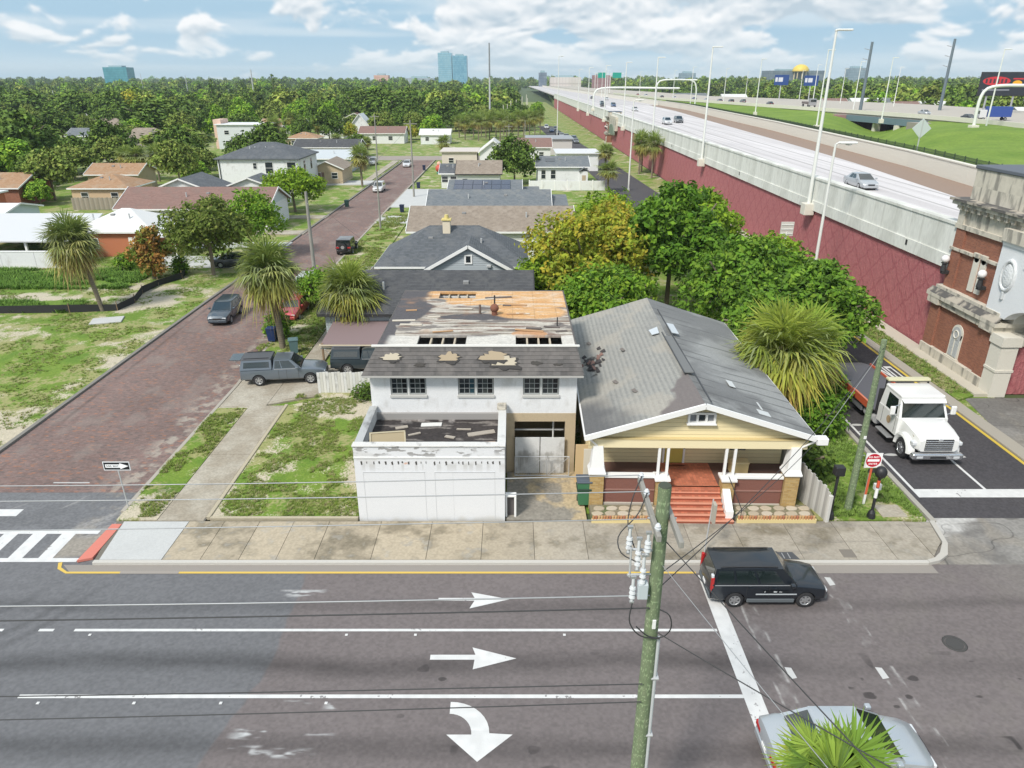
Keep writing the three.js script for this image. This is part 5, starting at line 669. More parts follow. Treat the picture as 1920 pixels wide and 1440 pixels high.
// ---- fan palms
function fanPalm(o) {                     // o: h trunk height, R crown radius, n leaves, seg, seed, skirt
  const r = rng(o.seed), P = [], N = [], Cc = [], dead = { P: [], N: [], C: [] };
  const put = (T, a, b, c, n, k) => { T[0].push(...a.toArray(), ...b.toArray(), ...c.toArray()); for (let i = 0; i < 3; i++) { T[1].push(n.x, n.y, n.z); T[2].push(...k); } };
  const top = V(o.lean || 0, o.h, 0);
  for (let i = 0; i < o.n; i++) {
    const t = (i + .5) / o.n, el = mx(1.4, o.skirt ? -1.3 : -.95, Math.pow(t, .8)) + (r() - .5) * .5, az = i * 2.39996 + r() * .4, old = st(.62, .95, t + (r() - .5) * .15);
    const dir = V(Math.cos(az) * Math.cos(el), Math.sin(el), Math.sin(az) * Math.cos(el)), side = V(-Math.sin(az), 0, Math.cos(az)), up = side.clone().cross(dir).multiplyScalar(-1).normalize();
    const pl = o.R * (.10 + r() * .46), hub = top.clone().addScaledVector(dir, pl); hub.y -= pl * .12 * (1 - Math.abs(Math.sin(el)));
    let k0 = m3([.20, .28, .06], [.32, .375, .09], r()); k0 = m3(k0, [.46, .41, .10], st(.35, .75, t + (r() - .5) * .4) * .75); k0 = m3(k0, [.40, .29, .15], old * .9); if (o.tint) k0 = k0.map((c, q) => c * o.tint[q]);
    const T = [P, N, Cc], w0 = .02;
    put(T, top, hub.clone().addScaledVector(side, w0), hub.clone().addScaledVector(side, -w0), up, k3(k0, .9));
    const L = o.R * (.5 + r() * .3);
    for (let s = 0; s < o.seg; s++) {
      const a = ((s + .5) / o.seg - .5) * 3.9 + (r() - .5) * .08, d = dir.clone().multiplyScalar(Math.cos(a)).addScaledVector(side, Math.sin(a)).addScaledVector(up, .18 * Math.abs(Math.sin(a))).normalize(), l = L * (.75 + .25 * Math.cos(a * .7)) * (.8 + r() * .35), wd = (l * .05 + .008) * (o.thin || 1);
      const q = d.clone().cross(up).normalize(), m1 = hub.clone().addScaledVector(d, l * .55), e = hub.clone().addScaledVector(d, l); m1.y -= l * .05; e.y -= l * (.08 + .5 * r() * r()) * (1.1 - .5 * Math.sin(el)) * (o.droop ?? 1); const kk = k3(k0, .8 + r() * .4), nn = up.clone().add(ball(r).multiplyScalar(.35)).normalize();
      const A = m1.clone().addScaledVector(q, wd), B = m1.clone().addScaledVector(q, -wd); put(T, hub, A, B, nn, kk); put(T, A, e, B, nn, kk);
    }
  }
  const g = new THREE.BufferGeometry(); g.setAttribute('position', new THREE.Float32BufferAttribute(P, 3)); g.setAttribute('normal', new THREE.Float32BufferAttribute(N, 3)); g.setAttribute('color', new THREE.Float32BufferAttribute(Cc, 3)); return g;
}
const M_palm = mt(tex(128, 256, (u, v) => k3(m3([.26, .22, .165], [.15, .12, .09], fb(u * 6, v * 14, 3)), ((v * 12) % 1) < .12 ? .6 : 1), [1, 2]), .95);
function palm(name, label, x, z, o, group) {
  const t = thing(name, label, 'palm tree', [x, 0, z], o.turn || 0, group); mesh('trunk', uvm(tube([[0, -.1, 0], [(o.lean || 0) * .35, o.h * .5, .05], [o.lean || 0, o.h + .1, 0]], o.tr || .19, 9, 6)), M_palm, t);
  if (o.boots) { const r = rng(o.seed + 5), g = []; for (let k = 0; k < o.boots; k++) { const a = k * 2.4, y = o.h - .15 - k * .045; g.push(bar([(o.lean || 0) + Math.cos(a) * .12, y - .3, Math.sin(a) * .12], [(o.lean || 0) + Math.cos(a) * (.34 + r() * .12), y + .05, Math.sin(a) * (.34 + r() * .12)], .05, 4, .03)); } mesh('leaf_stubs', g, mat([.22, .17, .12], .95), t).userData.kind = 'stuff'; }
  mesh('crown', fanPalm(o), leafMat, t); return t;
}
palm('fan_palm', 'tall double-tiered fan palm on the vacant lot beside the silt fence', -35.4, -59.1, { h: 6.3, R: 2.5, n: 140, seg: 20, thin: .62, droop: 1.7, seed: 301, lean: -1.3, skirt: 1, tint: [1.05, 1.0, 1.15] });
palm('fan_palm', 'shaggy fan palm with brown skirt beside the blue wheelie bin', -17.1, -49.9, { h: 6.2, R: 2.5, n: 150, seg: 20, thin: .62, droop: 1.7, seed: 302, lean: -.35, skirt: 1, boots: 30, tr: .24 });
palm('fan_palm', 'yellowish fan palm next to the torn roof of the derelict house', -11.9, -50.6, { h: 4.6, R: 2.5, n: 140, seg: 20, thin: .62, droop: 1.6, seed: 303, tr: .26, boots: 40, skirt: 1, tint: [1.1, 1.08, .9] });
palm('fan_palm', 'large yellow-green fan palm drooping over the bungalow eave', 15.3, -37.6, { h: 4.6, R: 3.1, n: 150, seg: 22, thin: .55, droop: 1.8, seed: 304, boots: 30, tint: [1.35, 1.3, .9], tr: .26 });
palm('fan_palm', 'second head of the fan palm cluster behind the bungalow eave', 17.2, -38.9, { h: 4.4, R: 2.5, n: 100, seg: 20, thin: .55, droop: 1.8, seed: 305, tint: [1.3, 1.3, .9] });
palm('foreground_palm', 'bright green fan palm top rising in front of the silver sedan', 6.35, -9.8, { h: 5.9, R: 1.2, n: 54, seg: 26, seed: 306, tint: [.95, 1.15, .75], tr: .14, thin: .62, droop: .45 });
{
  const far = [[-74.4, -147.2, 6.7, 3.2], [-69.9, -145.6, 7.2, 2.5], [-71.1, -225.4, 9, 3.5], [-81.3, -278.1, 8.3, 2.8], [-61.7, -239.3, 8.3, 2.7], [-51.6, -220, 4.2, 2.4], [-28.2, -137.9, 7.8, 2.6], [-16.8, -184, 6.3, 2.4], [-15.8, -252.5, 7.9, 2.5], [-11.1, -248, 8.9, 2.5], [-7.5, -252.5, 8.4, 2.3], [-3.9, -248, 9.2, 2.5], [0, -252.5, 8.7, 2.5], [4.1, -262.2, 9, 2.4], [8.3, -272.6, 8.8, 2.3], [-126.6, -335.3, 6.6, 2.4], [-38.8, -200.4, 4.8, 1.7], [20.7, -163.7, 5.8, 2.6], [17.2, -131, 5.5, 2.5], [27.2, -157.8, 9, 2.7], [28.6, -150.6, 9.4, 2.4], [28.4, -161.7, 7.7, 2.1], [-13.4, -262, 8.2, 2.6], [-9, -258, 8.6, 2.5], [-5.6, -264, 9, 2.6], [-1.8, -259, 8.4, 2.5], [2.2, -268, 9.2, 2.6], [6.4, -276, 9, 2.5], [-18.4, -262, 7.6, 2.5], [10.6, -284, 9, 2.4], [-11, -270, 8.8, 2.6], [-3, -274, 9.2, 2.6], [-78, -150, 6.4, 2.8], [-66, -150, 6.8, 2.6]];
  const lab = (x, z, i) => i === 6 ? 'bushy fan palm on the verge beside the white parked car' : i === 7 ? 'fan palm near the far corner of the brick street' : i >= 19 && i < 22 ? 'tall fan palm in the cluster against the maroon wall' : i >= 17 && i < 22 ? 'small fan palm in the pair by the side road' : (i >= 8 && i < 15) || (i > 21 && i < 32) ? 'fan palm in the row before the far wood' : i < 2 || i > 31 ? 'fan palm in the clump by the brown roofs' : 'scattered fan palm among the neighbourhood roofs';
  let p0; far.forEach(([x, z, h, R], i) => { const grp = 'distant fan palms'; if (!p0) { p0 = palm('sabal_palm', lab(x, z, i), x, z, { h: 5.2, R: 2.4, n: 46, seg: 14, seed: 330, skirt: 1 }, grp); p0.scale.set(R / 2.4, h / 7, R / 2.4); } else copy(p0, lab(x, z, i), [x, 0, z], i * 1.7, [R / 2.4, h / 7, R / 2.4], grp); });
}
// ---- the far wood: one mass
{
  const r = rng(500), mk = (pal, s) => crown(lobes(6, 11, s, 9, .08), 170, 5, .85, PAL[pal], s, .9), geos = [mk('d', 501), mk('o', 502), mk('b', 503), mk('d', 504)], mats = geos.map(() => []);
  const add = (x, z, y, s, sy) => { const m = M4().compose(V(x, y, z), new THREE.Quaternion().setFromAxisAngle(V(0, 1, 0), r() * 6.28), V(s, sy, s)); const q = r(); mats[q < .4 ? 0 : q < .65 ? 1 : q < .78 ? 2 : 3].push(m); };
  for (let i = 0; i < 5200; i++) { const z = -370 - Math.pow(r(), 1.6) * 2600, half = -z * .78, x = (r() * 2 - 1) * half; if (x > 6 && x < 150 + Math.max(0, (-z - 500) * .02) && z > -1500) continue; if (x > 0 && z > -700 && x < 190) continue; if (z > -640 && x < 6 && n2(x * .025 + 9, z * .025) > .56) continue; const s = (.75 + r() * .7) * (1 + Math.max(0, -z - 600) * .0004); add(x, z, x > 100 ? 2 : -.5, s, s * (.62 + r() * .42) * (z < -800 ? 1.1 : 1)); }
  for (let i = 0; i < 300; i++) { const z = -215 - r() * 300, x = 182 + r() * 260; if (n2(x * .03, z * .03) > .6) continue; const s = .55 + r() * .6; add(x, z, 1.5, s, s * .9); }
  for (let i = 0; i < 150; i++) { const z = -200 - r() * 170, x = -110 - r() * 190; const s = .5 + r() * .5; if (n2(x * .04, z * .04) > .5) continue; add(x, z, -.3, s, s * .8); }
  geos.forEach((g, i) => { const m = new THREE.InstancedMesh(g, leafMatFar, mats[i].length); const tc = new THREE.Color(); mats[i].forEach((q, j) => { m.setMatrixAt(j, q); const b = .75 + r() * .65, y = r(); m.setColorAt(j, tc.setRGB(b * (1 + y * .15), b * (1 + y * .05), b * .95)); }); m.name = numbered('distant_wood'); m.userData = { label: ['dark green far wood reaching to the horizon', 'olive green canopy of the far wood', 'lighter green treetops within the far wood', 'deep green treetops of the far wood'][i], category: 'wood', kind: 'stuff' }; scene.add(m); });
}
// ---- weeds and grass tufts on the lots
{
  const tuft = (() => { const r = rng(61), v = []; for (let k = 0; k < 9; k++) { const a = r() * 6.28, l = .10 + r() * .14, w = .012 + r() * .014, x = (r() - .5) * .14, z = (r() - .5) * .14, tx = x + Math.cos(a) * l * .7, tz = z + Math.sin(a) * l * .7; v.push(x - Math.sin(a) * w, 0, z + Math.cos(a) * w, x + Math.sin(a) * w, 0, z - Math.cos(a) * w, tx, l, tz); } return gpoly(v); })();
  const r = rng(62), put = (name, label, n, area, hgt, cols) => { const m = new THREE.InstancedMesh(tuft, mat([1, 1, 1], .9, { side: THREE.DoubleSide }), n), c = new THREE.Color(); let i = 0, tries = 0; while (i < n && tries++ < n * 30) { const p = area(r); if (!p) continue; const s = hgt * (.5 + r()); m.setMatrixAt(i, M4().compose(V(p[0], p[2] ?? .105, p[1]), new THREE.Quaternion().setFromAxisAngle(V(0, 1, 0), r() * 6.28), V(s * 1.3, s, s * 1.3))); const k = cols[Math.floor(r() * cols.length)], q = .7 + r() * .6; m.setColorAt(i, c.setRGB(k[0] * q, k[1] * q, k[2] * q)); i++; } m.count = i; m.name = numbered(name); m.userData = { label, category: 'grass', kind: 'stuff' }; scene.add(m); };
  const gc = [GRASS2, [.20, .26, .05], [.14, .21, .03], DRY];
  put('grass_tufts', 'patchy grass and weeds across the vacant lot', 26000, r => { const x = -75 + r() * 47, z = -29.5 - r() * 58; return fb(x * .32 + 40, z * .32, 4) < .52 && fb(x * .7, z * .7, 4) < .56 ? [x, z] : 0; }, .5, gc);
  put('tall_grass', 'tall rank grass in front of the low white wall', 15000, r => { const x = -75 + r() * 38, z = -58.5 - r() * 15; return (z < -66 || z > -62) && n2(x * .5, z * .9) < .7 && (x < -38 || z < -66) ? [x, z] : 0; }, 1.5, [[.12, .24, .03], [.16, .28, .04], [.10, .19, .03]]);
  put('grass_tufts', 'thin lawn tufts around the white shop', 9000, r => { const x = -18 + r() * 11, z = -27.5 - r() * 13.8; return (x < -16.2 && z > -39.2) || x > -13.6 ? (fb(x * .9 + 3, z * .9, 5) < .52 ? [x, z, .13] : 0) : 0; }, .42, gc);
  put('grass_tufts', 'corner grass beside the side road and black posts', 3500, r => { const x = 14.2 + r() * 4.6, z = -27.5 - r() * 13; if (x > 16.75 && x < 18.3 && z > -28.7) return 0; return fb(x * .9, z * .9, 4) < .56 ? [x, z, .115] : 0; }, .7, [[.13, .22, .03], [.17, .26, .05]]);
  put('grass_tufts', 'verge grass between the footway and the side road', 4000, r => { const z = -41.5 - r() * 60, x = 27.8 + r() * 1.5; return [x, z]; }, .7, [[.14, .22, .035], [.18, .26, .05], DRY]);
  put('grass_tufts', 'rough grass along the brick street verge', 6000, r => { const z = -47 - r() * 60, x = -19 + r() * 4; return fb(x * .8, z * .8, 4) < .56 ? [x, z, .11] : 0; }, .7, gc);
}
// ---------------------------------------------------------------- vehicles (front = +x)
const EV = new Evaluator(); EV.useGroups = false;
const carPaint = (c, o = {}) => pmat(c, .3, { metalness: .25, clearcoat: .8, clearcoatRoughness: .08, ...o });
const M_carGlass = pmat([.014, .022, .022], .04, { ior: 1.9, clearcoat: .6, clearcoatRoughness: .03 }), M_rim = mat([.50, .51, .52], .35, { metalness: .7 }), M_red = mat([.42, .02, .02], .25), M_lampGlass = pmat([.62, .64, .66], .1, { clearcoat: .8 }), M_plastic = mat([.06, .062, .065], .75);
function loft(st_) {           // stations [x, halfwidth, ybottom, ytop]
  const ring = ([x, w, b, t]) => { const h = t - b, half = [[0, b], [w * .86, b], [w * .975, b + .1], [w, b + h * .42], [w * .985, b + h * .7], [w * .95, t - .045], [w * .86, t - .005], [w * .5, t + .022], [0, t + .03]]; return [...half, ...half.slice(1, -1).reverse().map(([z, y]) => [-z, y])].map(([z, y]) => [x, y, z]); };
  const R = st_.map(ring), n = R[0].length, p = R.flat(2), ix = []; for (let i = 0; i < R.length - 1; i++) for (let j = 0; j < n; j++) { const a = i * n + j, b = i * n + (j + 1) % n, c = a + n, d = b + n; ix.push(a, b, d, a, d, c); }
  for (let j = 1; j < n - 1; j++) { ix.push(0, j + 1, j); const o = (R.length - 1) * n; ix.push(o, o + j, o + j + 1); }
  const g = new THREE.BufferGeometry(); g.setAttribute('position', new THREE.Float32BufferAttribute(p, 3)); g.setIndex(ix); g.computeVertexNormals(); g.setAttribute('uv', new THREE.Float32BufferAttribute(new Float32Array(p.length / 3 * 2), 2)); return g;
}
function arches(g, xs, r, W) { let b = new Brush(g); b.updateMatrixWorld(); for (const x of xs) for (const s of [-1, 1]) { const c = new THREE.CylinderGeometry(r * 1.15, r * 1.15, .42, 20); c.rotateX(Math.PI / 2); c.translate(x, r, s * (W / 2 - .1)); const k = new Brush(c); k.updateMatrixWorld(); b = EV.evaluate(b, k, SUBTRACTION); b.updateMatrixWorld(); } return flat(b.geometry); }
const quad = (q, s, t) => { const l = (a, b, k) => [mx(a[0], b[0], k), mx(a[1], b[1], k), mx(a[2], b[2], k)]; return l(l(q[0], q[1], s), l(q[3], q[2], s), t); };
const inset = (q, s0, s1, t0, t1, off = .012) => { const P = [[s0, t0], [s1, t0], [s1, t1], [s0, t1]].map(k => quad(q, ...k)), n = V(...P[1]).sub(V(...P[0])).cross(V(...P[3]).sub(V(...P[0]))).normalize(); return plate(P.map(p => [p[0] + n.x * off, p[1] + n.y * off, p[2] + n.z * off]), .012); };
function wheel(parent, x, z, r, w = .22, rim = M_rim) {
  const s = z > 0 ? 1 : -1, t = new THREE.Group(); t.name = 'wheel'; t.position.set(x, r, z); parent.add(t);
  const prof = [[r * .62, -w / 2], [r * .92, -w / 2], [r, -w * .32], [r, w * .32], [r * .92, w / 2], [r * .62, w / 2]].map(p => new THREE.Vector2(...p)), tg = new THREE.LatheGeometry(prof, 22); tg.rotateX(Math.PI / 2); mesh('tyre', flat(tg), M.rubber, t);
  const g = [move(new THREE.CylinderGeometry(r * .63, r * .63, .02, 18).rotateX(Math.PI / 2), 0, 0, s * w * .28)]; for (let k = 0; k < 6; k++) g.push(move(move(bx(-.035, .035, 0, r * .6, -.02, .02), 0, 0, 0, 0, 0, k * 1.047), 0, 0, s * w * .36)); g.push(move(new THREE.CylinderGeometry(r * .14, r * .14, .05, 10).rotateX(Math.PI / 2), 0, 0, s * w * .38)); const ro = new THREE.TorusGeometry(r * .61, .025, 5, 20); g.push(move(ro, 0, 0, s * w * .4)); mesh('rim', g.slice(1), rim, t); mesh('brake_disc', g[0], mat([.12, .12, .13], .6, { metalness: .5 }), t);
}
function car(name, label, category, o, pos, turn, group) {
  const t = thing(name, label, category, pos, turn, group), L = o.L, W = o.W, a = L / 2, w = W / 2, r = o.r || .33, yb = o.yb || .24, paint = o.paint, xf = o.wf, xr = o.wr;
  const S = o.prof.map(([x, k, b, tp]) => [x, w * k, b, tp]); let g = loft(S); if (o.fine) g = arches(g, [xf, xr], r, W); mesh('body', toCreasedNormals(flat(g), .55), paint, t);
  const [xa, xb, xc, xd] = o.cab, yB = o.belt, yT = o.H, wb = w * .93, wt = w * (o.tum || .76), roofC = .05;
  const B = (x, s) => [x, yB - .03, s * wb], T = (x, s) => [x, yT - roofC, s * wt], sideL = [B(xa, 1), B(xd, 1), T(xc, 1), T(xb, 1)], sideR = [B(xd, -1), B(xa, -1), T(xb, -1), T(xc, -1)], fr = [B(xd, 1), B(xd, -1), T(xc, -1), T(xc, 1)], re = [B(xa, -1), B(xa, 1), T(xb, 1), T(xb, -1)], rf = [T(xb, 1), T(xc, 1), T(xc, -1), T(xb, -1)];
  mesh('cabin', [sideL, sideR, fr, re, rf].map(q => plate(q, .03)), paint, t);
  const rp = []; { const n = 6, v = [], P = (i, j) => { const s = i / n, q = j / n, x = mx(xb - .03, xc + .03, s), z = mx(-wt, wt, q); return [x, yT - roofC + .012 + roofC * (1 - (2 * s - 1) ** 4) * (1 - (2 * q - 1) ** 4) + .0, z]; }; for (let i = 0; i < n; i++) for (let j = 0; j < n; j++) { const A = P(i, j), b = P(i + 1, j), c = P(i + 1, j + 1), d = P(i, j + 1); v.push(...A, ...c, ...b, ...A, ...d, ...c); } mesh('roof', toCreasedNormals(gpoly(v), .6), o.roofPaint || paint, t); }
  mesh('windscreen', inset(fr, .05, .95, .06, .95), M_carGlass, t); mesh('rear_window', inset(re, .08, .92, o.rw || .15, .93), M_carGlass, t);
  for (const [s0, s1] of o.win) { mesh('side_window', inset(sideL, s0, s1, .12, .9), M_carGlass, t); mesh('side_window', inset(sideR, 1 - s1, 1 - s0, .12, .9), M_carGlass, t); }
  for (const x of [xf, xr]) for (const s of [-1, 1]) wheel(t, x, s * (w - .12), r, .22, o.rim);
  for (const s of [-1, 1]) {
    mesh('headlight', rbx(a - .22, a - .02, o.hy - .09, o.hy + .09, s * w * .62 - .17, s * w * .62 + .17, .04), M_lampGlass, t); mesh('taillight', o.tallTail ? rbx(-a - .0, -a + .12, o.belt - .35, o.belt + .32, s * w * .84 - .07, s * w * .84 + .07, .03) : rbx(-a - .01, -a + .14, o.hy + .02, o.hy + .2, s * w * .68 - .2, s * w * .68 + .2, .03), M_red, t);
    mesh('mirror', rbx(xd - .35, xd - .17, yB + .02, yB + .16, s * (w + .1) - .09, s * (w + .1) + .09, .04), o.trim || paint, t);
    if (o.fine) for (const x of o.seams) mesh('door_seam', bx(x - .006, x + .006, .38, yB - .02, s > 0 ? w * .99 : -w * 1.004, s > 0 ? w * 1.004 : -w * .99), M.dark, t);
    if (o.fine) for (const x of o.seams.slice(0, -1)) mesh('door_handle', rbx(x + .1, x + .26, yB - .14, yB - .1, s * w - .015, s * w + .015, .01), o.trim || paint, t);
    if (o.fine) mesh('belt_moulding', rbx(xa + .1, xd - .25, yB - .035, yB + .0, s > 0 ? wb - .005 : -wb - .012, s > 0 ? wb + .012 : -wb + .005, .005), M.steel, t);
    if (o.clad) mesh('side_cladding', rbx(xr + r + .1, xf - r - .1, yb, yb + .16, s > 0 ? w - .03 : -w - .02, s > 0 ? w + .02 : -w + .03, .02), o.clad, t);
  }
  mesh('bumper', rbx(a - .14, a + .02, yb + .02, yb + .26, -w * .82, w * .82, .06, 2), o.bump || paint, t); mesh('bumper', rbx(-a - .03, -a + .12, yb + .04, yb + .28, -w * .86, w * .86, .06, 2), o.bump || paint, t); mesh('grille', rbx(a - .05, a + .005, o.hy - .1, o.hy + .06, -w * .38, w * .38, .02), M.dark, t); mesh('underbody', bx(-a + .25, a - .25, yb - .04, yb + .06, -w * .82, w * .82), M.dark, t); mesh('number_plate', rbx(-a - .035, -a - .01, o.hy - .1, o.hy + .04, -.16, .16, .01), M.white, t);
  return t;
}
const SUV = (paint, x = {}) => ({ L: 4.5, W: 1.78, H: 1.68, r: .34, yb: .27, belt: 1.02, hy: .64, wf: 1.38, wr: -1.3, cab: [-2.16, -1.92, .35, 1.02], win: [[.04, .26], [.29, .55], [.58, .86]], seams: [-.9, -.05, .9], prof: [[-2.25, .86, .4, .85], [-2.2, .94, .3, 1.0], [-1.9, 1, .27, 1.02], [-.6, 1, .25, 1.0], [.6, 1, .25, 1.0], [1.1, 1, .25, .99], [1.7, .98, .26, .92], [2.1, .92, .3, .82], [2.25, .78, .38, .66]], paint, ...x });
const SEDAN = (paint, x = {}) => ({ L: 4.7, W: 1.8, H: 1.45, r: .33, yb: .2, belt: .92, hy: .54, wf: 1.42, wr: -1.35, cab: [-1.72, -.95, .38, 1.3], win: [[.2, .47], [.5, .78]], seams: [-.75, .2, 1.1], tum: .72, prof: [[-2.35, .82, .36, .72], [-2.28, .93, .26, .9], [-1.8, .99, .22, .96], [-.8, 1, .2, .92], [.6, 1, .2, .9], [1.3, .99, .2, .89], [1.9, .96, .22, .78], [2.2, .88, .26, .68], [2.35, .72, .32, .55]], paint, ...x });
const near1 = car('black_suv', 'black SUV with red tail lamps and white side lettering crossing the stop line', 'car', SUV(carPaint([.012, .017, .024]), { fine: 1, clad: mat([.11, .125, .135], .6), bump: mat([.10, .115, .125], .6), tallTail: 1, cab: [-2.2, -2.08, .42, 1.02] }), [9.75, 0, -22.45], .0);
for (const s of [-1, 1]) { mesh('side_moulding', rbx(-.55, 1.0, .62, .67, s * .895 - .012, s * .895 + .012, .01), mat([.42, .45, .47], .5), near1); }
{ const tx = signTex(512, 64, (c, w, h) => { c.fillStyle = '#0d1318'; c.fillRect(0, 0, w, h); c.fillStyle = '#eef2f4'; c.font = 'bold 44px sans-serif'; c.fillText('2', 20, 46); c.fillText('BM', 200, 46); c.font = 'bold 34px sans-serif'; c.fillText('Div.', 310, 44); }); const [g, m] = signFace(1.0, .125, tx); mesh('door_lettering', move(g, .22, .76, .896), m, near1); for (const s of [-1, 1]) mesh('roof_rail', [rbx(-1.9, .25, 1.67, 1.7, s * .6 - .02, s * .6 + .02, .01)], M.dark, near1); mesh('tail_lens', rbx(-2.26, -2.15, 1.3, 1.45, .66, .8, .03), M_lampGlass, near1); }
car('silver_sedan', 'silver sedan waiting behind the bright green palm top', 'car', SEDAN(carPaint([.50, .54, .57], { metalness: .5 }), { fine: 1 }), [9.75, 0, -15.0], 0);
car('blue_crossover', 'dark blue-grey crossover driving down the brick street', 'car', SUV(carPaint([.05, .07, .09]), { fine: 1, H: 1.6 }), [-24.1, 0, -57.4], -Math.PI / 2 + .05);
car('dark_sedan', 'dark grey sedan parked under the light-barked tree', 'car', SEDAN(carPaint([.045, .05, .055]), { fine: 1 }), [-29.6, .11, -75.2], .05);
car('red_car', 'red hatchback half hidden behind the palm with brown skirt', 'car', SUV(carPaint([.38, .04, .05]), { H: 1.5 }), [-18.6, .02, -58.2], -Math.PI / 2);
car('white_van', 'pale white SUV parked past the small leafy tree', 'car', SUV(carPaint([.62, .65, .65]), { H: 1.8 }), [-19.3, .02, -66.2], Math.PI / 2);
car('white_suv', 'white SUV parked on the verge beside the bushy palm', 'car', SUV(carPaint([.66, .67, .67])), [-24.0, 0, -132], -Math.PI / 2);
{ // off-roader with a spare wheel
  const t = car('black_offroader', 'black boxy off-roader with rear spare wheel parked at the brick kerb', 'car', { L: 4.2, W: 1.85, H: 1.85, r: .4, yb: .38, belt: 1.1, hy: .85, wf: 1.25, wr: -1.25, cab: [-2.0, -1.95, .35, .6], win: [[.04, .4], [.45, .7], [.74, .95]], seams: [-.5, .5], tum: .84, prof: [[-2.1, .84, .45, 1.08], [-2.0, .9, .4, 1.1], [-.5, .9, .38, 1.1], [.6, .9, .38, 1.1], [1.2, .8, .4, 1.06], [1.9, .72, .42, 1.02], [2.1, .7, .46, .95]], paint: carPaint([.015, .015, .017]) }, [-19.2, 0, -82.5], Math.PI / 2);
  const sp = mesh('spare_wheel', move(new THREE.CylinderGeometry(.4, .4, .24, 20).rotateZ(Math.PI / 2), -2.25, 1.05, 0), M.rubber, t); mesh('spare_hub', move(new THREE.CylinderGeometry(.2, .2, .26, 14).rotateZ(Math.PI / 2), -2.26, 1.05, 0), M_rim, sp); for (const x of [1.25, -1.25]) for (const s of [-1, 1]) mesh('fender_flare', rbx(x - .52, x + .52, .78, .88, s > 0 ? .72 : -1.0, s > 0 ? 1.0 : -.72, .04), M_plastic, t);
}
function pickup(name, label, paint, pos, turn, cap) {
  const t = car(name, label, 'pickup', { L: 5.4, W: 1.88, H: 1.75, r: .38, yb: .38, belt: 1.12, hy: .76, wf: 1.72, wr: -1.55, fine: 1, cab: [-.62, -.5, .55, 1.22], win: [[.06, .3], [.34, .84]], seams: [-.25, .25, 1.0], prof: [[-2.7, .9, .5, 1.08], [-2.65, .97, .42, 1.12], [-1.5, 1, .38, 1.12], [-.5, 1, .36, 1.12], [.8, 1, .36, 1.11], [1.25, 1, .36, 1.10], [1.9, .98, .38, 1.06], [2.45, .93, .4, .98], [2.7, .8, .46, .82]], paint, bump: M_plastic }, pos, turn);
  if (cap) {
    const w = .9, wt = .72, q = (x, s) => [[x, 1.12, s * w], [x, 1.72, s * wt]]; const S = [[[-2.68, 1.12, w], [-.66, 1.12, w], [-.66, 1.74, wt], [-2.55, 1.74, wt]], [[-.66, 1.12, -w], [-2.68, 1.12, -w], [-2.55, 1.74, -wt], [-.66, 1.74, -wt]], [[-2.68, 1.12, -w], [-2.68, 1.12, w], [-2.55, 1.74, wt], [-2.55, 1.74, -wt]], [[-.66, 1.12, w], [-.66, 1.12, -w], [-.66, 1.74, -wt], [-.66, 1.74, wt]], [[-2.55, 1.74, wt], [-.66, 1.74, wt], [-.66, 1.74, -wt], [-2.55, 1.74, -wt]]];
    const c = mesh('camper_shell', S.map(s => plate(s, .03)), paint, t); mesh('shell_window', inset(S[0], .1, .92, .22, .8), M_carGlass, c); mesh('shell_window', inset(S[1], .08, .9, .22, .8), M_carGlass, c); mesh('shell_roof', rbx(-2.56, -.68, 1.74, 1.80, -.74, .74, .03), mat([.085, .09, .10], .6), c); for (const s of [-1, 1]) mesh('roof_rail', rbx(-2.4, -.8, 1.82, 1.86, s * .62 - .02, s * .62 + .02, .01), M.dark, c);
    mesh('open_rear_hatch', plate([[-3.3, 1.78, .62], [-2.6, 1.76, .66], [-2.6, 1.76, -.66], [-3.3, 1.78, -.62]], .03), M_carGlass, c); mesh('hatch_strut', [bar([-2.66, 1.3, .6], [-3.05, 1.76, .6], .015), bar([-2.66, 1.3, -.6], [-3.05, 1.76, -.6], .015)], M.chrome, c);
  }
  return t;
}
pickup('grey_pickup', 'blue-grey pickup with camper shell and raised rear hatch on the driveway', carPaint([.16, .19, .225], { metalness: .45 }), [-15.05, .11, -43.75], .13, true);
pickup('dark_pickup', 'dark teal pickup with lumber rack parked beyond the white fence', carPaint([.03, .045, .055]), [-9.6, .1, -45.6], .02, true);
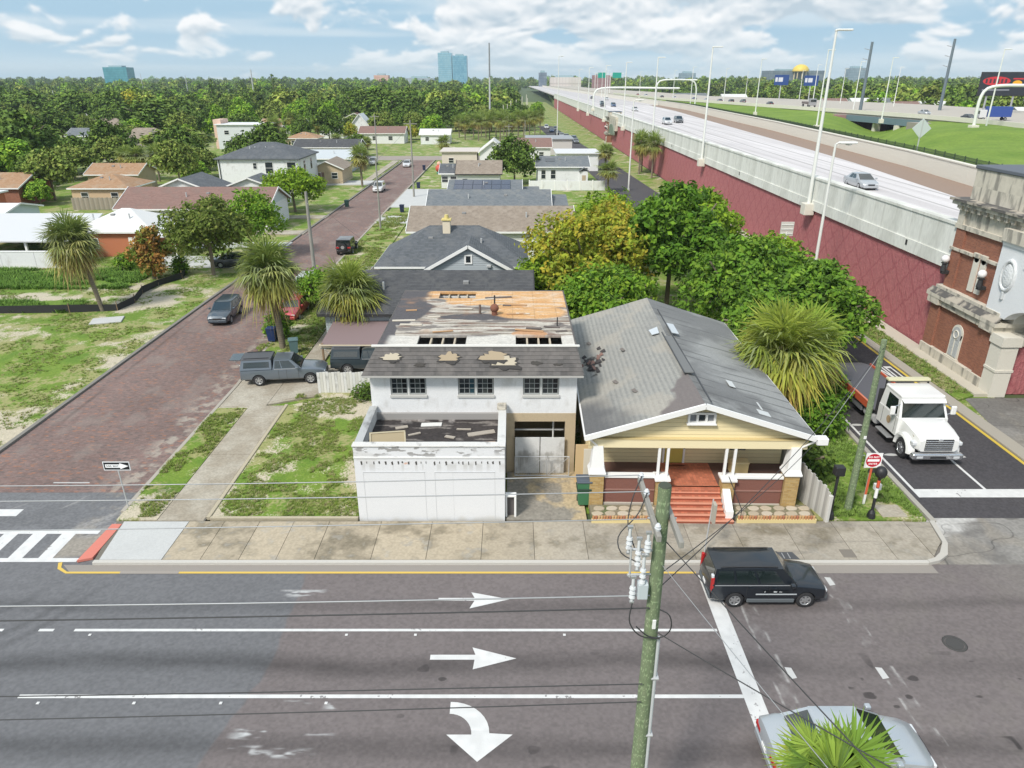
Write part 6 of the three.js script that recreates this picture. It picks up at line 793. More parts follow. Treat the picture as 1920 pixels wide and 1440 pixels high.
{ // flatbed tow truck
  const t = thing('tow_truck', 'white flatbed tow truck with chrome bumper waiting on the side road', 'truck', [21.95, 0, -32.3], -Math.PI / 2), P = carPaint([.78, .78, .77], { metalness: 0 }), red = mat([.50, .10, .045], .5), bed = mat([.10, .10, .115], .7, { bumpMap: B_grain, bumpScale: .01 });
  const hood = loft([[-1.95, 1.0, .75, 1.72], [-1.5, 1.0, .75, 1.72], [-.8, .98, .75, 1.62], [-.2, .93, .78, 1.5], [-.04, .86, .8, 1.36]]); mesh('hood', toCreasedNormals(arches(hood, [-1.05], .5, 2.3), .5), P, t);
  for (const s of [-1, 1]) { mesh('fender', toCreasedNormals(flat(new THREE.TorusGeometry(.62, .16, 8, 16, Math.PI).scale(1, 1, 1.3).translate(-1.05, .52, s * .98)), .7), P, t); mesh('headlight', rbx(-.5, -.16, 1.02, 1.22, s * .93 - .18, s * .93 + .16, .06), M_lampGlass, t); mesh('hood_stripe', beam([-1.9, 1.62, s * .93], [-.5, 1.36, s * .93], .02, .05), mat([.35, .28, .2], .6), t); }
  const cb = [[-3.7, 1.05, 1.1], [-1.85, 1.05, 1.1]], A = (x, y, s, w) => [x, y, s * w], sL = [A(-3.75, .85, 1, 1.12), A(-1.75, .85, 1, 1.12), A(-1.75, 1.7, 1, 1.1), A(-3.75, 1.7, 1, 1.1)]; mesh('cab_lower', [bx(-3.75, -1.75, .8, 1.72, -1.12, 1.12)], P, t);
  const g = (x, y, w) => [x, y, w], L1 = [g(-3.75, 1.72, 1.1), g(-1.75, 1.72, 1.1), g(-2.2, 2.62, .98), g(-3.72, 2.66, .98)], R1 = [g(-1.75, 1.72, -1.1), g(-3.75, 1.72, -1.1), g(-3.72, 2.66, -.98), g(-2.2, 2.62, -.98)], F1 = [g(-1.75, 1.72, 1.1), g(-1.75, 1.72, -1.1), g(-2.2, 2.62, -.98), g(-2.2, 2.62, .98)], K1 = [g(-3.75, 1.72, -1.1), g(-3.75, 1.72, 1.1), g(-3.72, 2.66, .98), g(-3.72, 2.66, -.98)];
  mesh('cab_upper', [L1, R1, F1, K1].map(q => plate(q, .04)), P, t); mesh('cab_roof', rbx(-3.78, -2.1, 2.6, 2.78, -1.0, 1.0, .08, 2), P, t); mesh('sun_visor', plate([[-2.12, 2.62, 1.0], [-2.12, 2.62, -1.0], [-1.86, 2.5, -.95], [-1.86, 2.5, .95]].reverse(), .04), P, t); mesh('windscreen', inset(F1, .05, .95, .04, .84), M_carGlass, t); mesh('side_window', inset(L1, .3, .88, .08, .86), M_carGlass, t); mesh('side_window', inset(R1, .12, .7, .08, .86), M_carGlass, t); mesh('rear_window', inset(K1, .2, .8, .3, .8), M_carGlass, t);
  for (const s of [-1, 1]) { mesh('door_seam', [bx(-2.0, -1.98, .9, 1.72, s * 1.12 - .006, s * 1.12 + .006), bx(-3.3, -3.28, .9, 1.72, s * 1.12 - .006, s * 1.12 + .006)], M.dark, t); mesh('door_emblem', move(new THREE.CylinderGeometry(.2, .2, .012, 16).rotateX(Math.PI / 2), -2.6, 1.3, s * 1.125), mat([.42, .30, .18], .6), t); const m = mesh('mirror', rbx(-2.0, -1.86, 1.85, 2.3, s * 1.38 - .12, s * 1.38 + .12, .05), P, t); mesh('mirror_arm', [bar([-1.95, 1.85, s * 1.1], [-1.95, 1.9, s * 1.35], .02), bar([-2.05, 2.35, s * 1.02], [-1.95, 2.25, s * 1.35], .02)], M.chrome, m); mesh('step', rbx(-3.5, -2.2, .42, .5, s > 0 ? .92 : -1.22, s > 0 ? 1.22 : -.92, .03), M.steel, t); mesh('fuel_tank', move(new THREE.CylinderGeometry(.28, .28, 1.1, 14).rotateZ(Math.PI / 2), -4.6, .62, s * .85), M.galv, t); }
  const gr = mesh('grille', [rbx(-.1, -.03, .82, 1.42, -.62, .62, .03)], M.dark, t); for (let k = 0; k < 5; k++) mesh('grille_bar', rbx(-.05, .01, .88 + k * .11, .925 + k * .11, -.6, .6, .012), M.chrome, gr); mesh('grille_badge', rbx(-.03, .03, 1.32, 1.46, -.1, .1, .02), M.chrome, gr);
  mesh('bumper', rbx(-.2, .12, .42, .72, -1.12, 1.12, .08, 2), M.chrome, t); mesh('bumper_slot', [rbx(.1, .13, .5, .62, -.35, .35, .02)], M.dark, t); for (const s of [-1, 1]) mesh('fog_light', rbx(.09, .13, .5, .62, s * .8 - .14, s * .8 + .14, .03), M_lampGlass, t);
  const lb = mesh('light_bar', [rbx(-3.95, -3.6, 2.92, 3.05, -1.0, 1.0, .04)], mat([.58, .55, .36], .35), t); mesh('light_bar_bracket', [bx(-3.82, -3.74, 1.3, 2.94, -1.0, -.94), bx(-3.82, -3.74, 1.3, 2.94, .94, 1.0), bx(-3.83, -3.75, 2.84, 2.92, -1.0, 1.0)], M.dark, lb);
  mesh('headache_rack', [bx(-3.98, -3.9, 1.1, 2.4, -1.15, 1.15)], M.dark, t); mesh('bed_deck', rbx(-10.4, -3.98, 1.14, 1.24, -1.22, 1.22, .02), bed, t); for (const s of [-1, 1]) { mesh('bed_rail', rbx(-10.3, -4.1, 1.0, 1.36, s > 0 ? 1.2 : -1.28, s > 0 ? 1.28 : -1.2, .02), red, t); mesh('bed_rail_cap', rbx(-6.4, -4.4, 1.36, 1.42, s > 0 ? 1.19 : -1.29, s > 0 ? 1.29 : -1.19, .02), mat([.62, .2, .12], .5), t); }
  mesh('chassis_rail', [bx(-10, -1.2, .62, .86, -.5, -.34), bx(-10, -1.2, .62, .86, .34, .5)], M.dark, t); mesh('tail_ramp', plate([[-10.4, 1.24, -1.2], [-10.4, 1.24, 1.2], [-11.1, 1.1, 1.1], [-11.1, 1.1, -1.1]].reverse(), .08), bed, t); mesh('tool_box', rbx(-6.6, -5.4, .5, 1.0, .7, 1.15, .03), mat([.16, .165, .18], .5), t); mesh('mud_flap', [bx(-9.3, -9.27, .3, .95, .6, 1.2), bx(-9.3, -9.27, .3, .95, -1.2, -.6)], M.rubber, t);
  for (const x of [-1.05, -8.2]) for (const s of [-1, 1]) wheel(t, x, s * .98, .5, x < -5 ? .5 : .3, M.chrome); t.scale.set(1.06, 1.1, 1.18);
}
// ---- highway traffic and queued cars: small in the picture
{
  const cols = { white: [.66, .67, .68], silver: [.42, .44, .46], black: [.02, .02, .024], grey: [.12, .13, .14], blue: [.04, .09, .2], red: [.3, .03, .03] }, mk = (k, s) => (s === 'suv' ? SUV : SEDAN)(carPaint(cols[k]));
  const list = [['silver', 'sedan', 35.6, 8.4, -74.8, 1, 'light silver sedan driving along the freeway above the maroon wall'], ['white', 'suv', 38.4, 8.4, -187.5, 1, 'white SUV riding beside another SUV on the freeway'], ['grey', 'suv', 42.8, 8.4, -194.7, 1, 'grey and white SUV paired with a white SUV on the freeway'],
    ['white', 'sedan', 43.6, 8.4, -270, 1, 'white sedan far along the freeway by the tubular gantry'], ['black', 'suv', 37.3, 8.4, -314, 1, 'black SUV among the far freeway traffic'], ['blue', 'suv', 41.7, 8.4, -314, 1, 'blue SUV among the far freeway traffic'], ['white', 'suv', 40, 8.4, -340, 1, 'white SUV in the far freeway traffic cluster'],
    ['silver', 'sedan', 122.6, 9, -226, 1, 'silver sedan crossing the far overpass above the girder'], ['black', 'sedan', 118, 9, -196, 1, 'dark motorcycle-sized car on the far highway past the overpass'], ['black', 'sedan', 106, 9, -314, -1, 'black sedan on the far highway above the grass bank'], ['grey', 'suv', 103.8, 9, -344, -1, 'grey SUV on the far highway above the grass bank'], ['black', 'suv', 98.5, 9, -344, -1, 'black SUV on the far highway in dense traffic'], ['grey', 'sedan', 97.2, 9, -358, -1, 'grey sedan on the far highway in dense traffic'], ['silver', 'sedan', 94.5, 9, -372, -1, 'silver sedan on the far highway in dense traffic'],
    ['blue', 'sedan', 94, 9, -395, -1, 'blue sedan on the far highway near the gantry'], ['white', 'sedan', 88, 9, -415, -1, 'white sedan on the far highway near the gantry'], ['black', 'sedan', 86, 9, -440, -1, 'small black sedan where the far highway bends'], ['white', 'suv', 82, 9, -470, -1, 'small white SUV where the far highway bends'], ['red', 'sedan', 82, 9, -500, -1, 'small red sedan where the far highway bends'], ['white', 'sedan', 52, 8.4, -420, 1, 'tiny white sedan approaching on the far freeway'], ['black', 'sedan', 47, 8.4, -450, 1, 'tiny black sedan approaching on the far freeway'],
    ['black', 'suv', 18.6, 0, -256, 1, 'black SUV queued on the side road by the tall mast'], ['blue', 'suv', 20.5, 0, -248, 1, 'blue SUV queued on the side road by the tall mast'], ['grey', 'sedan', 20.4, 0, -239, 1, 'grey sedan at the head of the side road queue'], ['white', 'sedan', 17.8, 0, -246, 1, 'white sedan queued on the side road by the tall mast'], ['silver', 'sedan', 17.6, 0, -265, 1, 'silver sedan in the side road queue'], ['black', 'sedan', 16.8, 0, -278, 1, 'black sedan in the side road queue'], ['blue', 'sedan', 15.4, 0, -292, 1, 'blue sedan near the back of the side road queue'], ['grey', 'suv', 17.2, 0, -300, 1, 'grey SUV near the back of the side road queue'], ['white', 'suv', 14.2, 0, -312, 1, 'white SUV at the back of the side road queue'], ['white', 'sedan', -24.3, .02, -172, 1, 'white sedan parked by the far end of the brick street'], ['silver', 'suv', -33, .02, -176, 1, 'silver SUV in a driveway by the far brick street']];
  for (const [k, s, x, y, z, d, l] of list) car(k + '_' + s, l, 'car', mk(k, s), [x, y, z], d > 0 ? -Math.PI / 2 : Math.PI / 2, y > 1 ? 'freeway traffic' : 'cars along the side streets');
  const t = thing('box_truck', 'blue box truck with white cab on the far highway', 'truck', [123, 9, -194], Math.PI * .96); t.scale.setScalar(.85); mesh('cargo_box', rbx(-4.5, 2.2, 1.0, 3.9, -1.25, 1.25, .05), mat([.03, .07, .28], .5), t); mesh('cab', rbx(2.4, 4.4, .7, 3.0, -1.15, 1.15, .15, 2), carPaint([.7, .7, .7]), t); mesh('windscreen', rbx(4.36, 4.43, 1.8, 2.7, -1.0, 1.0, .03), M_carGlass, t); for (const x of [-3, 3.2]) for (const s of [-1, 1]) wheel(t, x, s, .48, .3);
  const u = thing('flatbed_lorry', 'grey articulated lorry on the far highway above the grass bank', 'truck', [113, 9, -290], -Math.PI / 2 - .12); mesh('trailer', rbx(-7, 2, 1.1, 1.9, -1.25, 1.25, .05), mat([.16, .13, .12], .7), u); mesh('cab', rbx(2.6, 5, .7, 3.1, -1.2, 1.2, .2, 2), carPaint([.34, .34, .35]), u); mesh('windscreen', rbx(4.96, 5.03, 1.9, 2.8, -1, 1, .03), M_carGlass, u); for (const x of [-6, -4.8, 3.8]) for (const s of [-1, 1]) wheel(u, x, s, .5, .3);
}
// ---------------------------------------------------------------- houses of the neighbourhood
function win2(parent, x0, x1, y0, y1, z, rot = 0) { const g = new THREE.Group(); g.name = 'window'; parent.add(g); mesh('frame', [rbx(x0, x1, y0, y0 + .08, z - .02, z + .06, .01), rbx(x0, x1, y1 - .08, y1, z - .02, z + .06, .01), rbx(x0, x0 + .07, y0 + .08, y1 - .08, z - .02, z + .055, .01), rbx(x1 - .07, x1, y0 + .08, y1 - .08, z - .02, z + .055, .01), rbx(x0 + .07, x1 - .07, (y0 + y1) / 2 - .03, (y0 + y1) / 2 + .03, z - .02, z + .045, .01)], M_frame, g); for (const [a, b] of [[y0 + .08, (y0 + y1) / 2 - .03], [(y0 + y1) / 2 + .03, y1 - .08]]) mesh('pane', bx(x0 + .07, x1 - .07, a, b, z, z + .025), M_glass, g); if (rot) { g.rotation.y = rot; } return g; }
function house(name, label, o, group) {
  const t = thing(name, label, o.cat || 'house', [o.x, o.y || 0, o.z], o.turn || 0, group), w = o.w / 2, d = o.d / 2, h = o.h, rg = o.r ?? h, v = o.over ?? .45, fl = o.floor || 0;
  mesh('wall', bx(-w, w, fl, h, -d, d), o.wall || M.whiteWall, t); const R = o.roof;
  if (o.type === 'flat') { mesh('roof', rbx(-w - v, w + v, h, h + .25, -d - v, d + v, .04), R, t); }
  else if (o.type === 'hip') { const k = o.k ?? Math.min(w, d), rx = Math.max(.05, w - k), rz = Math.max(.05, d - k), e = [[-w - v, d + v], [w + v, d + v], [w + v, -d - v], [-w - v, -d - v]].map(([x, z]) => [x, h - .1, z]), p = [[-rx, rz], [rx, rz], [rx, -rz], [-rx, -rz]].map(([x, z]) => [x, rg, z]); for (let i = 0; i < 4; i++) { const j = (i + 1) % 4; mesh('roof', plate([e[i], e[j], p[j], p[i]], .12), R, t); } if (rx > .1 && rz > .1) mesh('roof', plate(p, .1), R, t); mesh('fascia', [rbx(-w - v - .02, w + v + .02, h - .3, h - .1, d + v - .06, d + v, .01), rbx(-w - v - .02, -w - v + .06, h - .3, h - .1, -d - v, d + v, .01), rbx(w + v - .06, w + v + .02, h - .3, h - .1, -d - v, d + v, .01)], o.trim || M.whiteTrim, t); }
  else if (o.axis === 'z') { for (const s of [-1, 1]) { mesh('roof', plate(s > 0 ? [[w + v, h - .1, d + v], [w + v, h - .1, -d - v], [0, rg, -d - v], [0, rg, d + v]] : [[-w - v, h - .1, -d - v], [-w - v, h - .1, d + v], [0, rg, d + v], [0, rg, -d - v]], .12), R, t); mesh('bargeboard', beam([s * (w + v), h - .14, d + v + .02], [0, rg - .04, d + v + .02], .06, .2), o.trim || M.whiteTrim, t); } const gs = new THREE.Shape([[-w, h], [w, h], [0, rg - .12]].map(p => new THREE.Vector2(...p))); for (const z of [d - .1, -d]) mesh('gable', uvm(new THREE.ExtrudeGeometry(gs, { depth: .1, bevelEnabled: false }).translate(0, 0, z)), o.gable || o.wall || M.whiteWall, t); }
  else { for (const s of [-1, 1]) { mesh('roof', plate(s > 0 ? [[-w - v, h - .1, d + v], [w + v, h - .1, d + v], [w + v, rg, 0], [-w - v, rg, 0]] : [[w + v, h - .1, -d - v], [-w - v, h - .1, -d - v], [-w - v, rg, 0], [w + v, rg, 0]], .12), R, t); for (const q of [-1, 1]) mesh('bargeboard', beam([q * (w + v + .02), h - .14, s * (d + v)], [q * (w + v + .02), rg - .04, 0], .06, .2), o.trim || M.whiteTrim, t); } mesh('fascia', rbx(-w - v, w + v, h - .3, h - .1, d + v - .03, d + v + .03, .01), o.trim || M.whiteTrim, t); const gs = new THREE.Shape([[-d, h], [d, h], [0, rg - .12]].map(p => new THREE.Vector2(...p))); for (const x of [w - .1, -w]) mesh('gable', uvm(new THREE.ExtrudeGeometry(gs, { depth: .1, bevelEnabled: false }).rotateY(Math.PI / 2).translate(x, 0, 0)), o.gable || o.wall || M.whiteWall, t); }
  for (const [x0, x1, y0, y1] of o.wins || []) win2(t, x0, x1, y0, y1, d); for (const [x0, x1, y0, y1] of o.sideWins || []) { const g = win2(t, x0, x1, y0, y1, w, 0); g.rotation.y = Math.PI / 2; }
  if (o.vents !== 0 && o.type !== 'flat') { const vx = (o.w * 7.3 % 1 - .5) * w; mesh('roof_vent', cyl(.09, .09, .7, vx, o.axis === 'z' ? h + .2 : mx(h, rg, .45), o.axis === 'z' ? d * .3 : d * .5, 8), M.galv, t); mesh('roof_vent', rbx(-vx * .8 - .22, -vx * .8 + .22, o.axis === 'z' ? h + .5 : mx(h, rg, .6), (o.axis === 'z' ? h + .5 : mx(h, rg, .6)) + .3, d * .33 - .2, d * .33 + .2, .04), mat([.25, .25, .25], .7), t); }
  if (!o.wins && o.type !== 'flat') for (const q of [-.55, .5]) win2(t, q * w - .6, q * w + .6, fl + 1, fl + 2.2, d);
  if (o.door) { const dd = mesh('door', rbx(o.door - .5, o.door + .5, fl + .1, 2.2, d, d + .05, .02), o.doorMat || mat([.2, .12, .09], .6), t); mesh('handle', rbx(o.door + .32, o.door + .4, 1.05, 1.15, d + .05, d + .1, .01), M.chrome, dd); }
  return t;
}
const brickWall = M.redBrick, offw = M.whiteSiding;
// east side of the brick street, one behind another
house('dark_roof_house', 'low house with black shingle roof directly behind the derelict house', { x: -6.2, z: -54, w: 14.8, d: 9, h: 3.1, r: 5.0, roof: M.roofDark, wall: M.greySiding, trim: M.dark, wins: [[-6.6, -5.4, 1, 2.3]] });
{
  const t = house('grey_gable_house', 'grey house with white trimmed front gable and small attic window', { x: -5.4, z: -67, w: 13, d: 8.4, h: 3.3, r: 6.0, type: 'hip', k: 4.2, roof: M.roofSlate, wall: M.greySiding, wins: [[-5.6, -4.4, 1, 2.4]] });
  for (const s of [-1, 1]) { mesh('wing_roof', plate(s > 0 ? [[5.55, 3.15, 6.2], [5.55, 3.15, -1], [1.6, 5.35, -1], [1.6, 5.35, 6.2]] : [[-2.35, 3.15, -1], [-2.35, 3.15, 6.2], [1.6, 5.35, 6.2], [1.6, 5.35, -1]], .12), M.roofSlate, t); mesh('bargeboard', beam([1.6 + s * 4.0, 3.1, 6.24], [1.6, 5.33, 6.24], .08, .26), M.whiteTrim, t); mesh('eave_return', rbx(1.6 + s * 3.9 - .35, 1.6 + s * 3.9 + .35, 3.0, 3.16, 6.0, 6.28, .02), M.whiteTrim, t); }
  const g = new THREE.Shape([[-2.1, 0], [5.3, 0], [5.3, 3.2], [1.6, 5.2], [-2.1, 3.2]].map(p => new THREE.Vector2(...p))); mesh('wing_wall', uvm(new THREE.ExtrudeGeometry(g, { depth: 4, bevelEnabled: false }).translate(0, 0, 1.9)), M.greySiding, t);
  const a = mesh('attic_window', [rbx(1.25, 1.95, 3.75, 3.87, 5.88, 5.98, .01), rbx(1.25, 1.95, 4.45, 4.57, 5.88, 5.98, .01), rbx(1.25, 1.4, 3.87, 4.45, 5.88, 5.97, .01), rbx(1.8, 1.95, 3.87, 4.45, 5.88, 5.97, .01)], M.whiteTrim, t); mesh('pane', bx(1.4, 1.8, 3.87, 4.45, 5.88, 5.92), M_glass, a); mesh('wall_vent', rbx(3.2, 3.6, 3.45, 3.7, 5.88, 6.1, .05), M.galv, t);
  const c = mesh('chimney', rbx(-1.0, -.3, 5.4, 6.6, .3, 1.0, .04), mat([.68, .60, .47], .85), t); mesh('chimney_cap', [rbx(-1.1, -.2, 6.6, 6.75, .2, 1.1, .03), cyl(.22, .18, .35, -.65, 6.75, .65, 8)], mat([.60, .50, .2], .85), c);
}
house('tan_roof_house', 'long house with weathered tan shingle roof and white fascia', { x: -2.3, z: -83, w: 17.8, d: 8.6, h: 3.3, r: 5.25, roof: M.roofTan, wall: offw, wins: [[-8, -6.8, 1, 2.3], [5, 6.2, 1, 2.3]] });
{ const t = house('blue_roof_house', 'house with blue-grey shingle roof beyond the tan roof', { x: -3, z: -97.8, w: 15.5, d: 8.4, h: 3.2, r: 5.05, roof: M.roofBlue, wall: M.greySiding }); mesh('side_wing_roof', plate([[8, 3.4, 3], [10.4, 3.4, 3], [10.4, 4.1, -2], [8, 4.1, -2]], .15), M.roofBlue, t); mesh('side_wing', bx(7.75, 10.2, 0, 3.3, -2, 2.8), M.greySiding, t); }
{ const t = house('solar_house', 'flat grey house with dark blue solar array on its roof', { x: -4, z: -111.5, w: 10.2, d: 10, h: 3.5, r: 4.6, roof: M.roofBlue, wall: offw }); for (let i = 0; i < 6; i++) for (let j = 0; j < 2; j++) { const p = mesh('solar_panel', plate([[-4.6 + i * 1.4, 3.78 + j * .43, 4.3 - j * 2.0], [-3.26 + i * 1.4, 3.78 + j * .43, 4.3 - j * 2.0], [-3.26 + i * 1.4, 4.19 + j * .43, 2.4 - j * 2.0], [-4.6 + i * 1.4, 4.19 + j * .43, 2.4 - j * 2.0]], .05), pmat([.025, .035, .07], .25, { clearcoat: .5 }), t); } mesh('side_shed', bx(5.2, 8, 0, 2.8, -2, 3), M.greySiding, t); mesh('side_shed_roof', plate([[5.2, 2.85, 3.3], [8.2, 2.85, 3.3], [8.2, 3.3, -2.2], [5.2, 3.3, -2.2]], .1), M.roofBlue, t); }
house('brown_roof_house', 'small house with faded brown shingle roof before the round oak', { x: -6, z: -137, w: 7.6, d: 9, h: 3.1, r: 4.9, roof: M.roofTan, wall: offw, trim: M.dark, wins: [[-3, -2, 1, 2.2]] });
house('grey_shed_roof_house', 'narrow house with slate roof next to the faded brown roof', { x: -11.6, z: -140, w: 3, d: 8, h: 2.8, r: 4.0, roof: M.roofSlate, wall: offw });
house('white_gable_house', 'bright white house with steep white front gable by the palms', { x: -4.2, z: -172, w: 6, d: 9, h: 3.6, r: 6.1, axis: 'z', roof: mat([.62, .62, .6], .7), wall: M.whiteWall, wins: [[-2, -1, 1, 2.3]] });
house('pink_flat_building', 'pale flat-roofed building left of the white gable house', { x: -12, z: -174, w: 8, d: 9, h: 3.4, type: 'flat', roof: mat([.55, .5, .46], .8), wall: mat([.62, .55, .49], .85), wins: [[-2.5, -1.3, 1, 2.2]] });
{ const t = house('white_cottage', 'white cottage with grey roof, skylight and little arched porch', { x: 9.6, z: -144, w: 9.4, d: 9, h: 3.6, r: 5.0, roof: M.roofBlue, wall: M.whiteWall, wins: [[-4.1, -3.2, 1.2, 2.9], [-2.3, -1.3, 1.2, 2.9]] }); mesh('skylight', plate([[-3.2, 4.25, 2.7], [-1.4, 4.25, 2.7], [-1.4, 4.72, 1.2], [-3.2, 4.72, 1.2]], .06), mat([.10, .11, .12], .5), t); const p = mesh('porch', [bx(3.2, 4.7, 0, 2.7, 4.5, 5.4)], M.whiteWall, t); mesh('porch_roof', [beam([3.0, 2.7, 5.1], [3.95, 3.4, 5.1], 1.2, .12), beam([4.9, 2.7, 5.1], [3.95, 3.4, 5.1], 1.2, .12)], M.roofBlue, p); mesh('porch_door', rbx(3.6, 4.3, .1, 2.0, 5.38, 5.45, .02), mat([.45, .36, .26], .7), p); mesh('planter', [...Array(5)].map((_, k) => rbx(-.4 + k * .6, 0 + k * .6, .3, .9, 4.6, 5, .1)), mat([.06, .09, .035], .9), t); }
house('white_flat_building', 'low white flat-roofed building next to the small palm pair', { x: 14.5, z: -168, w: 9, d: 10, h: 3.6, type: 'flat', roof: mat([.60, .61, .62], .7), wall: M.whiteWall });
house('grey_flat_building', 'grey flat-roofed shop by the side road queue', { x: 10, z: -205, w: 12, d: 12, h: 4, type: 'flat', roof: mat([.30, .32, .34], .8), wall: mat([.52, .5, .48], .8) });
house('rust_roof_house', 'house with rusty red roof behind the white gable house', { x: 5, z: -188, w: 9, d: 8, h: 3.4, r: 5.2, roof: M.roofBrown, wall: offw });
{ const f = thing('garden_wall', 'long white garden wall before the white cottage', 'wall', [10, 0, -133]); for (let k = 0; k < 6; k++) { mesh('panel', rbx(-6.8 + k * 2.3, -4.6 + k * 2.3, 0, 1.7, -.1, .1, .02), M.whiteWall, f); mesh('pillar', rbx(-6.95 + k * 2.3, -6.75 + k * 2.3, 0, 1.85, -.14, .14, .02), M.whiteTrim, f); } }
// west side
{ const t = house('white_two_storey_house', 'large white two-storey house with dark hipped roof', { x: -44.2, z: -135, w: 14, d: 12.6, h: 6.1, r: 8.2, type: 'hip', k: 5.6, roof: M.roofSlate, wall: M.whiteWall, trim: mat([.10, .11, .12], .6), wins: [[-.9, -.2, 4.2, 5.3], [1.2, 2.6, 3.4, 5.4], [5.0, 6.6, 3.4, 5.4], [1.4, 2.4, 1, 2.4]] }); mesh('downpipe', cyl(.07, .07, 6, -6.7, 0, 6.4, 6), M.dark, t); for (const z of [-2, 2.5]) { const g = mesh('window', rbx(7.0, 7.06, 3.4, 5.4, z - .6, z + .6, .02), M_frame, t); mesh('pane', bx(7.06, 7.08, 3.5, 5.3, z - .5, z + .5), M_glass, g); } for (const x of [-1.4, .5]) mesh('roof_vent', cyl(.12, .12, .5, x, 7.2, 2.5, 8), M.galv, t); }
{ const t = house('long_brown_house', 'long low house with brown shingle roof and pale blue gable end', { x: -42, z: -99.5, w: 19.5, d: 9.4, h: 3.1, r: 5.15, roof: M.roofBrown, wall: offw, gable: mat([.50, .56, .57], .8), wins: [[-6, -4.8, 1, 2.2], [2, 3.2, 1, 2.2]] }); }
house('small_gable_house', 'grey-roofed house squeezed behind the brown roof', { x: -49, z: -112, w: 10, d: 8, h: 3.2, r: 5.2, axis: 'z', roof: M.roofSlate, wall: M.whiteWall }); house('small_gable_house', 'slate-roofed annex before the white two-storey house', { x: -41, z: -117, w: 9, d: 6, h: 2.9, r: 4.6, axis: 'z', roof: M.roofSlate, wall: M.whiteWall });
{ const t = house('white_roof_house', 'orange brick house with bright white hipped metal roof', { x: -44.6, z: -83.5, w: 8.6, d: 7.6, h: 3.1, r: 4.9, type: 'hip', roof: mat([.66, .66, .65], .6), wall: mat([.45, .16, .08], .85) , wins: [[-3, -1.8, 1, 2.2]] }); mesh('porch_roof', plate([[3.2, 2.7, 5.6], [7.4, 2.6, 5.0], [7.6, 3.1, -.5], [3.4, 3.2, 0]], .1), mat([.66, .66, .66], .6), t); for (const [x, z] of [[7.2, 4.8], [3.6, 5.4], [7.3, .2]]) mesh('porch_post', cyl(.06, .06, 2.6, x, 0, z, 6), M.whiteTrim, t); mesh('garage_door', rbx(1.6, 4.1, .1, 2.3, 3.8, 3.88, .02), M.white, t); mesh('flue', cyl(.1, .1, .9, -3.2, 3.6, 1.4, 8), M.galv, t); }
{ const t = thing('carport', 'white metal carport roof behind the low white garden wall', 'carport', [-55, 0, -81.2]); mesh('roof', plate([[-9, 2.7, 5.6], [8.6, 2.7, 5.6], [5.2, 3.6, -6.5], [-9, 3.6, -6.5]], .12), mat([.58, .59, .60], .6), t); for (const x of [-6, -1.6, 2.8, 7.4]) mesh('post', rbx(x - .12, x + .12, 0, 2.7, 5, 5.25, .02), M.whiteTrim, t); mesh('rear_wall', bx(-9, 5, 0, 3.2, -6.2, -6), mat([.13, .11, .10], .9), t); mesh('side_panel', bx(5.8, 6.0, 0, 2.8, -3, 4), mat([.40, .15, .09], .9), t); }
{ const t = thing('garden_wall', 'low white rendered garden wall along the vacant lot', 'wall', [-54, 0, -74.4]); for (let k = 0; k < 7; k++) mesh('panel', rbx(-18 + k * 3.6, -14.42 + k * 3.6, 0, 1.85, -.12, .12, .02), M.whiteWall, t); mesh('coping', rbx(-18.1, 7.3, 1.85, 1.93, -.16, .16, .02), M.whiteTrim, t); mesh('gate_pier', rbx(7.2, 8.6, 0, 1.5, -.3, .3, .03), M.whiteWall, t); }
struct('white_driveway', slab([[-38.5, -74.5], [-28, -74.5], [-27.5, -78], [-33, -80], [-40, -80]], -.02, .118), M.newConcrete); struct('lane_driveway', slab([[-38, -84], [-27.1, -84], [-27.05, -87.5], [-38, -87.5]], -.02, .12), M.newConcrete); struct('lane_driveway', slab([[-36, -92.5], [-27.1, -92.5], [-27.1, -95], [-36, -95]], -.02, .12), M.concrete); struct('lane_driveway', slab([[-38, -104], [-27.05, -104], [-27.05, -106.5], [-38, -106.5]], -.02, .12), M.concrete); struct('lane_driveway', slab([[-19.2, -71], [-11, -71], [-11, -75], [-19.2, -75]], -.02, .12), M.newConcrete); struct('lane_driveway', slab([[-19.2, -100], [-12, -100], [-12, -106], [-19.2, -106]], -.02, .12), M.newConcrete); struct('lane_driveway', slab([[-19.2, -114], [-11, -114], [-11, -134], [-19.2, -134]], -.02, .12), M.newConcrete); struct('lane_driveway', slab([[-40, -140], [-27, -140], [-27, -146], [-40, -146]], -.02, .12), M.newConcrete); struct('lane_driveway', slab([[-29.5, -147], [-28, -147], [-28, -184], [-29.5, -184]], -.02, .12), M.concrete);
house('orange_roof_house', 'low house with orange-brown roof behind the pale conifer', { x: -65, z: -119, w: 9, d: 8, h: 3, r: 4.6, type: 'hip', roof: M.roofRust, wall: mat([.55, .40, .26], .85) }); house('orange_roof_house', 'red brick house with orange-brown roof at the neighbourhood edge', { x: -84, z: -119, w: 13, d: 9, h: 3.1, r: 4.8, roof: M.roofRust, wall: brickWall, wins: [[-3, -1.6, 1, 2.2]] }); house('red_brick_house', 'red brick house corner beside the white painted bay', { x: -83, z: -107, w: 12, d: 7, h: 2.9, type: 'flat', roof: mat([.7, .71, .72], .6), wall: mat([.42, .13, .07], .85), door: 2 }); house('pale_blue_house', 'pale blue-white low house with arched side window', { x: -72, z: -93, w: 17, d: 8, h: 3.1, r: 4.0, roof: mat([.66, .68, .70], .6), wall: mat([.55, .63, .67], .8), wins: [[2, 3.6, 1, 2.3]] });
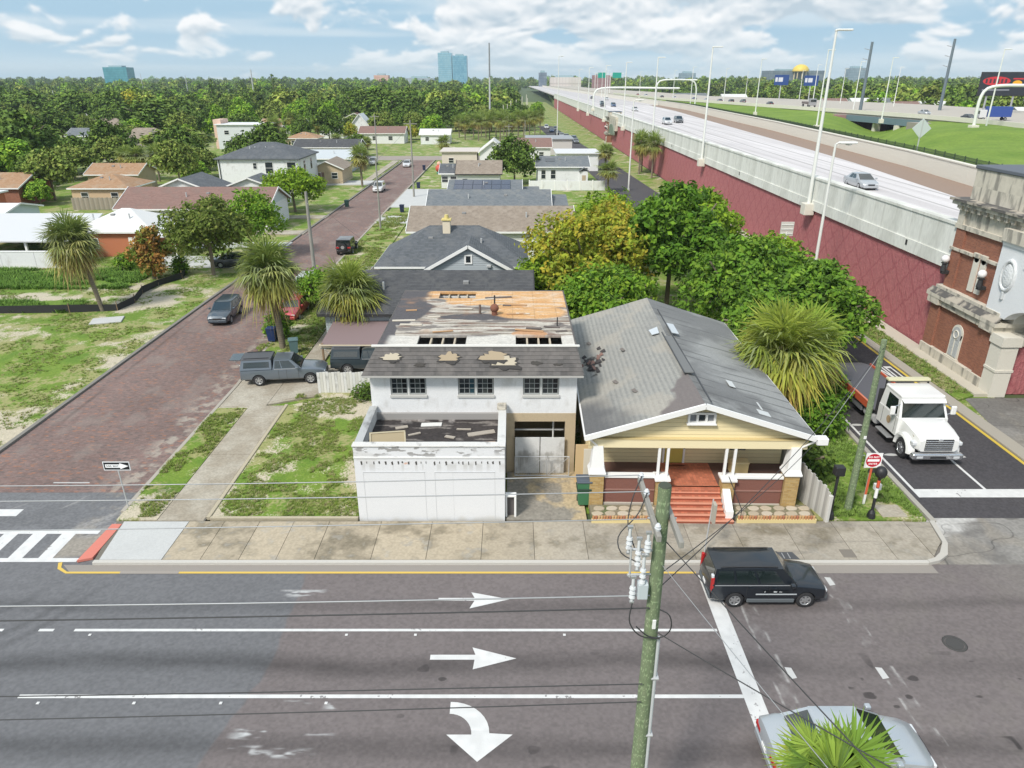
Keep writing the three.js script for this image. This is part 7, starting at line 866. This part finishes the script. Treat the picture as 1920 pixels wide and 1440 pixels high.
house('tan_house', 'tan-walled house with terracotta roof between oaks', { x: -72, z: -136, w: 9, d: 7, h: 3, r: 4.5, roof: M.roofRust, wall: M.tan }); { const f = thing('wood_fence', 'weathered grey wooden privacy fence before the orange roof', 'fence', [-62, 0, -112]); for (let k = 0; k < 44; k++) mesh('board', rbx(-6 + k * .25, -5.77 + k * .25, 0, 1.8 + (k * 7 % 5) * .02, -.02, .02, .01), [mat([.30, .26, .21], .95), mat([.25, .22, .18], .95), mat([.34, .30, .25], .95)][k % 3], f); }
house('hip_roof_house', 'house with dull brown hipped roof among distant oaks', { x: -102, z: -193, w: 15, d: 10, h: 3, r: 5.2, type: 'hip', roof: M.roofTan, wall: offw, wins: [[-3, -1.5, 1, 2.2]] }); house('flat_white_building', 'two-storey white building with flat roof and pink stair tower', { x: -78, z: -222, w: 14, d: 10, h: 6.6, type: 'flat', roof: mat([.70, .72, .73], .6), wall: mat([.60, .63, .65], .8), wins: [[-5, -3.6, 1, 2.4], [-1, .4, 1, 2.4], [3.2, 4.8, 1, 2.4], [-5, -3.6, 4, 5.2]] }); mesh('stair_tower', bx(-8.6, -6.4, 0, 8, -3, 3), mat([.66, .47, .38], .85), scene.getObjectByName('flat_white_building'));
house('terracotta_house', 'small house with terracotta hipped roof beside palms', { x: -61.5, z: -223, w: 9, d: 8, h: 3, r: 4.4, type: 'hip', roof: M.roofRust, wall: M.tan }); house('wide_dark_house', 'wide house with charcoal roof near the far brick street', { x: -47, z: -193, w: 16, d: 9, h: 3, r: 4.6, roof: M.roofDark, wall: offw }); house('metal_roof_house', 'long house with pale grey metal roof beyond the white two-storey', { x: -41.5, z: -166, w: 13, d: 13, h: 3.1, r: 4.3, roof: mat([.48, .52, .54], .5), wall: M.greySiding, wins: [[3.6, 4.8, 1, 2.6]] }); house('small_brown_house', 'little brown-roofed house with front gable near the bushy palm', { x: -35.6, z: -146, w: 6, d: 9, h: 2.9, r: 4.3, axis: 'z', roof: M.roofTan, wall: M.tan, door: -1 }); house('far_street_house', 'house with two-tone brown roof at the end of the brick street', { x: -41, z: -241, w: 14, d: 9, h: 3.2, r: 5, roof: M.roofBrown, wall: offw, wins: [[-3, -1.8, 1, 2.3], [2, 3.4, 1, 2.3]] }); house('far_street_house', 'white house with pale roof across the end of the brick street', { x: -24, z: -238, w: 9, d: 8, h: 3, r: 4.4, roof: mat([.62, .62, .6], .7), wall: M.whiteWall }); house('steep_white_house', 'steep white A-frame peeking above far trees', { x: -52, z: -262, w: 6, d: 8, h: 4, r: 8, axis: 'z', roof: mat([.68, .7, .72], .6), wall: M.whiteWall }); house('white_cabin', 'white cabin with bright roof beside the olive trees', { x: -62, z: -262, w: 8, d: 7, h: 3, r: 4.8, axis: 'z', roof: mat([.7, .7, .7], .6), wall: M.whiteWall });
house('tan_flat_house', 'long tan wall and fence roof behind the two-storey white building', { x: -88, z: -256, w: 20, d: 8, h: 3, r: 4.4, roof: M.roofTan, wall: mat([.30, .18, .12], .9) }); house('grey_far_house', 'grey-roofed house deep among the oaks', { x: -128, z: -232, w: 14, d: 9, h: 3, r: 5, roof: M.roofBlue, wall: offw }); house('pale_far_house', 'pale block at the edge of the far oaks', { x: -205, z: -300, w: 16, d: 10, h: 5, type: 'flat', roof: mat([.6, .6, .58], .7), wall: mat([.6, .58, .54], .8) });
// beyond the freeway
[[168, -400, 12], [186, -405, 14], [205, -410, 12], [175, -340, 10], [190, -345, 12], [232, -385, 13], [250, -390, 12], [182, -268, 10], [196, -262, 11], [214, -300, 14], [150, -520, 16], [130, -560, 22]].forEach(([x, z, w], i) => house('far_house', ['white-walled house with red-brown roof beyond the far highway', 'white-walled house with pale roof beyond the far highway', 'white-walled house with grey roof beyond the far highway'][i % 3], { x, z, y: 3.4, w, d: 9, h: 4.2, r: 6.4, roof: [M.roofBrown, mat([.62, .62, .6], .7), M.roofBlue][i % 3], wall: M.whiteWall }, 'houses beyond the far highway'));
house('sand_building', 'sand-coloured block beside the far highway under the exit sign', { x: 156, z: -212, y: 3.4, w: 10, d: 8, h: 7.4, type: 'flat', roof: M.cream, wall: M.tan });
// ---- towers on the horizon
const facade = (c, d, nx, ny, s) => tex(256, 256, (u, v) => { const a = (u * nx) % 1, b = (v * ny) % 1; return k3(m3(c, d, hsh(Math.floor(u * nx), Math.floor(v * ny), s) * .7 + n2(u * 4, v * 6) * .4), b < .22 || a < .12 ? .8 : 1); });
function towerBlk(name, label, x0, x1, z, h, d, map, rough = .3, taperX = 0) { const t = thing(name, label, 'tower', [(x0 + x1) / 2, 0, z]), w = (x1 - x0) / 2, g = new THREE.BoxGeometry(w * 2, h, d).translate(0, h / 2, 0); if (taperX) { const p = g.attributes.position; for (let i = 0; i < p.count; i++) if (p.getY(i) > 1) p.setX(i, p.getX(i) - taperX); } mesh('glass_body', flat(g), mt(map, rough), t); mesh('roof_plant', bx(-w * .6 - taperX, w * .5 - taperX, h, h + 3, -d * .3, d * .3), mat([.3, .42, .46], .6), t); return t; }
towerBlk('teal_tower', 'teal glass office tower alone on the horizon above the treetops', -782, -737, -1500, 41, 30, facade([.05, .24, .30], [.10, .34, .40], 14, 10, 1), .3); towerBlk('glass_tower', 'paler half of the twin light blue glass towers on the horizon', -141, -115, -1500, 66, 30, facade([.22, .44, .56], [.32, .52, .62], 10, 18, 2)); towerBlk('glass_tower', 'darker half of the twin light blue glass towers on the horizon', -113.5, -86, -1496, 61, 30, facade([.12, .32, .46], [.24, .46, .58], 10, 18, 3));
towerBlk('salmon_block', 'salmon pink block low on the horizon beside the twin towers', -266, -238, -1500, 27, 20, facade([.62, .36, .28], [.66, .45, .38], 8, 5, 4), .8); towerBlk('grey_block', 'low grey-blue block between salmon block and twin towers', -205, -150, -1500, 22, 20, facade([.3, .36, .40], [.36, .42, .46], 14, 3, 5), .7); towerBlk('long_office', 'long dark office slab under the yellow dome', 489, 597, -1500, 35, 40, facade([.12, .16, .20], [.2, .24, .27], 24, 6, 6), .5); towerBlk('slate_tower', 'grey-blue office tower past the yellow dome', 648, 681, -1500, 40, 24, facade([.2, .28, .34], [.28, .36, .42], 8, 9, 7), .5); towerBlk('slate_tower', 'small slate office tower above the far overpass', 325, 353, -1500, 31, 24, facade([.2, .29, .36], [.28, .36, .42], 8, 7, 8), .5); towerBlk('slate_tower', 'dark rooftop block where the freeway vanishes', 45, 58, -1300, 30, 20, facade([.12, .16, .22], [.2, .24, .3], 5, 6, 9), .5); towerBlk('white_terminal', 'white low terminal where the freeway vanishes', 66, 120, -1350, 23, 20, facade([.6, .55, .52], [.65, .6, .58], 10, 2, 10), .8); towerBlk('red_block', 'dull red block at the vanishing end of the freeway', 135, 165, -1300, 26, 20, facade([.28, .14, .15], [.34, .2, .22], 8, 4, 11), .8);
{ const t = thing('dome_tower', 'bright yellow dome on columns above the long dark office slab', 'tower', [548, 0, -1475]); mesh('dome', move(new THREE.SphereGeometry(15, 24, 12, 0, 6.3, 0, 1.6).scale(1, .8, 1), 0, 34, 0), mat([.72, .52, .07], .5), t); for (let k = 0; k < 8; k++) mesh('column', cyl(1.2, 1.2, 34, Math.cos(k * .785) * 11, 0, Math.sin(k * .785) * 11, 6), mat([.6, .5, .3], .8), t); }

{ // the many low roofs that show between the trees farther back
  const r = rng(717), roofs = [M.roofTan, M.roofBrown, M.roofBlue, M.roofSlate, M.roofRust, mat([.62, .62, .60], .7), mat([.50, .53, .55], .6)], rn = ['tan', 'brown', 'blue-grey', 'charcoal', 'orange', 'white', 'pale grey'], walls = [M.whiteWall, M.whiteSiding, M.tan, M.greySiding], wn2 = ['white', 'off-white', 'tan', 'grey']; let n = 0;
  for (let i = 0; i < 400 && n < 46; i++) { const z = -205 - r() * 330, x = -44 - r() * Math.min(270, -z * .7), w = 9 + r() * 7; if (scene.children.some(o => o.userData.category === 'house' && Math.hypot(o.position.x - x, o.position.z - z) < 17)) continue; const a = Math.floor(r() * 7), b = Math.floor(r() * 4), hip = r() < .35, ax = r() < .3; house('cottage', wn2[b] + '-walled cottage with ' + (hip ? 'hipped ' : ax ? 'front-gabled ' : '') + rn[a] + ' roof among the far trees', { x, z, w: ax ? w * .7 : w, d: 8 + r() * 3, h: 3.3, r: 5 + r() * 1.2, roof: roofs[a], wall: walls[b], type: hip ? 'hip' : '', axis: ax ? 'z' : 'x', vents: 0 }, 'cottages among the far trees'); n++; }
}
// ---------------------------------------------------------------- poles, wires, street furniture
const M_polegreen = mt(tex(128, 512, (u, v) => k3(m3([.115, .17, .085], [.20, .235, .145], fb(u * 6, v * 16, 4)), st(.72, .8, n2(u * 16, v * 60)) > .5 ? 1.7 : 1), [.5, 3]), .95), M_polegrey = mt(tex(128, 256, (u, v) => k3([.27, .26, .235], .7 + .6 * fb(u * 8, v * 3, 4)), [.6, 3]), .95), M_wire = mat([.04, .04, .042], .6), M_wireGrey = mat([.36, .37, .38], .5, { metalness: .4 }), M_porcelain = mat([.62, .64, .66], .25);
{ // pole in front of the street with crossarms and fuse gear
  const t = thing('utility_pole', 'weathered green utility pole with crossarms and insulators in front of the porch steps', 'utility pole', [3.12, 0, -12.5]);
  mesh('pole', uvm(bar([0, 0, 0], [0, 10.9, 0], .19, 14, .135)), M_polegreen, t); mesh('pole_cap', cyl(.137, .12, .03, 0, 10.9, 0, 14), mat([.06, .07, .05], .9), t);
  for (const s of [-1, 1]) mesh('crossarm', rbx(s * .2 - .05, s * .2 + .05, 10.05, 10.2, s < 0 ? -1.6 : -1.25, s < 0 ? .75 : .95, .015), M_polegrey, t);
  for (const z of [-1.45, -.75, .55]) { const i = mesh('insulator', [cyl(.05, .07, .06, -.2, 10.2, z, 10), cyl(.035, .05, .05, -.2, 10.26, z, 10), cyl(.06, .03, .05, -.2, 10.31, z, 10)], M_porcelain, t); }
  mesh('crossarm_bolt', bar([-.3, 10.12, 0], [.3, 10.12, 0], .025), M.steel, t);
  for (const [x, y, z, h] of [[-.45, 8.9, .1, .75], [-.62, 9.2, -.1, .6], [-.34, 8.5, .2, .8], [-.52, 8.1, .15, .6], [-.3, 9.4, .25, .5]]) { const c = mesh('fuse_cutout', [cyl(.035, .035, h, x, y, z, 8), ...[.1, .22, .34].map(k => cyl(.075, .06, .05, x, y + h * k * 1.6, z, 10))], M_porcelain, t); mesh('cutout_clip', [rbx(x - .06, x + .06, y + h, y + h + .07, z - .03, z + .03, .01), rbx(x - .05, x + .05, y - .05, y, z - .03, z + .03, .01)], M.steel, c); }
  mesh('equipment_bracket', [bar([0, 8.7, 0], [-.65, 8.75, .1], .03), bar([0, 9.3, 0], [-.66, 9.35, .0], .03), bar([-.6, 8.7, .1], [-.6, 9.4, .05], .025)], M.galv, t); mesh('terminal_box', rbx(-.42, -.2, 8.2, 8.6, .05, .25, .02), mat([.5, .55, .58], .5), t);
  mesh('jumper_wire', [tube([[-.2, 10.3, -1.4], [-.45, 9.95, -1], [-.6, 9.6, -.5], [-.5, 9.3, -.1]], .014, 5, 14)], M_wire, t); mesh('jumper_wire', [tube([[-.2, 10.3, -.7], [-.4, 9.9, -.5], [-.85, 9.5, -.2], [-.8, 9.25, 0], [-.5, 9.1, .1]], .014, 5, 16)], M_wire, t); mesh('jumper_wire', tube([[.1, 7.9, .2], [.3, 7.8, .25], [.36, 7.45, .28], [.2, 7.15, .22], [-.1, 7.2, .25], [-.4, 7.5, .28]], .016, 5, 20), M_wire, t); mesh('jumper_wire', tube([[-.5, 8.1, .15], [-.55, 7.6, .26], [-.3, 7.25, .28], [.16, 7.1, .22]], .016, 5, 16), M_wire, t);
  mesh('conduit', [bar([.2, 0, .06], [.17, 7.0, .06], .045, 10)], mat([.50, .52, .54], .5), t); mesh('conduit', [bar([.24, 0, -.04], [.2, 6.3, -.04], .03, 8)], mat([.40, .42, .44], .5), t); for (const y of [2, 4, 5.8]) mesh('conduit_strap', rbx(-.02, .26, y, y + .05, -.1, .14, .01), M.galv, t); mesh('pole_tag', rbx(-.03, .05, 7.35, 7.6, .17, .2, .01), M.white, t);
}
let wn = 0; function wire(label, a, b, sag, r = .012, m = M_wire, n = 16) { const p = []; for (let k = 0; k <= 10; k++) { const q = k / 10; p.push([mx(a[0], b[0], q), mx(a[1], b[1], q) - sag * 4 * q * (1 - q), mx(a[2], b[2], q)]); } return tag(mesh('overhead_wire', tube(p, r, 5, n), m), label, 'wire', 'overhead wires'); }
wire('overhead wire from the crossarm end passing before the white shop', [2.9, 10.3, -13.95], [-46, 10.6, -14.4], .55, .013, M_wireGrey); wire('overhead wire just below the shop-front crossarm wire', [2.9, 10.3, -13.25], [-46, 10.35, -13.6], .4, .013, M_wireGrey); wire('thin grey overhead wire leaving the crossarm bolt', [2.8, 10.1, -12.5], [-46, 9.7, -12.6], .25, .012, M_wireGrey); wire('upper grey cable bundle strung left of the green pole', [3, 8.2, -12.4], [-46, 8.0, -12.6], .35, .017, M_wireGrey); wire('twisted cable strung under the upper grey cable', [3, 7.9, -12.35], [-46, 7.4, -12.5], .3, .017, M_wire); wire('low black telephone cable above the turn arrow', [3, 5.75, -12.3], [-46, 5.2, -12.4], .3, .014, M_wire); wire('second low black telephone cable above the near lane', [3, 5.2, -12.3], [-46, 4.3, -12.3], .35, .014, M_wire);
wire('black guy cable running off past the silver sedan', [3.2, 9.6, -12.5], [8, 8.5, -2], .1, .012); wire('thin cable dropping from the green pole over the stop line', [3.2, 9.0, -12.4], [7.2, 8.3, -2], .1, .008, M_wireGrey); wire('heavy cable from the pole knot toward the silver sedan', [3.2, 7.2, -12.4], [13, 7.0, -4], .2, .014); wire('service drop from the green pole to the bungalow eave', [3.2, 8.6, -12.6], [13.7, 3.8, -28.2], .3, .012); wire('service cable from green pole up to the corner pole', [3.2, 8.2, -12.6], [15.6, 8.2, -28], .5, .012);
wire('white service drop between the corner pole and the bungalow eave', [15.6, 8.0, -28.1], [13.75, 3.85, -28.2], -.0, .014, M_wireGrey); wire('grey street wire above the brick street palms', [-19.5, 8.6, -68.9], [-17.7, 8.9, -96], .5, .012); wire('grey street wire between the farther brick street poles', [-17.7, 8.9, -96], [-16.8, 12, -124.7], .4, .012); wire('wire from the leaning brick street pole to the dark roof', [-19.5, 8.6, -68.9], [-10, 4.2, -60], .3, .01);
function simplePole(name, label, x, z, h, r, m, arms = 0, group) { const t = thing(name, label, 'utility pole', [x, 0, z], 0, group); mesh('pole', uvm(bar([0, 0, 0], [0, h, 0], r, 10, r * .65)), m, t); for (let k = 0; k < arms; k++) mesh('crossarm', rbx(-1.1, 1.1, h - .6 - k * .8, h - .48 - k * .8, -.07, .07, .01), M_polegrey, t); return t; }
{ const t = simplePole('corner_pole', 'greenish wooden pole on the corner lawn behind the round red sign', 15.6, -28.1, 8.5, .17, M_polegreen); mesh('pole_steps', [bar([0, 3, 0], [.25, 3, 0], .02), bar([0, 4.2, 0], [-.25, 4.2, 0], .02)], M.steel, t); mesh('pole_tag', rbx(-.06, .06, 3.9, 4.05, .14, .17, .01), M.white, t); }
simplePole('utility_pole', 'bare grey wooden pole beside the shaggy palm on the brick street', -19.5, -68.9, 8.8, .2, M_polegrey, 0); simplePole('utility_pole', 'thin grey pole by the black off-roader', -17.7, -96.3, 9.2, .14, M_polegrey, 0); simplePole('utility_pole', 'taller wooden pole with a crossarm down the brick street', -16.8, -124.7, 12.4, .17, M_polegrey, 1); simplePole('utility_pole', 'wooden pole with crossarm by the metal roofed house', -33, -182, 11, .17, M_polegrey, 1); simplePole('utility_pole', 'pole with twin crossarms among the orange roofs', -96, -176, 9, .15, M_polegrey, 1); simplePole('utility_pole', 'second pole with crossarm among the orange roofs', -84, -176, 8, .15, M_polegrey, 1);
for (const [x, z, h, l] of [[-148, -440, 24, 'tall pale steel mast above the charcoal roof'], [-462, -964, 26, 'far pale steel mast over the wood by the teal tower'], [-348, -825, 23, 'far pale steel mast in the middle of the wood'], [-410, -686, 10, 'short pale mast sunk in the far wood'], [-212, -575, 12, 'short pale mast over the wood near the white building'], [-8.7, -300, 31.5, 'very tall thin dark mast beside the twin glass towers']]) { const t = simplePole('steel_mast', l, x, z, h, .42, M.galv, 0); if (h > 30) mesh('dark_top', cyl(.34, .28, 12, 0, h - 12, 0, 8), mat([.14, .16, .18], .6), t); }
for (const [x, z, h, l] of [[118, -258, 30, 'dark steel transmission pole behind the overpass'], [146, -260, 31, 'slanting grey transmission pole near the billboard']]) { const t = simplePole('transmission_pole', l, x, z, h, .6, mat([.16, .20, .23], .6, { metalness: .4 }), 0); for (let k = 0; k < 3; k++) mesh('insulator_arm', bar([0, h - 2.5 - k * 3, 0], [-2.2, h - 2 - k * 3, 0], .1), M.steel, t); }
[[-2, -330, 9], [-.5, -345, 10], [2, -360, 10], [5, -380, 11], [8, -395, 10], [-3.6, -318, 9], [7, -372, 12]].forEach(([x, z, h]) => simplePole('pale_post', 'pale concrete post in the row at the wood edge', x, z, h, .2, M.cream, 0, 'pale posts at the wood edge'));
simplePole('pale_post', 'slim post by the row of fan palms', -.8, -196, 8, .12, M_polegrey, 1); simplePole('pale_post', 'slim wooden post beside the grey flat shop', 3.6, -208, 8.4, .12, M_polegrey, 0);
// ---- street signs
{
  const t = thing('do_not_enter_sign', 'white square sign with red DO NOT ENTER disc on the corner lawn', 'sign', [16.55, .11, -28.6]); mesh('post', rbx(-.05, .05, 0, 2.7, -.03, .03, .01), M.galv, t); mesh('red_strip', rbx(-.055, .055, .55, 2.0, .03, .04, .005), mat([.62, .12, .05], .5), t); mesh('white_strip', rbx(-.055, .055, .05, .55, .03, .04, .005), M.white, t);
  const tx = signTex(256, 256, (c, w, h) => { c.fillStyle = '#f4f2f2'; c.fillRect(0, 0, w, h); c.fillStyle = '#c0152f'; c.beginPath(); c.arc(128, 128, 114, 0, 7); c.fill(); c.fillStyle = '#fff'; c.fillRect(36, 108, 184, 40); c.font = 'bold 44px sans-serif'; c.textAlign = 'center'; c.fillText('DO NOT', 128, 88); c.fillText('ENTER', 128, 204); }); mesh('panel', rbx(-.38, .38, 2.0, 2.76, .035, .05, .01), M.galv, t); const [g, m] = signFace(.76, .76, tx); mesh('sign_face', move(g, 0, 2.38, .056), m, t); mesh('arrow_plate', rbx(-.12, .25, 1.72, 1.92, .02, .035, .01), M.dark, t);
  const o = thing('one_way_sign', 'black and white ONE WAY arrow sign at the brick street corner', 'sign', [-18.05, .11, -28.4]); mesh('post', bar([.05, 0, 0], [0, 2.3, 0], .03), M.galv, o); const ox = signTex(512, 192, (c, w, h) => { c.fillStyle = '#dfe3e6'; c.fillRect(0, 0, w, h); c.fillStyle = '#15181c'; c.fillRect(14, 14, w - 28, h - 28); c.fillStyle = '#f2f4f5'; c.fillRect(40, 58, 290, 76); c.beginPath(); c.moveTo(320, 28); c.lineTo(486, 96); c.lineTo(320, 164); c.fill(); c.fillStyle = '#15181c'; c.font = 'bold 54px sans-serif'; c.fillText('ONE WAY', 52, 116); }); mesh('panel', rbx(-.62, .62, 1.96, 2.42, .02, .035, .01), M.galv, o); const [g2, m2] = signFace(1.22, .44, ox); mesh('sign_face', move(g2, 0, 2.19, .042), m2, o);
  const blackPost = (x, z, l, head) => { const p = thing('signal_post', l, 'post', [x, .12, z]); mesh('base', [cyl(.2, .16, .25, 0, 0, 0, 8), cyl(.16, .08, .15, 0, .25, 0, 8)], M.black, p); mesh('post', cyl(.07, .06, 2.2, 0, .3, 0, 10), M.black, p); if (head) { mesh('signal_head', rbx(-.22, .22, 2.25, 2.7, -.18, .18, .05, 2), M.black, p); } else { mesh('signal_head', [move(new THREE.SphereGeometry(.26, 14, 10).scale(1, 1.15, 1), 0, 2.35, 0)], M.black, p); } return p; };
  blackPost(14.5, -27.45, 'black pedestrian signal post with boxy head beside the grey fence', 1); const bp = blackPost(16.4, -27.5, 'black signal post with rounded head and red and white wrap', 0); mesh('reflective_wrap', [cyl(.075, .072, .5, 0, 1.05, 0, 10)], M.white, bp); mesh('reflective_wrap', cyl(.074, .07, .35, 0, 1.6, 0, 10), mat([.58, .1, .05], .5), bp);
  const dl = thing('delineator', 'orange and white delineator strip behind the wrapped black post', 'post', [17.1, .11, -28.7]); mesh('post', rbx(-.05, .05, 0, .8, -.03, .03, .01), M.white, dl); mesh('red_band', rbx(-.055, .055, .8, 1.6, -.03, .03, .01), mat([.6, .14, .06], .5), dl); mesh('box', rbx(-.16, .16, .75, 1.05, -.1, .1, .02), M.white, dl);
  const s3 = thing('street_sign', 'thin grey sign seen edge-on before the red porch steps', 'sign', [8.25, .12, -24.9]); mesh('post', bar([-.1, 0, 0], [0, 2.6, 0], .03), M.galv, s3); mesh('panel', rbx(-.03, .1, 1.6, 2.5, -.02, .3, .01), mat([.40, .37, .31], .6), s3);
  const s4 = thing('back_sign', 'pale slatted sign back beside the wall street lamp', 'sign', [25.4, 0, -66]); mesh('post', cyl(.1, .1, 5.6, 0, 0, 0, 8), M_lamp, s4); mesh('panel', rbx(-.6, .6, 5.2, 6.5, -.06, .06, .02), mat([.56, .54, .5], .6), s4); for (let k = 0; k < 3; k++) mesh('slat', rbx(-.55, .55, 5.4 + k * .4, 5.5 + k * .4, .06, .1, .01), M_lamp, s4);
}
// ---- fences, bins, clutter
{
  const f = thing('whitewashed_fence', 'whitewashed board fence between the driveway and derelict house', 'fence', [-12.35, .1, -41.55]); for (let k = 0; k < 30; k++) mesh('board', rbx(k * .187, k * .187 + .175, 0, 1.42 + (k * 5 % 4) * .02, -.02, .02 + (k % 3) * .004, .01), [M.whiteWallDirty, mat([.58, .57, .53], .9), mat([.66, .65, .62], .9)][k % 3], f); mesh('rail', [rbx(0, 5.6, .3, .4, -.07, -.02, .01), rbx(0, 5.6, 1.05, 1.15, -.07, -.02, .01)], mat([.45, .42, .36], .9), f);
  const g = thing('weathered_fence', 'weathered grey plank fence sloping along the bungalow side', 'fence', [14.2, 0, -27.2], .22); for (let k = 0; k < 26; k++) { const z = -k * .17; mesh('plank', rbx(-.02, .02 + (k % 3) * .006, 0, 1.6 + k * .02 + (k * 7 % 5) * .03, z - .165, z, .01), [mat([.46, .45, .42], .95), mat([.36, .35, .33], .95), mat([.55, .54, .51], .95)][k % 3], g); } mesh('end_post', rbx(-.08, .08, 0, 1.5, -.02, .14, .02), mat([.58, .57, .54], .9), g);
  const s = thing('silt_fence', 'black silt fence curving across the vacant lot', 'fence'); const pts = [[-80, -57.5], [-60, -57.8], [-46, -58.3], [-38, -58.6], [-34.2, -59.2], [-33.8, -61.5], [-34.6, -64.6], [-34.4, -67.4], [-33.2, -70], [-33.8, -72.6]]; for (let k = 0; k < pts.length - 1; k++) { mesh('fabric', plate([[pts[k][0], .08, pts[k][1]], [pts[k + 1][0], .08, pts[k + 1][1]], [pts[k + 1][0] + .05, .68 + (k % 3) * .07, pts[k + 1][1]], [pts[k][0] + .05, .68 + ((k + 2) % 3) * .07, pts[k][1]]], .01), mat([.022, .022, .024], .8, { side: THREE.DoubleSide }), s); mesh('stake', rbx(pts[k][0] - .03, pts[k][0] + .03, .05, .95, pts[k][1] - .03, pts[k][1] + .03, .01), M.wood, s); }
  tag(mesh('concrete_plate', move(rbx(-1.2, 1.2, .1, .22, -.8, .8, .03), -33.6, 0, -56.3, .3), M.newConcrete), 'flat concrete plate lying on the lot near the silt fence', 'slab');
  const bin = (name, label, x, z, c, turn = 0, lid = c) => { const t = thing(name, label, 'bin', [x, .1, z], turn), g = new THREE.CylinderGeometry(.45, .36, .95, 4); g.rotateY(Math.PI / 4); g.translate(0, .58, 0); mesh('body', toCreasedNormals(flat(g), .3), mat(c, .6), t); mesh('lid', [rbx(-.36, .36, 1.06, 1.14, -.38, .36, .03), rbx(-.3, .3, 1.12, 1.17, -.3, .3, .03)], mat(lid, .6), t); for (const q of [-.24, .24]) mesh('wheel', move(new THREE.CylinderGeometry(.12, .12, .07, 12).rotateZ(Math.PI / 2), q, .12, -.32), M.rubber, t); mesh('handle', bar([-.25, 1.08, -.42], [.25, 1.08, -.42], .02), M.dark, t); return t; };
  const b1 = bin('green_bin', 'tall green wheelie bin with dark band beside the bungalow pier', 3.35, -28.6, [.045, .16, .075], 0, [.09, .11, .14]); b1.scale.set(1, 1.25, 1); mesh('bin_band', rbx(-.34, .34, .72, .82, -.34, .34, .02), mat([.02, .05, .03], .7), b1);
  bin('blue_bin', 'dark blue wheelie bin at the foot of the shaggy palm', -18.3, -51.3, [.01, .03, .11]); bin('teal_bin', 'grey-teal leaning bin next to the shaggy palm trunk', -15.9, -48.7, [.10, .17, .18], .3); bin('blue_bin', 'navy wheelie bin in the driveway by the blue roof house', -16.6, -109, [.012, .02, .06]); bin('blue_bin', 'navy wheelie bin beside the taller wooden pole', -17.2, -134.5, [.012, .02, .06]); bin('green_bin', 'dark green bin on the grassy verge below the flat-topped tree', -25.9, -113.6, [.015, .05, .045]); bin('blue_bin', 'navy bin at the far corner of the brick street', -19.4, -163, [.012, .02, .06]);
  const p = thing('plywood_sheet', 'yellowish plywood sheets leaning behind the green bin', 'board', [3.2, .12, -30.6]); mesh('sheet', rbx(-.1, .5, 0, 2.1, -.03, .03, .01), mat([.60, .44, .24], .8), p); mesh('sheet', rbx(.3, .75, 0, 1.9, .05, .1, .01), mat([.66, .62, .52], .8), p);
  const c = thing('porch_chest', 'cream chest standing on the porch under the air conditioner', 'chest', [10.85, 1.1, -29.8]); mesh('box', rbx(-.42, .42, .08, .62, -.25, .25, .03), mat([.60, .48, .24], .7), c); mesh('lid', rbx(-.44, .44, .62, .7, -.27, .27, .02), mat([.66, .54, .3], .7), c); for (const x of [-.36, .36]) mesh('foot', rbx(x - .05, x + .05, 0, .08, -.22, .22, .01), M.dark, c);
  const wd = thing('lean_to', 'low wooden lean-to with brown roof between palm and derelict house', 'shed', [-11.4, .1, -47.6]); mesh('roof', plate([[-1.6, 1.9, 2.2], [2.6, 1.9, 2.2], [2.6, 2.3, -2.4], [-1.6, 2.3, -2.4]], .08), mat([.22, .16, .16], .9), wd); for (const [x, z] of [[-1.5, 2.1], [2.5, 2.1], [-1.5, -2.3], [2.5, -2.3]]) mesh('post', rbx(x - .06, x + .06, 0, 1.95, z - .06, z + .06, .01), M.wood, wd); mesh('beam', rbx(-1.7, 2.7, 1.78, 1.9, 2.1, 2.2, .01), mat([.62, .54, .4], .8), wd);
  const ss = thing('inflatable_figure', 'red and green yard decoration at the kerb of the brick street', 'decoration', [-15.6, .1, -158]); mesh('figure_body', [move(new THREE.SphereGeometry(.8, 12, 10), 0, 1.0, 0), move(new THREE.SphereGeometry(.5, 12, 10), .9, .6, .2)], mat([.5, .08, .05], .6), ss); mesh('figure_top', [move(new THREE.SphereGeometry(.45, 12, 10), 0, 2.0, 0)], mat([.7, .4, .3], .6), ss); mesh('figure_base', cyl(.6, .4, .6, 0, 0, 0, 10), mat([.03, .2, .14], .6), ss);
}
scene.fog = new THREE.FogExp2(new THREE.Color().setRGB(.62, .74, .82), .00012);

{ // say where each neighbourhood tree stands
  const hs = scene.children.filter(o => o.userData.category === 'house' && !o.name.startsWith('cottage'));
  for (const o of scene.children) if (o.userData.group === 'neighbourhood trees') { let best, bd = 1e9; for (const h of hs) { const d = Math.hypot(h.position.x - o.position.x, h.position.z - o.position.z); if (d < bd) { bd = d; best = h; } } const kind = { oak_tree: 'dense dark green oak', olive_tree: 'dull olive green tree', green_tree: 'bright green tree', pale_tree: 'yellow-green tree' }[o.name.replace(/_\d+$/, '')], hh = o.scale.y * 9; o.userData.label = (hh < 5.5 ? 'low ' : hh > 9.5 ? 'tall ' : 'medium ') + kind + (bd < 22 ? ' next to the ' : ' some way from the ') + best.name.replace(/_\d+$/, '').replace(/_/g, ' '); }
}
scene.traverse(o => { if (o.isMesh) { o.castShadow = o.receiveShadow = true; } });
renderer.render(scene, camera);
